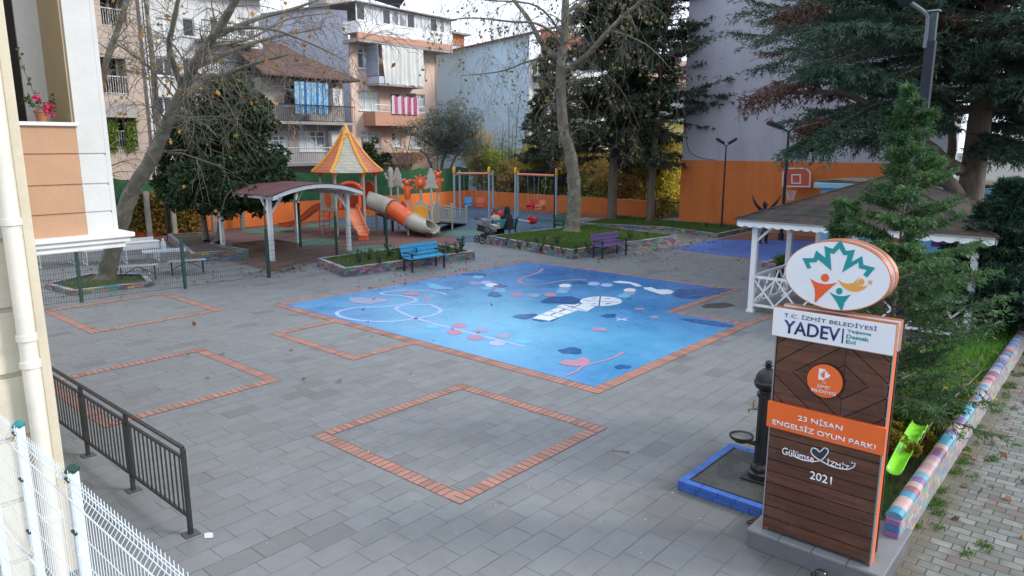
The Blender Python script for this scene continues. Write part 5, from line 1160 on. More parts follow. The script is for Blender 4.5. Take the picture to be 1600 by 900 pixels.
# ================================================================== PERGOLA, GAZEBO
t = thing('pergola', 'white timber pergola with arched maroon shingle roof', 'pergola', (14.65, 24.7, 0), 0)
gx = [-1.62, 1.62]; gy = [-2.1, 1.4]
for x in gx:
    for y in gy: MB().bb(x - .07, x + .07, y - .07, y + .07, 0, 2.15).build('post', M['white'], t, bevel=.008)
def arc(x): return 2.28 + .34 * (1 - (x / 1.85) ** 2)
for y in (-2.75, -2.1, -.1, 1.5):
    n = 14; mb = MB()
    for i in range(n): xa, xb = -1.85 + 3.7 * i / n, -1.85 + 3.7 * (i + 1) / n; mb.add([(xa, y - .035, arc(xa) - .13), (xb, y - .035, arc(xb) - .13), (xb, y - .035, arc(xb)), (xa, y - .035, arc(xa)), (xa, y + .035, arc(xa) - .13), (xb, y + .035, arc(xb) - .13), (xb, y + .035, arc(xb)), (xa, y + .035, arc(xa))], [(0, 1, 2, 3), (4, 5, 6, 7), (0, 1, 5, 4), (2, 3, 7, 6)])
    mb.build('arched_beam', M['white'], t)
for x in gx: MB().bb(x - .05, x + .05, -2.7, 1.45, 2.15, 2.28).build('side_beam', M['white'], t)
for x in gx:
    for y in gy: MB().tube([(x - math.copysign(.02, x), y, 1.62), (x - math.copysign(.5, x), y, 2.2)], .045, 4).build('brace', M['white'], t); MB().tube([(x, y + (.02 if y < 0 else -.02), 1.62), (x, y + (.5 if y < 0 else -.5), 2.17)], .045, 4).build('brace', M['white'], t)
mb = MB(); n = 16; vs = []; 
for k, dz in ((0, .004), (1, .03)):
    for y in (-2.8, 1.6): vs += [(-1.9 + 3.8 * i / n, y, arc((-1.9 + 3.8 * i / n) * .97) + dz) for i in range(n + 1)]
m_ = n + 1; fs = []
for i in range(n): fs += [(i, i + 1, m_ + i + 1, m_ + i), (2 * m_ + i, 2 * m_ + i + 1, 3 * m_ + i + 1, 3 * m_ + i), (i, i + 1, 2 * m_ + i + 1, 2 * m_ + i), (m_ + i, m_ + i + 1, 3 * m_ + i + 1, 3 * m_ + i)]
fs += [(0, m_, 3 * m_, 2 * m_), (n, m_ + n, 3 * m_ + n, 2 * m_ + n)]
mb.add(vs, fs).build('roof', M['maroonroof'], t)
t = thing('wooden_sandbox', 'reddish brown low timber box under the pergola', 'sandbox', (14.5, 24.9, 0)); MB().bb(-.9, .9, -.05, .05, 0, .22).bb(-.9, .9, 1.5, 1.6, 0, .22).bb(-.9, -.82, .05, 1.5, 0, .22).bb(.82, .9, .05, 1.5, 0, .22).build('frame', plain('red_timber', (.16, .055, .04, 1), .7), t)
MB().bb(-.8, .8, .06, 1.49, .01, .1).build('sand', M['dirt'], t)

GS = 4.5; gxx, gyy = 16.62, 6.85
t = thing('gazebo', 'white timber gazebo with dark shingle pyramid roof covered in needles', 'gazebo', (gxx + GS / 2, gyy - GS / 2, 0)); h = GS / 2
M['wood_w'] = M['white']
pts = [(-h, h), (-h, -h), (h, -h), (h, h), (-h, h * .0), (0 * h + h, 0), (0, h), (0, -h)]
for x, y in pts: p = MB().bb(x - .065, x + .065, y - .065, y + .065, 0.02, 2.2).build('post', M['white'], t, bevel=.008); MB().bb(x - .085, x + .085, y - .085, y + .085, 0, .05).build('post_shoe', M['white'], p)
e = h + .33; ze_ = 2.22
mb = MB()
for (xa, ya, xb, yb_) in ((-h, -h, -h, h), (h, -h, h, h)): mb.bb(xa - .05, xa + .05, ya - .2, yb_ + .2, 2.12, 2.25)
for y in (-h, h): mb.bb(-h - .2, h + .2, y - .05, y + .05, 2.1205, 2.249)
mb.build('top_beam', M['white'], t)
mb = MB(); n = 24                                      # scalloped fascia on the four eaves
for k in range(4):
    Rm = Matrix.Rotation(k * math.pi / 2, 4, 'Z'); poly = [(-e, ze_ + .02), (e, ze_ + .02)]
    lowp = [(e - 2 * e * i / (n * 4), ze_ - .10 - .035 * abs(math.sin(math.pi * i / 4))) for i in range(n * 4 + 1)]
    vs = [(x, -e - .015, z) for x, z in lowp] + [(x, -e - .015, ze_ + .03) for x, z in lowp] + [(x, -e + .012, z) for x, z in lowp] + [(x, -e + .012, ze_ + .03) for x, z in lowp]; q = len(lowp)
    mb.add([Rm @ Vector(v) for v in vs], [(i, i + 1, q + i + 1, q + i) for i in range(q - 1)] + [(2 * q + i, 2 * q + i + 1, 3 * q + i + 1, 3 * q + i) for i in range(q - 1)] + [(i, i + 1, 2 * q + i + 1, 2 * q + i) for i in range(q - 1)])
mb.build('fascia', M['white'], t)
mb = MB(); E_ = e + .05; zp = 3.27; mb.add([(-E_, -E_, ze_ + .035), (E_, -E_, ze_ + .035), (E_, E_, ze_ + .035), (-E_, E_, ze_ + .035), (0, 0, zp)], [(0, 1, 4), (1, 2, 4), (2, 3, 4), (3, 0, 4)]); mb.add([(-E_, -E_, ze_ + .005), (E_, -E_, ze_ + .005), (E_, E_, ze_ + .005), (-E_, E_, ze_ + .005)], [(0, 1, 2, 3)])
rf = mb.build('roof', M['darkshingle'], t)
mb = MB()
for sx, sy in ((-1, -1), (1, -1), (1, 1), (-1, 1)): mb.tube([(sx * E_, sy * E_, ze_ + .045), (0, 0, zp + .01)], .035, 4)
mb.build('hip_ridge', M['darkshingle'], rf)
def gbrace(a, b): MB().tube([a, b], .04, 4).build('brace', M['white'], t)
for sx, sy in ((-1, -1), (1, -1), (1, 1), (-1, 1)):
    gbrace((sx * h, sy * h, 1.7), (sx * h, sy * (h - .45), 2.14)); gbrace((sx * h, sy * h, 1.7), (sx * (h - .45), sy * h, 2.14))
for x, y in ((-h, 0), (h, 0)):
    for s_ in (-1, 1): gbrace((x, y, 1.7), (x, y + s_ * .45, 2.14))
for x, y in ((0, h), (0, -h)):
    for s_ in (-1, 1): gbrace((x, y, 1.7), (x + s_ * .45, y, 2.14))
def xrail(ax, ay, bx, by):
    mb = MB(); a = Vector((ax, ay, 0)); b_ = Vector((bx, by, 0)); up = Vector((0, 0, 1))
    mb.tube([a + up * .87, b_ + up * .87], .045, 4).tube([a + up * .18, b_ + up * .18], .04, 4); d = b_ - a
    for k in range(4): p, q = a + d * k / 4, a + d * (k + 1) / 4; mb.tube([p + up * .2, q + up * .85], .026, 4); mb.tube([p + up * .85 + d.normalized() * .0, q + up * .2], .0255, 4)
    return mb.build('cross_railing', M['white'], t)
for a in ((-h, h, -h, 0), (-h, 0, -h, -h), (h, -h, h, h), (-h, -h, 0, -h), (0, -h, h, -h), (-h, h, 0, h)): xrail(*a)
t2 = thing('gazebo_table', 'dark slatted table standing inside the gazebo', 'table', (gxx + GS / 2, gyy - GS / 2, 0)); mb = MB()
for i in range(6): mb.bb(-.7, .7, -.4 + i * .14, -.28 + i * .14, .72, .75)
mb.build('table_top', M['trunkbrown'], t2)
for sx in (-1, 1): MB().bb(sx * .55 - .04, sx * .55 + .04, -.3, .3, 0, .719).build('leg', M['trunkbrown'], t2)
pb_ = P(1226, 440); t2 = thing('slatted_plant_tub', 'dark slatted tub of rushes beside the gazebo', 'plant tub', (pb_.x, pb_.y, 0)); mb = MB()
for i in range(20): a = i / 20 * 6.283; mb.box((.26 * math.cos(a), .26 * math.sin(a), .3), (.02, .06, .56), rz=a)
mb.build('slats', M['dark'], t2); MB().lathe([(.24, .02), (.24, .5)], n=16).build('tub_liner', M['trunkbrown'], t2)
q = np.array([[random.gauss(0, .12), random.gauss(0, .12), .5] for _ in range(260)]); V, F = leaf_quads(q, np.c_[rg.normal(size=260) * .5, rg.normal(size=260) * .5, np.ones(260)], .35, .03); npmesh('leaves', V, F, M['grass'], t2)
for k, (x, y) in enumerate(((19.6, 9.6),)):
    pass

# ================================================================== LAMPS
def post_lamp(label, base, H, heads, r=.045, lean=0, hs=1.0):
    t = thing('street_lamp', label, 'street lamp', base); MB().tube([(0, 0, 0), (lean * .5, 0, H * .5), (lean, 0, H)], [r, r * .85, r * .6], 10).build('pole', M['darkgrey'], t, smooth=40)
    MB().lathe([(r * 2.2, 0), (r * 2.2, .02), (r * 1.5, .05), (r * 1.4, .3)], n=12).build('pole_base', M['darkgrey'], t)
    for k, (dx, dy, dz, L_) in enumerate(heads):
        d = Vector((dx, dy, dz)).normalized(); a = Vector((lean, 0, H - .03)); e_ = a + d * L_
        MB().tube([a, a + d * L_ * .5 + Vector((0, 0, -.01)), e_], r * .45, 6).build('arm', M['darkgrey'], t)
        hd = MB(); az = math.atan2(d.y, d.x); hl = (.16 + r) * hs
        hd.box(e_ + d * hl * .7, (hl * 2, hl * 1.1, .11 * hs), rz=az, ry=-math.asin(d.z) * .8); h_ = hd.build('lamp_head', M['darkgrey'], t, bevel=.02)
        MB().box(e_ + d * hl * .7 + Vector((0, 0, -.065 * hs)), (hl * 1.6, hl * .8, .02), rz=az, ry=-math.asin(d.z) * .8).build('lens', M['greyalu'], h_)
    return t
rv = Vector((sY, -cY, 0))
post_lamp('slim dark lamp post with two short arms before the tall grey building', (31.92, 14.84, 0), 3.95, [(-rv.x, -rv.y, .8, .22), (rv.x, rv.y, .8, .22)], .05)
post_lamp('dark twin headed lamp post beside the basketball backboard', (30.3, 11.38, 0), 4.55, [(-rv.x, -rv.y, .45, .38), (rv.x, rv.y, .75, .45)], .075, 0, 1.45)
t = post_lamp('thin black lamp post beside the plane tree trunk', (25.6, 19.95, 0), 3.0, [(-rv.x, -rv.y, .9, .12)], .04)
# big square pole on the right
bp = PD(1437, 225, 10.2); bp.z = .2; Hb = PD(1455, 18, bp.x * cY + bp.y * sY).z
t = thing('floodlight_mast', 'tall dark grey square lamp mast rising behind the cypress', 'lamp mast', bp)
MB().bb(-.062, .062, -.062, .062, 0, Hb - .58).build('lower_mast', M['darkgrey'], t, bevel=.006)
MB().bb(-.047, .047, -.047, .047, Hb - .58, Hb - .2).build('upper_mast', plain('worn_grey_teal', (.03, .045, .06, 1), .6, .2, 6, dirt=(.015, .20, .18, 1), dirtamt=.9), t)
MB().bb(-.07, .07, -.07, .07, Hb - .2, Hb - .185).bb(-.09, .09, -.09, .09, PD(1440, 178, 10.2).z - .2, PD(1440, 178, 10.2).z - .18).build('flange', M['greyalu'], t)
for k, (sgn_, L_) in enumerate(((-1, .42),)):
    d = rv * sgn_; z0 = Hb - .52; pth = [d * .075 + Vector((0, 0, z0 - .15)), d * .075 + Vector((0, 0, z0 + .18)), d * .12 + Vector((0, 0, z0 + .3)), d * .38 + Vector((0, 0, z0 + .46))]
    MB().tube(smooth_path(pth, 4), .026, 8).build('arm', plain('arm_grey', (.12, .14, .17, 1), .4, .1), t, smooth=40)
    hd = MB(); az = math.atan2(d.y, d.x); hd.box(d * .52 + Vector((0, 0, z0 + .55)), (.42, .26, .10), rz=az, ry=-.5); hd.build('lamp_head', M['darkgrey'], t, bevel=.03)

# ================================================================== PLAY TOWER
RT = Vector((sY, -cY, 0)); FW = Vector((cY, sY, 0))              # towards the right / away, as one stands at the viewpoint
TC = Vector((19.75, 27.28, 0)); t = thing('play_tower', 'beige and orange play tower with striped pointed roof and tube slide', 'play tower', TC)
def tl(a, b, z): v = RT * a + FW * b; return Vector((v.x, v.y, z))       # a: to the right, b: away
ang = [15 + 60 * k for k in range(6)]; RP = 1.22; PP = [tl(RP * math.cos(R(a)), RP * math.sin(R(a)), 0) for a in ang]
for p in PP:
    q = MB().cyl(p, p + Vector((0, 0, 2.66)), .062, n=12).build('post', M['beigeplastic'], t, smooth=40)
    MB().lathe([(.07, 0), (.075, .03), (.125, .14), (.15, .2), (.15, .22)], p + Vector((0, 0, 2.58)), n=12).build('post_cap', M['yellowplastic'] if p.dot(FW) < -.5 else M['orangeplastic'], q, smooth=40)
mb = MB(); mb.prism([(p.x * 1.02, p.y * 1.02) for p in PP], 1.15, 1.23); mb.build('deck', M['redplastic'], t)
# roof: six concave petals with yellow ribs
pr = [(1.52, 0), (1.50, .05), (1.10, .40), (.77, .80), (.49, 1.20), (.26, 1.56), (.18, 1.72)]; Z0 = 2.78; nA = 6
def hexp(r, a): return tl(r * math.cos(R(a)), r * math.sin(R(a)), 0)
pan = [MB(), MB()]
for k in range(6):
    a0, a1 = ang[k] , ang[(k + 1) % 6] + (360 if k == 5 else 0)
    m_ = pan[k % 2]; vs = []; nn = 6
    for r_, z in pr:
        for j in range(nn + 1):
            f = j / nn; v = hexp(r_, a0) * (1 - f) + hexp(r_, a1) * f; v = v * (1 + .05 * math.sin(math.pi * f)); vs.append((v.x, v.y, Z0 + z))
    m_.add(vs, [(i * (nn + 1) + j, i * (nn + 1) + j + 1, (i + 1) * (nn + 1) + j + 1, (i + 1) * (nn + 1) + j) for i in range(len(pr) - 1) for j in range(nn)])
def scal(name, a, b):
    s = NT(name); X, Y_, Z = s.xyz(s.obj()); m1, v1, c1 = s.tiles(s.math('ADD', X, Y_), Z, .16, .13, .02, .5); n1 = s.noise(s.obj(), 4, 4)
    return s.out(s.mix(m1, b, s.mix(s.rng(n1, .35, .65, 0, 1), a, tuple(c * .82 for c in a[:3]) + (1,))), .45, s.bump(m1, .5, .012))
rfp = pan[0].build('roof', scal('roof_beige', (.52, .49, .40, 1), (.36, .34, .27, 1)), t, smooth=50); pan[1].build('orange_roof_panel', scal('roof_orange', (.72, .20, .08, 1), (.50, .13, .06, 1)), rfp, smooth=50)
mb = MB()
for a in ang: mb.tube([hexp(r_ * 1.01, a) + Vector((0, 0, Z0 + z)) for r_, z in pr], [.085, .085, .085, .08, .075, .075, .09], 8)
mb.lathe([(.24, 1.56), (.17, 1.74), (.10, 1.92), (.035, 2.12), (.0, 2.16)], (0, 0, Z0), n=12)
mb.build('roof_rib', M['yellowplastic'], rfp, smooth=40)
mb = MB(); mb.prism([(hexp(1.50, a).x, hexp(1.50, a).y) for a in ang], Z0 - .02, Z0 + .0); mb.build('roof_underside', M['salmonplastic'], rfp)
# panels between posts
def panel_shape(parent, a, b, z0, z1, mat, arch=.25, hole=None, name='side_panel', th=.05):
    d = (b - a); L_ = d.length; u = d.normalized(); pts = [(-L_ / 2 + .07, z0), (L_ / 2 - .07, z0)] + [((L_ / 2 - .07) * math.cos(x), z1 - arch + arch * math.sin(x)) for x in [math.pi * i / 12 for i in range(13)]]
    nrm = u.cross(Vector((0, 0, 1))); Mx = Matrix((( u.x, 0, nrm.x, (a.x + b.x) / 2), (u.y, 0, nrm.y, (a.y + b.y) / 2), (0, 1, 0, 0), (0, 0, 0, 1)))
    o = MB().prism(pts, -th / 2, th / 2, Mx).build(name, mat, parent, bevel=.012)
    if hole: r1_, r2_, cz_, hm = hole; MB().prism([(r1_ * math.cos(x), cz_ + r2_ * math.sin(x)) for x in [i * .2618 for i in range(24)]], -th / 2 - .03, th / 2 + .03, Mx).build('disc', hm, o, bevel=.02)
    return o
order = sorted(range(6), key=lambda k: ang[k])
panel_shape(t, PP[3], PP[2], 1.2, 2.15, M['beigeplastic'], .4, (.26, .36, 1.72, M['orangeplastic']))
panel_shape(t, PP[3], PP[4], 1.05, 2.2, M['beigeplastic'], .4, (.27, .38, 1.62, M['orangeplastic']))
panel_shape(t, PP[1], PP[0], 1.2, 2.35, M['orangeplastic'], .45); panel_shape(t, PP[1], PP[2], 1.2, 2.3, M['orangeplastic'], .45, (.2, .3, 1.75, M['beigeplastic']))
for s_ in (0, 1):
    a, b_ = (PP[4], PP[5]); c = a.lerp(b_, .15 if s_ == 0 else .85); MB().box((c.x, c.y, 1.75), (.14, .08, 1.1), rz=math.atan2((b_ - a).y, (b_ - a).x)).build('entry_jamb', M['orangeplastic'], t, bevel=.02)
c = PP[4].lerp(PP[5], .5); u = (PP[5] - PP[4]).normalized(); mb = MB(); mb.tube([c + u * (.5 * math.cos(x)) + Vector((0, 0, 2.0 + .35 * math.sin(x))) for x in [math.pi * i / 10 for i in range(11)]], .09, 8); mb.build('entry_arch', M['orangeplastic'], t, smooth=50)
# open orange slide in front
def chute(name, path, w, mat, parent, depth=.2, th=.03):
    pts = smooth_path(path, 4); mb = MB(); vs = []; fs = []; sec = [(-1.15, 1.0), (-1.0, 1.05), (-.9, .75), (-.8, .12), (0, 0), (.8, .12), (.9, .75), (1.0, 1.05), (1.15, 1.0)]; k = len(sec)
    for i, p in enumerate(pts):
        tg = (pts[min(i + 1, len(pts) - 1)] - pts[max(i - 1, 0)]); sd = Vector((-tg.y, tg.x, 0)).normalized()
        for x, z in sec: vs.append(p + sd * (x * w / 2) + Vector((0, 0, z * depth)))
    for i in range(len(pts) - 1):
        for j in range(k - 1): fs.append((i * k + j, i * k + j + 1, (i + 1) * k + j + 1, (i + 1) * k + j))
    mb.add(vs, fs); o = mb.build(name, mat, parent, smooth=60); md = o.modifiers.new('thick', 'SOLIDIFY'); md.thickness = th; return o
def loc(px, py, D, z=None): p = PD(px, py, D); return Vector((p.x - TC.x, p.y - TC.y, p.z if z is None else z))
gA = P(568, 376); gA = Vector((gA.x - TC.x, gA.y - TC.y, 0)); s0 = PP[4].lerp(PP[5], .5)
chute('slide', [s0 + Vector((0, 0, 1.2)), s0.lerp(gA, .12) + Vector((0, 0, 1.16)), s0.lerp(gA, .5) + Vector((0, 0, .68)), s0.lerp(gA, .82) + Vector((0, 0, .30)), s0.lerp(gA, 1.0) + Vector((0, 0, .24))], .52, M['salmonplastic'], t, .22)
MB().box(gA + Vector((0, 0, .12)), (.16, .4, .24), rz=YAW).build('slide_foot', M['orangeplastic'], t, bevel=.02)
# curved slide going off to the left and away
gB = P(441, 361); gB = Vector((gB.x - TC.x, gB.y - TC.y, 0)); s1 = PP[3].lerp(PP[2], .45)
chute('curved_slide', [s1 + Vector((0, 0, 1.2)), s1.lerp(gB, .25) + Vector((0, 0, 1.0)) + FW * .1, s1.lerp(gB, .55) + Vector((0, 0, .52)) + FW * .15, s1.lerp(gB, .82) + Vector((0, 0, .24)), gB + Vector((0, 0, .2))], .6, M['orangeplastic'], t, .24)
# tube slide
gC = P(680, 371); D6 = gC.x * cY + gC.y * sY; Dl = lambda px: 32.5 + (D6 - 32.5) * (px - 592) / 88; s2 = loc(592, 318, Dl(592)); s3 = loc(616, 328, Dl(616)); s4 = loc(642, 346, Dl(642)); s5 = loc(660, 358, 30.0); gC = P(680, 371); s6 = Vector((gC.x - TC.x, gC.y - TC.y, .26))
p_ = smooth_path([s2 - RT * .55 + Vector((0, 0, .18)), s2, s3, s4], 5)
k1 = 9
def tubeskin(name, pts, r, mat, par):
    o = MB().tube(pts, r, 20, cap=False).build(name, mat, par, smooth=50); md = o.modifiers.new('thick', 'SOLIDIFY'); md.thickness = .03; return o
ts = tubeskin('tube_slide', p_[:k1 + 1], .40, M['beigeplastic'], t); tubeskin('orange_tube', p_[k1:], .385, M['orangeplastic'], ts)
for i in (k1, len(p_) - 1):
    tg = (p_[i] - p_[i - 1]).normalized(); MB().tube([p_[i] - tg * .03, p_[i] + tg * .03], .425, 20, cap=False).build('tube_flange', M['beigeplastic'], ts, smooth=40)
e4 = p_[-1]
# flared exit trough
pts = smooth_path([e4, e4.lerp(s6, .35) + Vector((0, 0, -.06)), e4.lerp(s6, .7) + Vector((0, 0, -.06)), s6 + Vector((0, 0, .0))], 4); vs = []; fs = []; nS = 13
for i, p in enumerate(pts):
    k = i / (len(pts) - 1); tg = (pts[min(i + 1, len(pts) - 1)] - pts[max(i - 1, 0)]).normalized(); sd = Vector((-tg.y, tg.x, 0)).normalized(); up = sd.cross(tg) * -1
    if up.z < 0: up = -up
    rr_ = .40 + .02 * k; cov = 1.15 - .65 * min(1, k * 1.6)
    for j in range(nS):
        th = (j / (nS - 1) * 2 - 1) * math.pi * .5 * (1 + min(1, max(0, (.86 - k) / .34))); vs.append(p + sd * (rr_ * math.sin(th)) + up * (rr_ * (1 - math.cos(th)) * (1 - .35 * k) - rr_ * .9 * (1 - k) - .1 * k))
for i in range(len(pts) - 1):
    for j in range(nS - 1): fs.append((i * nS + j, i * nS + j + 1, (i + 1) * nS + j + 1, (i + 1) * nS + j))
ex = MB().add(vs, fs).build('slide_exit', M['beigeplastic'], ts, smooth=60); md = ex.modifiers.new('thick', 'SOLIDIFY'); md.thickness = .05
MB().box(s6 - RT * .25 + Vector((0, 0, -.13)), (.3, .3, .26), rz=YAW).build('slide_foot', M['plankdark'], t, bevel=.03)
MB().tube([loc(588, 334, 32.4), loc(608, 342, 31.8)], .04, 6).tube([loc(600, 340, 32.0), loc(600, 340, 32.0, 0.0)], .035, 6).build('slide_support', M['plankdark'], t)
# ladder on the left
mb = MB(); a = PP[4].lerp(PP[3], .5) - RT * .2
for s_ in (-.22, .22): mb.cyl(a + u * s_ - FW * .25, a + u * s_ + Vector((0, 0, 1.25)), .025, n=6)
for k in range(5): mb.cyl(a - u * .22 - FW * .25 * (1 - k / 5) + Vector((0, 0, .2 + k * .22)), a + u * .22 - FW * .25 * (1 - k / 5) + Vector((0, 0, .2 + k * .22)), .02, n=6)
mb.build('ladder', M['redplastic'], t)

# ---- second deck with figure posts and ramp
D2 = 32.6
def L2(px, D): p = PD(px, 300, D); return Vector((p.x, p.y, 0))
c2 = L2(655, D2); t = thing('play_deck', 'low play deck with flower, tree and figure topped posts and a balustraded ramp', 'play deck', c2)
def q2(px, D): return L2(px, D) - c2
def zof(py, D): return PD(655, py, D).z
posts2 = [('hand', 610.5, 33.6, 296), ('tree', 621.5, 34.0, 293), ('figure', 636.5, 31.9, 312), ('sunflower', 657.5, 33.9, 300), ('tree', 674, 31.7, 296), ('figure', 684.5, 32.6, 299)]
def flatM(p, z, rz=0.0):                # upright board facing the viewpoint side
    r_ = Matrix.Rotation(rz, 3, 'Z') @ RT; f = r_.cross(Vector((0, 0, 1)))
    return Matrix(((r_.x, 0, f.x, p.x), (r_.y, 0, f.y, p.y), (0, 1, 0, z), (0, 0, 0, 1)))
for kind, px, D, ytop in posts2:
    p = q2(px, D); zt = zof(ytop - 4, D); po = MB().cyl(p, p + Vector((0, 0, zt)), .058, n=12).build('post', M['beigeplastic'], t, smooth=40); Mx = flatM(p, zt)
    if kind == 'tree':
        o_ = MB()
        for k in range(3):
            w_, zb_, zt2 = (.33 - .06 * k), -.05 + k * .23, .26 + k * .23
            o_.prism([(-w_, zb_), (-w_ * .5, zb_ - .04), (0, zb_ + .02), (w_ * .5, zb_ - .04), (w_, zb_), (w_ * .45, zt2 - .05), (.06, zt2 + .08), (-.06, zt2 + .08), (-w_ * .45, zt2 - .05)], -.07 + k * .012, .07 - k * .012, Mx)
        o_.build('tree_topper', M['beigeplastic'], t, bevel=.02)
    elif kind == 'sunflower':
        pts = [((.42 if i % 4 in (1, 2) else .25) * math.cos(i * math.pi / 20 + .08), .30 + (.42 if i % 4 in (1, 2) else .25) * math.sin(i * math.pi / 20 + .08)) for i in range(40)]
        f_ = MB().prism(pts, -.05, .05, Mx).build('flower_topper', M['orangeplastic'], t, bevel=.02); MB().sphere(p - FW * .07 + Vector((0, 0, zt + .28)), .13, 12, 8, (1, 1, 1.5)).build('flower_centre', M['salmonplastic'], f_, smooth=60)
    elif kind == 'hand':
        o_ = MB(); B = lambda a, z: p + RT * a + Vector((0, 0, zt + z))
        o_.tube([B(0, -.02), B(0, .3), B(.03, .5), B(.02, .72), B(.02, .9)], [.12, .13, .10, .13, .07], 10).tube([B(0, .3), B(-.18, .42), B(-.22, .55)], [.08, .07, .07], 8).sphere(B(-.22, .57), .08, 8, 6).tube([B(0, .25), B(.18, .38), B(.21, .48)], [.08, .07, .06], 8); o_.build('cactus_topper', M['beigeplastic'], t, smooth=60)
    else:
        o_ = MB(); B = lambda a, z: p + RT * a + Vector((0, 0, zt + z)); 
        o_.tube([B(0, -.1), B(0, .25), B(0, .5)], [.12, .17, .13], 10).sphere(B(.0, .62), .13, 10, 8).sphere(B(-.12, .75), .075, 8, 6).sphere(B(.13, .72), .075, 8, 6).tube([B(0, .3), B(-.2, .42)], [.09, .08], 8).tube([B(0, .3), B(.2, .38)], [.09, .08], 8).sphere(B(.2, .38), .08, 8, 6).sphere(B(-.2, .42), .08, 8, 6); o_.build('figure_topper', M['orangeplastic'], t, smooth=60)
dk = [q2(612, 33.4), q2(640, 31.9), q2(680, 31.9), q2(686, 32.9), q2(660, 34.0)]
MB().prism([(p.x, p.y) for p in dk], .50, .58).build('deck', M['redplastic'], t)
for px, D in ((612, 33.4), (640, 31.9), (660, 34.0)): p = q2(px, D); MB().cyl(p, p + Vector((0, 0, .5)), .05, n=8).build('deck_leg', M['darkgrey'], t)
panel_shape(t, q2(642, 31.85), q2(672, 31.75), .52, 1.42 + .12, M['beigeplastic'], .5, (.34, .34, 1.02, M['yellowplastic']), 'flower_panel')
panel_shape(t, q2(676, 31.8), q2(686, 32.5), .52, 1.5, M['beigeplastic'], .3)
panel_shape(t, q2(613, 33.5), q2(622, 33.9), .52, 1.45, M['beigeplastic'], .3); panel_shape(t, q2(624, 33.0), q2(637, 32.0), .6, 1.5, M['orangeplastic'], .4)
mb = MB(); aa, bb_ = q2(592, 32.4), q2(613, 33.5)
for k in range(9): c = aa.lerp(bb_, k / 8); mb.box(c + Vector((0, 0, .95 - .3 * k / 8)), (.06, .55, .04), rz=YAW + .3)
mb.build('bridge_step', M['orangeplastic'], t)
ra, rb_ = q2(687, 32.4), Vector((P(729, 351).x - c2.x, P(729, 351).y - c2.y, 0)); d = rb_ - ra; sd = Vector((-d.y, d.x, 0)).normalized() * .45
mb = MB(); mb.add([ra + sd * 2 + Vector((0, 0, .55)), ra + Vector((0, 0, .55)), rb_ + Vector((0, 0, .04)), rb_ + sd * 2 + Vector((0, 0, .04)), ra + sd * 2 + Vector((0, 0, .45)), ra + Vector((0, 0, .45)), rb_ + Vector((0, 0, .0)), rb_ + sd * 2], [(0, 1, 2, 3), (4, 5, 6, 7), (0, 1, 5, 4), (1, 2, 6, 5), (2, 3, 7, 6), (3, 0, 4, 7)]); mb.build('ramp', M['plankdark'], t)
for off in (Vector((0, 0, 0)), sd * 2):
    mb = MB(); zr = lambda k: .58 - .55 * k; 
    mb.tube([ra + off + Vector((0, 0, zr(0) + .07)), rb_ + off + Vector((0, 0, zr(1) + .07))], .025, 5).tube([ra + off + Vector((0, 0, zr(0) + .72)), rb_ + off + Vector((0, 0, zr(1) + .72))], .03, 6)
    for i in range(15): k = (i + .5) / 15; p = (ra + off).lerp(rb_ + off, k); mb.cyl(p + Vector((0, 0, zr(k) + .07)), p + Vector((0, 0, zr(k) + .72)), .016, n=5)
    mb.build('balustrade', M['beigeplastic'], t)
    for k in (.42, 1.0): p = (ra + off).lerp(rb_ + off, k); MB().cyl(p + Vector((0, 0, 0)), p + Vector((0, 0, zr(k) + .80)), .05, n=10).sphere(p + Vector((0, 0, zr(k) + .85)), .06, 10, 6).build('newel', M['beigeplastic'], t, smooth=50)

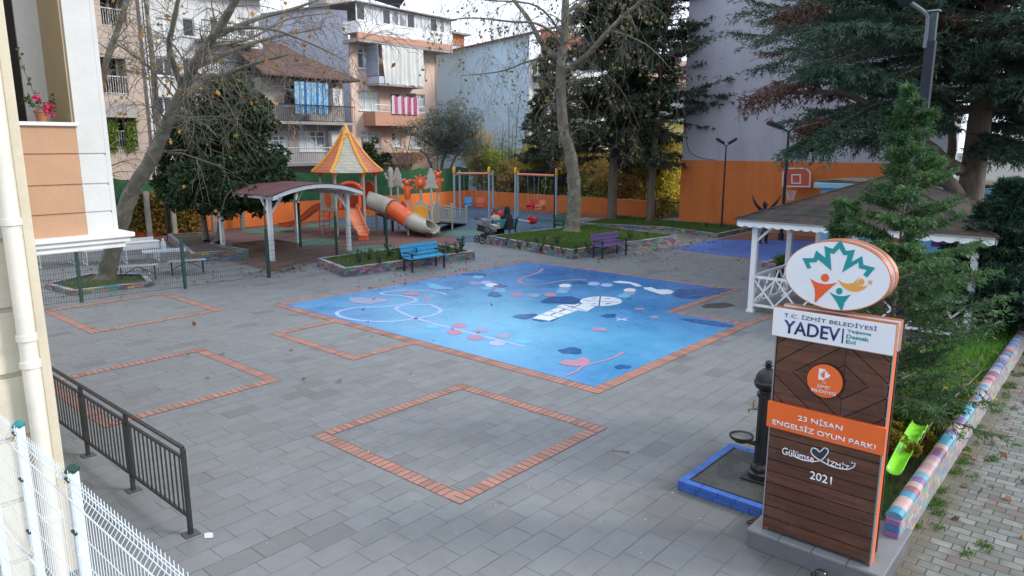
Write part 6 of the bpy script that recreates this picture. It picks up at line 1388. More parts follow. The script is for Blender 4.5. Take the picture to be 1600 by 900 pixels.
# ================================================================== SWINGS
def make_swing(label, a, b, seats):
    """a, b: the two near posts (ground points); the far ones stand 1.9 m behind"""
    mid = (a + b) / 2; t = thing('swing_set', label, 'swing', mid, 0, 'grey swing frames with orange beams'); H = 2.42; dv = Vector((.95, .72, 0)).normalized() * 2.1; tops = []
    for p in (a, b):
        for k in (0, 1):
            q = p - mid + dv * k; MB().cyl(q, q + Vector((0, 0, H + (.0 if k == 0 else .12))), .062, n=12).build('post', M['steel'], t, smooth=40)
            if k == 0: MB().lathe([(.062, 0), (.095, .06), (.10, .16), (.085, .30), (.05, .38), (.0, .40)], q + Vector((0, 0, H)), n=12).build('flame_cap', M['yellowplastic'], t, smooth=50)
        tops.append(p - mid + dv * .5)
        MB().cyl(p - mid + Vector((0, 0, H - .08)), p - mid + dv + Vector((0, 0, H - .08)), .045, n=8).build('end_bar', M['steel'], t, smooth=40)
    MB().cyl(tops[0] + Vector((0, 0, H - .02)), tops[1] + Vector((0, 0, H - .02)), .065, n=12).build('top_beam', M['salmonplastic'], t, smooth=40)
    for k, (f, mt) in enumerate(seats):
        c = tops[0].lerp(tops[1], f); ax = (tops[1] - tops[0]).normalized(); zz = .62; sw = Vector((-ax.y, ax.x, 0)) * (-.18 if k else .1)
        s_ = MB(); cc_ = c + sw + Vector((0, 0, zz))
        s_.box(cc_, (.42, .42, .06), rz=math.atan2(ax.y, ax.x)); s_.box(cc_ + Vector((-ax.y, ax.x, 0)) * .2 + Vector((0, 0, .22)), (.42, .06, .46), rz=math.atan2(ax.y, ax.x), rx=-.2)
        for e_ in (-1, 1): s_.box(cc_ + ax * .21 * e_ + Vector((0, 0, .12)), (.05, .4, .2), rz=math.atan2(ax.y, ax.x))
        s_.box(cc_ - Vector((-ax.y, ax.x, 0)) * .2 + Vector((0, 0, .16)), (.42, .05, .08), rz=math.atan2(ax.y, ax.x))
        se = s_.build('swing_seat', mt, t, bevel=.02); mb = MB()
        for e_ in (-1, 1): mb.tube([c + ax * .22 * e_ + Vector((0, 0, H - .06)), cc_ + ax * .22 * e_ + Vector((0, 0, .2))], .010, 4)
        mb.build('chain', M['steel'], se)
    return t
make_swing('swing frame with a blue seat, left of the two', P(710.5, 341), P(764.5, 341), [(.32, M['blueplastic']), (.68, plain('red_orange_plastic', (.65, .10, .04, 1), .35))])
make_swing('swing frame with red and orange chair seats, nearer the plane tree', P(805.5, 344), P(868, 349.5), [(.36, M['redplastic']), (.66, M['salmonplastic'])])
# seesaw
a, b_ = PD(777, 333, 33.2), P(832, 356, .0); a = Vector((a.x, a.y, .72)); b_ = Vector((b_.x, b_.y, .28)); m_ = a.lerp(b_, .5)
t = thing('seesaw', 'white beamed seesaw with red seats behind the teal bench', 'seesaw', (m_.x, m_.y, 0)); o0 = Vector((m_.x, m_.y, 0)); A1, B1 = a - o0, b_ - o0
MB().tube([A1, B1], .04, 8).build('beam', M['whitemetal'], t); MB().tube([(-.2, 0, 0), (0, 0, m_.z), (.2, 0, 0)], .04, 6).build('pivot', M['steel'], t)
for q, s_ in ((A1, 1), (B1, -1)):
    d = (A1 - B1).normalized() * s_; MB().tube([q - d * .25 + Vector((0, 0, .06)), q + Vector((0, 0, .05)), q + d * .15 + Vector((0, 0, .08)), q + d * .28 + Vector((0, 0, .26))], [.14, .17, .15, .08], 10).sphere(q - d * .22 + Vector((0, 0, .2)), .10, 8, 6).build('seat', M['redplastic'], t, smooth=60)

# ================================================================== PEOPLE
def skin_body(name, joints, edges, radii, mat, parent, root=0, sub=2):
    me = bpy.data.meshes.new(name); me.from_pydata([tuple(j) for j in joints], edges, []); o = bpy.data.objects.new(name, me); C.objects.link(o)
    md = o.modifiers.new('skin', 'SKIN'); md.use_smooth_shade = True
    for i, r_ in enumerate(radii): v = me.skin_vertices[0].data[i]; v.radius = (r_, r_) if not hasattr(r_, '__len__') else r_; v.use_root = (i == root)
    sb = o.modifiers.new('sub', 'SUBSURF'); sb.levels = sub; sb.render_levels = sub
    bpy.context.view_layer.update(); m2 = bpy.data.meshes.new_from_object(o.evaluated_get(bpy.context.evaluated_depsgraph_get())); bpy.data.objects.remove(o)
    m2.name = name; m2.materials.clear(); m2.materials.append(mat); m2.polygons.foreach_set('use_smooth', [True] * len(m2.polygons)); o = bpy.data.objects.new(name, m2); C.objects.link(o); o.parent = parent; return o
def person(label, loc, rz, kind, cloth, hairm, skinm, seated=True, legs=None, hood=False, arms_up=False, k=1.0):
    """faces local +Y"""
    t = thing('person', label, 'person', loc, rz); hz = .47 if seated else .90
    J = [(0, -.02, hz + .03), (0, -.03, hz + .28), (0, -.02, hz + .48), (0, 0, hz + .58), (0, .02, hz + .66), (0, .035, hz + .78)]; E = [(0, 1), (1, 2), (2, 3), (3, 4), (4, 5)]; Rr = [(.17, .12), (.15, .11), (.17, .10), (.06, .06), (.085, .095), (.075, .08)]
    for s_ in (-1, 1):
        i = len(J)
        if seated: J += [(s_ * .10, .03, hz + .02), (s_ * .12, .42, hz + .06), (s_ * .12, .46, .08), (s_ * .12, .60, .04)]
        else: J += [(s_ * .10, 0, hz - .06), (s_ * .12, .02, .48), (s_ * .13, -.02, .08), (s_ * .13, .13, .04)]
        Rr += [.09, .065, .045, .04]; E += [(0, i), (i, i + 1), (i + 1, i + 2), (i + 2, i + 3)]
        i = len(J)
        if arms_up: J += [(s_ * .19, 0, hz + .50), (s_ * .36, .0, hz + .72), (s_ * .52, .03, hz + .95), (s_ * .56, .04, hz + 1.04)]
        else: J += [(s_ * .19, 0, hz + .46), (s_ * .24, .06, hz + .20), (s_ * .10, .28, hz + .14), (s_ * .05, .33, hz + .14)]
        Rr += [.06, .05, .034, .03]; E += [(2, i), (i, i + 1), (i + 1, i + 2), (i + 2, i + 3)]
    body = skin_body('body', J, E, Rr, cloth if kind == 'dark' else skinm, t)
    hc_ = Vector((0, .02, hz + .74))
    if hood:                                                  # long veil and coat falling from the crown over the shoulders
        MB().lathe([(.0, hz + .90), (.07, hz + .885), (.115, hz + .83), (.13, hz + .74), (.125, hz + .66), (.15, hz + .57), (.235, hz + .47), (.275, hz + .30), (.28, hz + .12), (.30, hz - .06), (.30, hz - .10)], (0, -.03, 0), n=22, cap=False).build('veil', cloth, t, smooth=70)
        MB().tube([(0, .05, hz + .10), (0, .40, hz + .14), (0, .52, .35), (0, .55, .10)], [.24, .23, .25, .27], 12).build('skirt', cloth, t, smooth=60)
        MB().sphere((0, .095, hz + .745), .075, 12, 8, (.9, .6, 1.15)).build('face', skinm, t, smooth=60)
    else:
        mb = MB(); mb.sphere(hc_ + Vector((0, -.015, .03)), .115, 14, 10, (.95, 1.05, 1.15)); mb.sphere(hc_ + Vector((0, -.07, -.06)), .085, 10, 8, (1.1, .8, 1.3)); mb.build('hair', hairm, t, smooth=60)
        MB().tube([(0, -.03, hz - .02), (0, -.035, hz + .2), (0, -.03, hz + .42), (0, -.01, hz + .535)], [.185, .19, .195, .09], 14).build('jacket', cloth, t, smooth=60)
        for s_ in (-1, 1):
            if arms_up: pth = [(s_ * .15, -.01, hz + .48), (s_ * .36, .0, hz + .72), (s_ * .50, .03, hz + .92)]
            else: pth = [(s_ * .14, -.01, hz + .47), (s_ * .24, .06, hz + .20), (s_ * .12, .26, hz + .14)]
            MB().tube(pth, [.085, .068, .05], 10).build('sleeve', cloth, t, smooth=60)
            if arms_up:
                for f in range(5): w_ = Vector((s_ * .555, .04, hz + 1.04)); MB().tube([w_, w_ + Vector((s_ * .02 + (f - 2) * .022, 0, .09 - abs(f - 2) * .008))], [.010, .008], 5).build('finger', skinm, t)
        if legs is not None:
            for s_ in (-1, 1):
                pth = [(s_ * .09, .0, hz + .03), (s_ * .12, .42, hz + .055), (s_ * .12, .46, .10)] if seated else [(s_ * .09, 0, hz), (s_ * .12, .02, .48), (s_ * .13, -.02, .09)]
                MB().tube(pth, [.11, .085, .06], 10).build('trouser_leg', legs, t, smooth=60)
    for s_ in (-1, 1):
        MB().sphere((s_ * .032, .105 if not hood else .13, hz + .755), .011, 6, 5).build('eye', M['dark'], t)
    MB().sphere((0, .125 if not hood else .145, hz + .735), .018, 6, 5, (.8, 1, 1.2)).build('nose', skinm, t, smooth=60); MB().sphere((0, .112 if not hood else .135, hz + .695), .018, 6, 5, (1.4, .5, .4)).build('mouth', M['redplastic'], t, smooth=60)
    if k != 1: t.scale = (k,) * 3
    return t
skin = plain('skin', (.50, .31, .23, 1), .55, .05)
BN = Vector((22.95, 20.75, 0)); ax = Matrix.Rotation(R(172), 3, 'Z') @ Vector((1, 0, 0))
pA_ = BN + ax * -.28; pB_ = BN + ax * .32
person('person in a long black veil and coat seated on the teal bench, back turned', (pA_.x, pA_.y + .02, 0), R(172) + math.pi, 'dark', plain('black_cloth', (.008, .008, .009, 1), .9, .2), None, skin, True, None, True)
person('person in a pale grey jacket with brown hair seated beside the stroller', (pB_.x, pB_.y + .05, 0), R(172) + math.pi, 'light', plain('grey_beige_jacket', (.30, .27, .24, 1), .9, .1, 5), plain('brown_hair', (.11, .055, .04, 1), .7, .2, 20), skin, True, plain('jeans', (.06, .075, .11, 1), .8))
cp = PD(1196, 320, 29.2); person('person in dark clothes with both arms raised on the court behind the gazebo', (cp.x, cp.y, 0), YAW + R(90), 'dark', plain('dark_cloth', (.02, .018, .02, 1), .9, .2), plain('black_hair', (.012, .01, .01, 1), .6, .2), plain('dark_glove', (.05, .025, .02, 1), .8), False, plain('dark_trousers', (.02, .02, .025, 1), .9), False, True, .97)

# ================================================================== STROLLER
sp = P(764, 379); t = thing('baby_stroller', 'grey and black baby stroller parked beside the teal bench', 'stroller', (sp.x, sp.y + .1, 0), R(-20))
clg = plain('stroller_grey', (.16, .16, .175, 1), .8, .15, 6); 
for x, y in ((-.35, -.26), (-.35, .26), (.38, -.2), (.38, .2)):
    w_ = MB().tube([(x + .13 * math.cos(a), y, .14 + .13 * math.sin(a)) for a in [i * .3927 for i in range(16)]], .022, 6, closed=True).cyl((x, y - .03, .14), (x, y + .03, .14), .05, n=10).build('wheel', M['plankdark'], t)
mb = MB()
for y in (-.24, .24): mb.tube([(-.35, y, .14), (.1, y, .55), (.38, y * .8, .14)], .016, 6).tube([(.1, y, .5), (-.35, y, .95), (-.50, y, 1.02)], .016, 6)
mb.tube([(-.50, -.24, 1.02), (-.50, .24, 1.02)], .02, 6).tube([(-.35, -.26, .14), (-.35, .26, .14)], .014, 5); mb.build('frame', M['plankdark'], t)
MB().tube([(-.16, 0, .86), (-.02, 0, .58), (.12, 0, .50), (.36, 0, .56)], [.20, .22, .21, .17], 10).build('seat', clg, t, smooth=60)
mb = MB(); vs = []; fs = []
for i in range(9):
    a = R(50 + 110 * i / 8) ; 
    for j in range(7): b2 = (j / 6 - .5) * 2; vs.append((-.12 + .34 * math.cos(a), .25 * b2, .66 + .36 * math.sin(a) * (1 - .18 * b2 * b2)))
for i in range(8):
    for j in range(6): fs.append((i * 7 + j, (i + 1) * 7 + j, (i + 1) * 7 + j + 1, i * 7 + j + 1))
mb.add(vs, fs); 
for y in (-.25, .25): mb.add([(-.12, y, .66)] + [(-.12 + .34 * math.cos(R(50 + 110 * i / 8)), y, .66 + .36 * math.sin(R(50 + 110 * i / 8)) * .82) for i in range(9)], [(0, i, i + 1) for i in range(1, 9)])
mb.build('canopy', clg, t, smooth=50); MB().box((.02, 0, .28), (.5, .36, .16)).build('basket', M['plankdark'], t, bevel=.03); MB().box((-.3, 0, .62), (.16, .4, .28), ry=.3).build('bag', M['plankdark'], t, bevel=.04)
MB().box((.30, 0, .70), (.25, .3, .08), ry=.2).build('blanket', M['offwhite'], t, bevel=.03)

# ================================================================== PICNIC TABLE, DESKS, BOTTLE
gb = plain('speckled_top', (.40, .46, .52, 1), .35, .06, 10)
pc = P(258, 428); t = thing('picnic_table', 'pale grey topped picnic table on crossed steel legs', 'table', (pc.x + .1, pc.y + .15, 0), R(-20))
MB().bb(-.62, .62, -.36, .36, .70, .73).build('table_top', gb, t, bevel=.004)
for x in (-.48, .48): MB().tube([(x, -.33, .02), (x, -.05, .35), (x, -.05, .70)], .02, 5).tube([(x, .33, .02), (x, .05, .35), (x, .05, .70)], .02, 5).tube([(x, -.3, .68), (x, .3, .68)], .018, 5).build('leg', M['greyalu'], t)
MB().tube([(-.48, 0, .36), (.48, 0, .36)], .018, 5).build('stretcher', M['greyalu'], t)
def pbench(label, px, py):
    c = P(px, py); t = thing('picnic_bench', label, 'bench', (c.x, c.y, 0), R(-20), 'pale benches of the picnic table'); MB().bb(-.55, .55, -.14, .14, .42, .445).build('seat', gb, t, bevel=.004)
    for x in (-.45, .45): MB().tube([(x, -.11, 0), (x, -.11, .42)], .017, 5).tube([(x, .11, 0), (x, .11, .42)], .017, 5).build('leg', M['black'], t)
    MB().tube([(-.45, 0, .15), (0, 0, .4)], .012, 5).tube([(.45, 0, .15), (0, 0, .4)], .012, 5).build('brace', M['black'], t)
pbench('pale grey picnic bench on the near left side of the table', 217, 437); pbench('pale grey picnic bench on the far right side of the table', 294, 428)
bo = P(252, 391, .73); t = thing('water_bottle', 'large clear plastic water bottle standing on the picnic table', 'bottle', (pc.x + .12, pc.y + .22, .731))
s = NT('clear_plastic'); s.b.inputs['Alpha'].default_value = .55; MB().lathe([(.075, 0), (.08, .02), (.08, .2), (.075, .24), (.03, .30), (.028, .33)], n=16).build('bottle', s.out((.55, .62, .68, 1), .15), t, smooth=50); MB().lathe([(.032, .33), (.032, .36)], n=12).build('cap', M['whitemetal'], t)
dk_ = plain('desk_white', (.60, .63, .66, 1), .5, .06, 4, dirt=(.4, .4, .4, 1), dirtamt=.4)
def desk(label, px, py, rz=R(-10)):
    c = P(px, py); t = thing('school_desk', label, 'desk', (c.x, c.y, 0), rz, 'white school desks along the plaza edge')
    MB().bb(-.58, .58, -.22, .22, .70, .73).bb(-.56, .56, -.20, -.18, .48, .70).bb(-.56, .56, -.18, .18, .48, .50).bb(-.56, -.54, -.18, .2, .50, .70).bb(.54, .56, -.18, .2, .50, .70).build('desk_top', dk_, t, bevel=.004)
    for x in (-.5, .5): MB().tube([(x, -.2, 0), (x, -.2, .69)], .018, 5).tube([(x, .2, 0), (x, .2, .69)], .018, 5).tube([(x, -.2, .05), (x, .45, .05), (x, .45, .42)], .016, 5).build('leg', dk_, t)
    MB().bb(-.55, .55, .32, .58, .42, .44).build('desk_bench', dk_, t); MB().bb(-.55, .55, .56, .58, .6, .8).build('backrest', dk_, t)
desk('white school desk between the leaning tree and the picnic table', 222, 410); desk('white school desk behind the leaning tree trunk', 160, 412, R(-5)); desk('white school desk seen furthest left under the white bay', 88, 416, R(0))

# ================================================================== TREES
def bare_tree(label, name, limbs, kids=26, L=(1.0, 2.2), droop=.25, lvl=2, leafcols=None, nleaf=300, leafsz=.11, seed=1, mat='trunkgrey', tw=3, tk=1.0):
    """limbs: list of (path, r0, r1) world points"""
    random.seed(seed); base = limbs[0][0][0]; t = thing(name, label, 'tree', base); mb = MB(); tw_ = MB(); tips = []
    for li, (pth, r0, r1) in enumerate(limbs):
        W_ = smooth_path([Vector(p) - base for p in pth], 5); n = len(W_); rad = [r0 + (r1 - r0) * (i / (n - 1)) for i in range(n)]
        if li == 0: rad[0] *= 1.35; rad[1] *= 1.12
        mb.tube(W_, [r_ * (1 + .06 * math.sin(i * 1.9)) for i, r_ in enumerate(rad)], 14, cap=False)
        ln = sum((W_[i + 1] - W_[i]).length for i in range(n - 1)); k = int(kids * ln / 6)
        for _ in range(k):
            i = random.randint(int(n * (.45 if li == 0 else .12)), n - 1); dd = (W_[min(i + 1, n - 1)] - W_[max(0, i - 1)]).normalized(); a = rvec(1); a = (a - dd * a.dot(dd)).normalized()
            twig(tw_, W_[i].copy(), dd * .5 + a * .9, random.uniform(*L), min(rad[i] * .4, .05) * tk, lvl, tips, droop, 5, .9, .005, tw)
    tr = mb.build('trunk', M[mat], t, smooth=60); tw_.build('branches', M['twig'], t, smooth=60)
    if leafcols:
        P0 = np.array([tips[random.randrange(len(tips))][0] + rvec(.05) for _ in range(nleaf)]); V, F = leaf_quads(P0, np.c_[rg.normal(size=(nleaf, 2)), rg.normal(size=nleaf) - .7], leafsz * rg.uniform(.6, 1.4, nleaf), leafsz * .8); npmesh('leaves', V, F, leafcols, t)
    return t
yl = foliage_mat('autumn_leaves', [(.45, .16, .035, 1), (.38, .22, .04, 1), (.30, .10, .03, 1), (.22, .26, .05, 1)], .7, .3)
yg = foliage_mat('sparse_yellow_leaves', [(.30, .27, .06, 1), (.22, .14, .07, 1), (.20, .24, .05, 1), (.28, .17, .09, 1)], .7, .3)
l0 = [PD(px, py, D) for px, py, D in ((166, 442, 20.9), (172, 405, 20.8), (188, 350, 20.6), (206, 300, 20.4), (236, 250, 20.2), (262, 190, 20), (286, 140, 19.8), (310, 90, 19.5), (345, 40, 19), (385, -30, 18.5))]; l0[0].z = 0
lim = [(l0, .27, .08)]
def lp(*pp): return [PD(*q) for q in pp]
lim += [(lp((252, 215, 20.1), (244, 170, 20.6), (240, 110, 21), (232, 40, 21.4), (225, -30, 21.6)), .10, .05),
        (lp((286, 140, 19.8), (265, 80, 19.2), (270, 40, 18.8), (285, -30, 18.4)), .09, .045), (lp((303, 105, 19.6), (350, 85, 20.2), (420, 60, 20.8), (500, 45, 21.5)), .09, .02),
        (lp((300, 120, 19.7), (340, 120, 19), (395, 100, 18.4), (450, 85, 18)), .08, .02), (lp((186, 345, 20.6), (160, 280, 20.9), (154, 200, 21), (163, 110, 21), (186, 40, 21), (205, -20, 21)), .12, .07),
        (lp((330, 60, 19.2), (400, 30, 19.6), (470, 10, 20), (530, -15, 20.5)), .07, .02), (lp((345, 45, 19), (420, 45, 18.6), (490, 70, 18.3), (540, 95, 18)), .05, .012), (lp((320, 75, 19.4), (390, 60, 20.6), (450, 30, 21.3), (520, 20, 22)), .05, .012), (lp((240, 110, 21), (200, 80, 21.3), (170, 60, 21.5)), .05, .02)]
bare_tree('leaning bare plane tree with orange leaves by the cream house', 'plane_tree', lim, 27, (.9, 2.2), .18, 2, yl, 240, .14, 5, 'trunkgrey', 3, .55)
m0 = [PD(px, py, D) for px, py, D in ((894, 374, 30.9), (896, 340, 30.9), (897, 290, 30.9), (891, 240, 30.9), (880, 200, 30.9), (876, 110, 30.9), (881, 60, 30.9), (884, 0, 31), (888, -90, 31))]; m0[0].z = .28
lim = [(m0, .33, .12), (lp((879, 112, 30.9), (915, 88, 30.4), (950, 50, 29.9), (975, 25, 29.6), (1002, 2, 29.2), (1030, -30, 29)), .13, .07), (lp((872, 90, 30.9), (848, 70, 31.1), (826, 30, 31.4), (800, -5, 31.8), (790, -40, 32)), .12, .06),
        (lp((876, 72, 30.9), (862, 50, 30.2), (835, 36, 29.8), (800, 34, 29.5), (740, 28, 29.2), (690, 33, 29)), .07, .02), (lp((877, 105, 30.9), (860, 88, 31.8), (820, 98, 32.3), (780, 112, 32.6), (720, 118, 33)), .06, .015),
        (lp((955, 47, 29.9), (1010, 70, 29.4), (1050, 110, 29)), .04, .012), (lp((884, 20, 31), (930, -10, 31.5), (960, -40, 32)), .08, .04), (lp((880, 130, 31), (930, 110, 31.6), (970, 140, 32), (1000, 200, 32)), .035, .01), (lp((881, 60, 31), (840, 10, 30), (760, 0, 29.5), (700, -10, 29)), .05, .02)]
bare_tree('tall bare plane tree growing from the large brick planter', 'plane_tree', lim, 23, (.9, 2.2), .5, 2, yg, 800, .15, 9, 'trunkgrey', 3, .55)

CDX, CDY = PD(1513, 330, 21.3).xy
def conifer(label, name, base, H, r_bot, z_bot, cols, seed, whorls=40, per=7, droop=.25, spr=(.42, .07), segn=5, dens=1.0, gap=0.0, barkm='trunkbrown', tr=.2, lean=(0, 0), taper=.8, deadfrac=0.0, deadmat=None, rfun=None, sub=5, per_leaf=7, rise=(0, .28)):
    random.seed(seed); base = Vector(base); t = thing(name, label, 'tree', base); mb = MB(); segs = []; dead = []
    tp = [Vector((lean[0] * k * k, lean[1] * k * k, H * k)) for k in (0, .2, .4, .6, .8, 1)]; W_ = smooth_path(tp, 3); mb.tube(W_, [tr * (1 - .93 * i / (len(W_) - 1)) for i in range(len(W_))], 12, cap=False)
    for w in range(whorls):
        z = z_bot + (H - z_bot) * (w / whorls) ** .95; k = (z - z_bot) / (H - z_bot); R0 = r_bot * (1 - k) ** taper + .1
        if rfun: R0 *= rfun(k)
        for b in range(per):
            if random.random() < gap: continue
            a = random.uniform(0, 6.283); L_ = R0 * random.uniform(.55, 1.12); d = Vector((math.cos(a), math.sin(a), random.uniform(*rise))); kk = z / H; p = Vector((lean[0] * kk * kk, lean[1] * kk * kk, z)); pts = [p]
            for i in range(segn): d = (d + Vector((0, 0, -droop / segn)) + rvec(.06)).normalized(); pts.append(pts[-1] + d * L_ / segn)
            pts[-1].z += .04 * L_; rb0 = max(.010, min(.05, .014 * L_)); mb.tube(pts, [rb0 * (1 - .7 * i / segn) for i in range(segn + 1)], 4, cap=False)
            isdead = random.random() < deadfrac; tgt = dead if isdead else segs
            for i in range(1, segn + 1):
                if i / segn < .25: continue
                for _ in range(max(1, int(sub * dens))):
                    q = pts[i - 1].lerp(pts[i], random.random()); s_ = random.choice((-1, 1)); dl = (pts[i] - pts[i - 1]).normalized(); side = Vector((-dl.y, dl.x, 0)) * s_
                    sl_ = L_ * .30 * (1.15 - .7 * i / segn) * random.uniform(.5, 1.2) + .08; e_ = q + (dl * .75 + side * random.uniform(.2, 1) + Vector((0, 0, -random.uniform(0, droop * 1.2)))).normalized() * sl_; tgt.append((q, e_))
                tgt.append((pts[i - 1], pts[i]))
    mb.build('trunk', M[barkm], t, smooth=60)
    if segs: V, F = sprays([(tuple(a), tuple(b)) for a, b in segs], per_leaf, spr[0], spr[1], .38, droop * .6); npmesh('crown', V, F, cols, t)
    if dead: V, F = sprays([(tuple(a), tuple(b)) for a, b in dead], per_leaf, spr[0], spr[1] * .8, .4, .35); npmesh('dead_foliage', V, F, deadmat, t)
    return t
spruce = foliage_mat('spruce_needles', [(.020, .034, .021, 1), (.038, .058, .036, 1), (.060, .085, .052, 1), (.034, .044, .030, 1)], .7, .15, .5)
cedar = foliage_mat('cedar_needles', [(.028, .055, .040, 1), (.046, .085, .058, 1), (.070, .122, .080, 1), (.095, .15, .095, 1)], .65, .2, .45)
deadn = foliage_mat('dead_needles', [(.085, .05, .04, 1), (.12, .07, .05, 1), (.06, .038, .03, 1)], .8, .1, .5)
cyp = foliage_mat('cypress_leaves', [(.035, .085, .035, 1), (.055, .12, .05, 1), (.085, .17, .065, 1), (.13, .24, .085, 1)], .6, .3, 1.5)
cypd = foliage_mat('dark_cypress_leaves', [(.014, .04, .025, 1), (.022, .055, .035, 1), (.035, .075, .045, 1)], .6, .2, 1.0)
conifer('dense dark conifer whose trunk rises behind the low orange wall bed', 'conifer', (31.9, 21.0, .1), 15.5, 4.1, 3.2, spruce, 21, 50, 8, .30, (.26, .06), 5, 1.0, .04, 'trunkbrown', .27, (0, 0), .6, .0, None, None, 6, 12)
conifer('thin sparse conifer with sky showing through beside the tall grey building', 'conifer', (32.65, 19.15, .1), 14.5, 4.0, 5.0, spruce, 22, 38, 6, .15, (.24, .055), 5, 1.0, .25, 'trunkbrown', .22, (1.0, -.6), .55, .10, deadn, None, 6, 12)
cf = PD(862, 250, 45.5); conifer('dark conifer standing behind the boundary wall, left of the other two', 'conifer', (cf.x, cf.y, 0), 10.5, 2.6, 1.6, spruce, 25, 30, 7, .3, (.28, .065), 5, 1.0, .1, 'trunkbrown', .2)
conifer('huge blue green cedar overhanging the gazebo from the right', 'cedar', (CDX, CDY, 0), 17.5, 7.6, 4.9, cedar, 31, 46, 11, .24, (.165, .030), 7, 1.0, .03, 'trunkbrown', .40, (0, 0), .42, .14, deadn, lambda k: 1.0 if k > .12 else .70, 10, 27)
# heavy low limbs of the cedar
cd_ = [o for o in bpy.data.objects if o.name.startswith('cedar')][0]
mb = MB(); L0 = lambda px, py, D: PD(px, py, D) - Vector((CDX, CDY, 0))
for pth, r0, r1 in (([(1503, 310, 21.3), (1478, 280, 21.0), (1455, 245, 20.6), (1432, 215, 20.2), (1400, 180, 19.6)], .22, .12), ([(1500, 265, 21.3), (1475, 250, 21), (1452, 228, 20.6), (1400, 200, 20), (1330, 150, 19.4), (1240, 145, 18.8), (1170, 158, 18.2)], .20, .02), ([(1478, 275, 21.6), (1488, 230, 22), (1485, 190, 22)], .14, .1), ([(1400, 190, 20), (1340, 200, 19.5), (1290, 190, 19.2), (1250, 200, 19)], .06, .015)):
    W_ = smooth_path([L0(*q) for q in pth], 5); n = len(W_); mb.tube(W_, [r0 + (r1 - r0) * i / (n - 1) for i in range(n)], 10, cap=False)
mb.build('limb', M['trunkbrown'], cd_, smooth=60)
random.seed(77); dsg = []
for pth in ([(1330, 150, 19.4), (1240, 145, 18.8), (1170, 158, 18.2)], [(1340, 200, 19.5), (1290, 190, 19.2), (1250, 200, 19)], [(1300, 5, 19), (1260, 12, 19), (1225, 22, 19)], [(1290, 125, 19), (1230, 132, 18.6), (1175, 150, 18.2)]):
    W_ = smooth_path([L0(*q) for q in pth], 8)
    for i in range(len(W_) - 1):
        for _ in range(5): q = W_[i].lerp(W_[i + 1], random.random()); dsg.append((tuple(q), tuple(q + (W_[i + 1] - W_[i]).normalized() * .25 + rvec(.16) + Vector((0, 0, -.14)))))
V, F = sprays(dsg, 9, .17, .04, .5, .5); npmesh('dead_foliage', V, F, deadn, cd_)
csg = []
for pth in ([(1515, 205, 21), (1560, 212, 20.4), (1610, 228, 19.6), (1660, 240, 19)], [(1520, 190, 21.6), (1575, 195, 22), (1640, 205, 22.5)], [(1515, 220, 21), (1545, 228, 20), (1590, 236, 19)], [(1500, 205, 21), (1460, 190, 20.4), (1410, 195, 19.6), (1360, 215, 19)], [(1500, 190, 21.2), (1440, 165, 20), (1380, 160, 19.2), (1320, 190, 18.6), (1290, 215, 18.4)], [(1440, 190, 20), (1370, 180, 19.5), (1300, 195, 19.2), (1250, 225, 19)], [(1500, 170, 21), (1430, 130, 19.5), (1350, 110, 18.5), (1290, 105, 18)], [(1500, 120, 21), (1440, 70, 19.5), (1370, 40, 18.5), (1300, 40, 18)], [(1515, 150, 21), (1560, 130, 19.5), (1620, 120, 18)]):
    W_ = smooth_path([L0(*q) for q in pth], 9); ml = MB().tube(W_, [.05 - .04 * i / (len(W_) - 1) for i in range(len(W_))], 6, cap=False); ml.build('limb', M['trunkbrown'], cd_, smooth=60)
    for i in range(4, len(W_) - 1):
        dl = (W_[i + 1] - W_[i]).normalized(); sd_2 = Vector((-dl.y, dl.x, 0))
        for _ in range(16): q = W_[i].lerp(W_[i + 1], random.random()); e_ = q + (dl * .6 + sd_2 * random.uniform(-1.2, 1.2) + Vector((0, 0, -random.uniform(0, .6)))) * random.uniform(.3, .9); csg.append((tuple(q), tuple(e_)))
V, F = sprays(csg, 25, .16, .028, .38, .25); npmesh('crown', V, F, cedar, cd_)
# small bright cypress behind the sign
conifer('young bright green cypress right behind the park sign', 'cypress', (9.45, 2.12, .15), 4.5, 1.55, .55, cyp, 41, 34, 5, .30, (.07, .015), 6, 1.0, .12, 'trunkbrown', .035, (0, 0), 1.25, .0, None, lambda k: .72 if k < .22 else 1.0, 6, 13, (.30, .75))
p_ = PD(1311, 470, 9.2); conifer('slender cypress leader poking up left of the oval emblem top', 'cypress', (p_.x, p_.y, .1), 3.22, .34, .9, cyp, 42, 24, 5, .2, (.065, .015), 4, 1.0, .1, 'trunkbrown', .02, (0, 0), .9, 0, None, None, 5, 12, (.35, .75))
conifer('dark green cypress bush at the right edge beyond the bed', 'cypress', (17.2, 1.9, .2), 3.1, 1.45, .2, cypd, 43, 46, 8, .2, (.10, .024), 6, 1.0, .08, 'trunkbrown', .07, (0, 0), .8, 0, None, None, 8, 15, (.2, .6))
conifer('dark green cypress bush between the blue building and the gazebo railing', 'cypress', (20.5, .5, 0), 3.6, 1.6, .2, cypd, 44, 34, 8, .2, (.18, .05), 5, 1.0, .1, 'trunkbrown', .07, (0, 0), .8, 0, None, None, 6, 8)

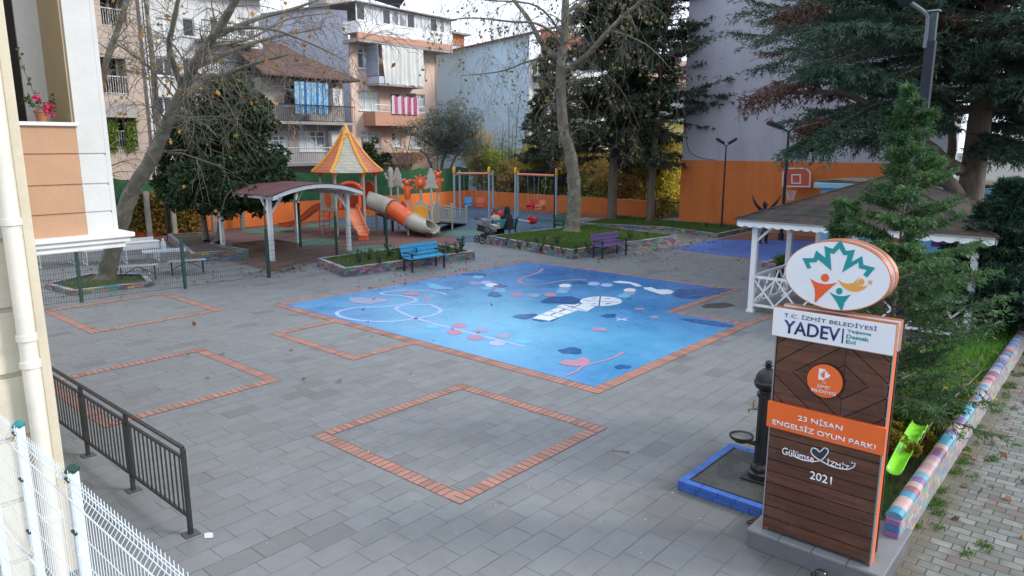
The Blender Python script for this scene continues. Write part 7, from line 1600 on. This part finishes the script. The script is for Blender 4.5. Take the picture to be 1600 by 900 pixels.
def broadleaf(label, name, base, clumps, n, size, mat, trunks, seed, bark='trunkbrown', cat='tree', elong=1.7, shell=.45):
    random.seed(seed); base = Vector(base); t = thing(name, label, cat, base); mb = MB()
    for pth, r0, r1 in trunks:
        W_ = smooth_path([Vector(p) - base for p in pth], 4); m_ = len(W_); mb.tube(W_, [r0 + (r1 - r0) * i / (m_ - 1) for i in range(m_)], 9, cap=False)
    cl = [(Vector(c) - base, Vector(r_)) for c, r_ in clumps]; root = Vector(trunks[0][0][-1]) - base if trunks else Vector((0, 0, .1))
    sub = []
    for c, r_ in cl:
        for _ in range(max(6, int(26 * r_.x * r_.z))):
            v = rvec(1).normalized() * random.uniform(.45, 1.05); q = c + Vector((v.x * r_.x, v.y * r_.y, v.z * r_.z)); sub.append((q, random.uniform(.14, .34) * (r_.x + r_.z) / 2)); mb.tube([root, root.lerp(q, .5) + rvec(.08 * r_.x), q], [.03 * min(1, r_.x), .018, .006], 4, cap=False)
    w_ = np.array([s_[1] ** 2 for s_ in sub]); w_ /= w_.sum(); idx = rg.choice(len(sub), n, p=w_); cen = np.array([tuple(s_[0]) for s_ in sub])[idx]; rad = np.array([s_[1] for s_ in sub])[idx]
    dv = unit(rg.normal(size=(n, 3))); P0 = cen + dv * (rad * rg.uniform(shell, 1.0, n) ** .6)[:, None] * np.array([1, 1, .8]); D = unit(dv + rg.normal(size=(n, 3)) * .6 + np.array([0, 0, .1]))
    V, F = leaf_quads(P0, D, size * rg.uniform(.6, 1.35, n), size / elong * rg.uniform(.7, 1.2, n), None, .12)
    mb.build('trunk', M[bark], t, smooth=60); npmesh('crown', V, F, mat, t); return t
magm = foliage_mat('magnolia_leaves', [(.015, .034, .015, 1), (.024, .050, .021, 1), (.038, .074, .028, 1), (.065, .10, .045, 1)], .5, .15, .8)
D = 28.8; mb0 = P(336, 381)
cl = [(PD(px, py, D + dd), (r_, r_, r2)) for px, py, dd, r_, r2 in ((345, 230, 0, 1.8, 1.5), (290, 250, -.4, 1.1, 1.1), (395, 255, .2, 1.2, 1.2), (335, 165, 0, 1.1, 1.0), (300, 190, .5, .9, .9), (390, 190, 0, 1.0, 1.0), (350, 285, -1.2, 1.9, .95), (275, 290, -.6, 1.1, .75), (412, 292, -1.2, 1.1, .75), (365, 140, .3, .8, .7), (300, 308, -.6, 1.3, .55), (378, 308, -1.4, 1.4, .55), (405, 300, -2.2, 1.1, .6), (425, 270, -1.5, 1.0, .8), (360, 322, -2.2, 1.0, .4), (330, 325, -1.4, .9, .4))]
broadleaf('dense dark magnolia with two trunks left of the pergola', 'magnolia_tree', (mb0.x, mb0.y, .25), cl, 56000, .17, magm, [([P(343, 380, .25), PD(345, 345, D), PD(352, 320, D), PD(350, 270, D)], .13, .08), ([P(322, 378, .25), PD(318, 340, D), PD(314, 310, D), PD(325, 270, D)], .14, .08)], 51)
olv = foliage_mat('olive_leaves', [(.09, .12, .09, 1), (.14, .175, .14, 1), (.19, .22, .185, 1), (.06, .085, .06, 1)], .6, .2, .8)
D = 47.3; ob_ = PD(694, 300, D)
broadleaf('silvery olive tree beyond the green screen before the pale blue wall', 'olive_tree', (ob_.x, ob_.y, 0), [(PD(px, py, D + dd), (r_ * 1.25, r_ * 1.1, r2 * 1.2)) for px, py, dd, r_, r2 in ((700, 205, 0, 1.4, 1.2), (665, 210, 0, 1.1, .9), (725, 200, .3, 1.1, 1.1), (700, 180, 0, 1.1, .8), (735, 225, 0, .9, .8), (650, 200, 0, .7, .6), (680, 240, 0, .9, .6))], 20000, .13, olv, [([(ob_.x, ob_.y, 0), PD(690, 262, D), PD(697, 240, D)], .14, .07), ([(ob_.x, ob_.y, 0), PD(705, 260, D), PD(720, 235, D)], .09, .05), ([(ob_.x, ob_.y, 0), PD(670, 250, D), PD(655, 235, D)], .08, .04)], 52, 'trunkbrown', 'tree', 3.2)
dg = PD(585, 252, 43); broadleaf('small glossy dark evergreen behind the play tower roof', 'evergreen_shrub', (dg.x, dg.y, 0), [(PD(583, 240, 43), (.9, .8, .85)), (PD(592, 258, 43), (.9, .8, .6))], 3200, .17, magm, [([(dg.x, dg.y, 0), PD(587, 262, 43)], .06, .04)], 53, cat='shrub')
ysh = foliage_mat('yellow_shrub_leaves', [(.62, .52, .08, 1), (.48, .52, .09, 1), (.70, .48, .09, 1), (.30, .36, .08, 1)], .65, .5, .7)
osh = foliage_mat('ochre_shrub_leaves', [(.68, .44, .14, 1), (.54, .33, .11, 1), (.72, .54, .20, 1), (.36, .34, .11, 1)], .65, .5, .7)
gsh = foliage_mat('lime_shrub_leaves', [(.26, .38, .07, 1), (.45, .55, .10, 1), (.18, .27, .06, 1), (.62, .58, .16, 1)], .65, .5, .7)
for i, (px, py, D, r_, r2, mt, lb, n) in enumerate(((775, 262, 39, 2.0, 1.3, gsh, 'lime yellow shrub behind the corner of the low orange wall', 5200), (820, 275, 38, 1.8, 1.0, osh, 'ochre leaved shrub behind the right hand swing frame', 4200), (925, 268, 36.5, 1.6, 1.0, osh, 'ochre shrub to the right of the plane tree trunk', 4200), (985, 272, 36, 1.7, 1.2, osh, 'ochre yellow shrub between the two conifer trunks', 4600), (1035, 235, 36.6, 1.3, 1.5, ysh, 'tall yellow shrub leaning on the corner of the tall grey building', 5600), (1038, 300, 35.2, 1.2, 1.2, ysh, 'yellow green shrub behind the wire gate', 4200), (870, 290, 37.5, 1.5, .8, gsh, 'greenish shrub low behind the thin black lamp post', 3000), (745, 232, 41, 1.3, 1.2, osh, 'thin ochre shrub to the right of the olive tree', 1300), (985, 200, 40, 1.6, 1.2, ysh, 'yellow shrub crown seen high between the conifers', 2600), (1000, 300, 38, 1.9, 1.3, osh, 'low ochre shrub just over the wall right of the leftmost conifer trunk', 5200), (935, 300, 38, 1.9, 1.2, gsh, 'low lime shrub over the wall between plane tree and conifer trunk', 5000), (905, 245, 40, 1.5, 1.2, osh, 'ochre shrub crown behind the plane tree trunk', 3600), (840, 250, 41, 1.6, 1.1, ysh, 'yellow shrub crown over the right hand swing frame', 3400), (1010, 245, 39, 1.4, 1.3, ysh, 'yellow shrub crown between the thin conifer and the grey building', 3600))):
    b0 = PX(px, py, 35.4 + r_ * .6); r_ *= 1.1; r2 *= 1.05; broadleaf(lb, 'yellow_shrub', (b0.x, b0.y, 0), [(b0, (r_, r_, r2)), (b0 + Vector((.5, -.4, -.7)), (r_ * .8, r_ * .8, r2 * .7)), (b0 + Vector((-.4, .5, -.5)), (r_ * .7, r_ * .7, r2 * .7))], n, .19, mt, [([(b0.x, b0.y, 0), (b0.x + .1, b0.y, b0.z * .6)], .06, .03)], 60 + i, cat='shrub', elong=1.5)
for i, (px, D, top, lb, k) in enumerate(((800, 47.5, 150, 'bare twiggy bush before the pale blue wall', 5), (838, 46.8, 170, 'bare twiggy bush beside the pale blue building corner', 5), (760, 48.5, 165, 'bare brownish bush right behind the olive tree', 5), (610, 44.8, 205, 'bare low bush under the lowest peach balcony', 3), (640, 46, 195, 'bare low bush before the peach house corner', 3))):
    b0 = PD(px, 300, D); b0.z = 0; ztop = PD(px, top, D).z; lm = []
    random.seed(90 + i)
    for j in range(k): e_ = b0 + Vector((random.gauss(0, .9), random.gauss(0, .9), ztop * random.uniform(.75, 1))); lm.append(([b0 + rvec(.05) * Vector((1, 1, 0)).length, b0.lerp(e_, .5) + rvec(.15), e_], .05, .015))
    lm[0][0][0].z = 0; bt = bare_tree(lb, 'bare_bush', lm, 16, (.6, 1.4), -.05, 1, yg, 160, .12, 95 + i, 'trunkbrown', 3); bt['category'] = 'bush'
random.seed(303); hv = []
for i in range(14000):
    y_ = random.uniform(17.5, 33.5); hv.append((random.uniform(38.5, 41.0), y_, random.uniform(.2, 3.6 + .5 * math.sin(y_ * 1.3) + .4 * math.sin(y_ * 3.1))))
V, F = leaf_quads(np.array(hv), rg.normal(size=(len(hv), 3)), .30, .20)
tag(npmesh('hedge', V, F, foliage_mat('dark_hedge', [(.08, .10, .04, 1), (.16, .17, .06, 1), (.42, .33, .10, 1), (.10, .12, .05, 1)], .7, .35, .6)), 'dark overgrown hedge far behind the low orange wall and the shrubs', 'hedge')
# vine scrub on the wall at left
b0 = PD(265, 320, 36); vs_ = []
for i in range(2600): q = PY(random.uniform(195, 312), random.uniform(300, 362), 32.9 - random.random() * .3); vs_.append(q)
V, F = leaf_quads(np.array(vs_), rg.normal(size=(len(vs_), 3)), .16, .12)
tag(npmesh('hedge', V, F, foliage_mat('wall_vine', [(.20, .17, .03, 1), (.30, .20, .04, 1), (.12, .13, .03, 1), (.26, .12, .03, 1)])), 'thin yellow olive climbing growth over the orange wall left of the magnolia', 'climber')
M['postgrey'] = plain('weathered_post', (.30, .28, .24, 1), .85, .2, 3)
# orange wall posts seen left
for px, y in ((228, 'thin pale concrete post left of the magnolia before the vine'), (268, 'pale concrete post behind the magnolia planter'), (331, 'pale concrete post between the magnolia trunks and pergola'), (376, 'pale concrete post beside the pergola front post')):
    q = P(px, 356); MB_ = MB().bb(q.x - .09, q.x + .09, 32.4, 32.58, 0, 2.0).build('concrete_post', M['postgrey']); q2_ = PY(px, 300, 32.45); MB_.location.x = q2_.x - q.x; tag(MB_, y, 'post')
q = P(303, 372); t = thing('lamp_pole_stub', 'dark slim post standing behind the magnolia planter', 'post', (*P(264, 376).xy, 0)); MB().cyl((0, 0, 0), (0, 0, 2.1), .075, n=10).build('post', M['black'], t)
# undergrowth in the right bed
lv1 = foliage_mat('bramble_leaves', [(.03, .075, .02, 1), (.055, .12, .025, 1), (.09, .16, .03, 1), (.30, .24, .03, 1)], .45, .25, 2.0)
lv2 = foliage_mat('yellowing_leaves', [(.34, .27, .03, 1), (.40, .22, .03, 1), (.16, .19, .03, 1), (.09, .14, .03, 1)], .5, .3, 2.0)
for i, (x, y, z, r_, r2, n, mt, lb, sz) in enumerate(((8.5, 2.2, .42, .42, .32, 2600, lv1, 'low leafy bramble just right of the park sign', .05), (9.6, 1.78, .38, .50, .28, 2600, lv2, 'yellowing low bramble against the mosaic wall', .055), (10.6, 1.9, .42, .55, .30, 2400, lv1, 'green bramble in the middle of the mosaic bed', .06), (10.4, 1.62, .42, .35, .22, 900, lv2, 'small patch of yellow leaves by the mosaic caps', .06), (12.2, 2.6, .5, .7, .35, 2200, lv1, 'dark low shrub below the cypress', .07), (9.3, 2.3, .35, .5, .3, 2600, lv1, 'green leafy undergrowth at the foot of the young cypress', .055), (11.6, 1.75, .4, .5, .25, 1800, lv1, 'dark bramble spilling towards the caps far along the mosaic wall', .06))):
    r_ *= 1.25; n = int(n * 1.7); broadleaf(lb, 'bramble', (x, y, .15), [((x, y, z), (r_, r_ * .6, r2)), ((x + .3, y + .15, z - .05), (r_ * .7, r_ * .5, r2 * .7))], n, sz, mt, [([(x, y, .1), (x, y, z * .7)], .015, .01)], 120 + i, cat='shrub', elong=1.3)
bt = bare_tree('bare curved twig arching over the mosaic wall', 'bare_twig', [([Vector((9.6, 1.75, .2)), Vector((10.2, 1.62, .62)), Vector((10.9, 1.5, .75)), Vector((11.8, 1.42, .82))], .012, .005)], 22, (.2, .45), .1, 1, lv2, 60, .06, 131, 'trunkbrown', 2); bt['category'] = 'twig'

# ================================================================== LITTER: fallen leaves, crumbs, weeds
random.seed(5); pts = []
def scat(n, fn, z=.012):
    for _ in range(n): x, y = fn(); pts.append((x, y, z + random.uniform(0, .012)))
scat(90, lambda: (random.uniform(20.5, 28), random.uniform(8.5, 14.2))); scat(120, lambda: (random.gauss(24.5, 1.8), random.gauss(13.75, .25))); scat(60, lambda: (random.uniform(12, 19), random.uniform(15.5, 17.5)))
scat(260, lambda: (random.uniform(12, 33), random.uniform(20.6, 32))); scat(220, lambda: (random.uniform(5, 12.5), random.uniform(20, 26))); scat(120, lambda: (random.gauss(12.2, .5), random.gauss(20.6, .35)))
scat(34, lambda: (random.uniform(5, 19), random.uniform(9, 20))); scat(140, lambda: (random.uniform(21, 27), random.uniform(15, 19.5)), .34); scat(160, lambda: (random.uniform(29.5, 33), random.uniform(14, 21)), .2); scat(18, lambda: (random.uniform(7.0, 7.6), random.uniform(2.5, 2.75))); scat(50, lambda: (random.uniform(7.6, 16), random.uniform(.4, 1.35)))
n = len(pts); P0 = np.array(pts); D0 = np.c_[rg.normal(size=(n, 2)), np.abs(rg.normal(size=n)) * .15]; up = np.c_[rg.normal(size=(n, 2)) * .35, np.ones(n)]
V, F = leaf_quads(P0, D0, .115 * rg.uniform(.4, 1.3, n), .085 * rg.uniform(.5, 1.2, n), unit(up), .2)
tag(npmesh('fallen_leaves', V, F, foliage_mat('fallen_leaf', [(.16, .075, .035, 1), (.24, .12, .05, 1), (.10, .05, .03, 1), (.28, .16, .07, 1)], .8, .1)), 'brown fallen plane leaves scattered over the paving', 'leaves', None, 'stuff')
n = 90; xs = rg.uniform(3, 12, n); ys = rg.uniform(3, 12, n); V, F = leaf_quads(np.c_[xs, ys, np.full(n, .008)], np.c_[rg.normal(size=(n, 2)), np.zeros(n)], .022 * rg.uniform(.4, 1.4, n), .016, np.tile([[0, 0, 1.0]], (n, 1)))
tag(npmesh('white_specks', V, F, M['offwhite']), 'small white specks of litter dotted over the slabs', 'litter', None, 'stuff')
random.seed(8); wp = []
for _ in range(34):
    x = random.uniform(7.7, 17); y = random.choice((random.uniform(1.15, 1.36), random.uniform(.6, 1.36), random.uniform(1.25, 1.36)))
    for _ in range(random.randint(20, 90)): wp.append((x + random.gauss(0, .06), y + random.gauss(0, .035), .005))
wp = np.array(wp); V, F = leaf_quads(wp, np.c_[rg.normal(size=(len(wp), 2)) * .8, np.ones(len(wp))], .05 * rg.uniform(.4, 1.3, len(wp)), .014)
tag(npmesh('weeds', V, F, M['grass']), 'low weeds sprouting between the sidewalk setts under the mosaic wall', 'weeds', None, 'stuff')
q = P(968, 707); t = MB().tube(smooth_path([(q.x - .05, q.y + .1, .012), (q.x, q.y, .02), (q.x + .06, q.y - .12, .014)], 4), .006, 5).tube([(q.x + .03, q.y - .06, .018), (q.x + .1, q.y - .09, .02)], .004, 4).build('fallen_twig', M['trunkbrown']); tag(t, 'small dry twig lying alone on the slabs', 'twig')
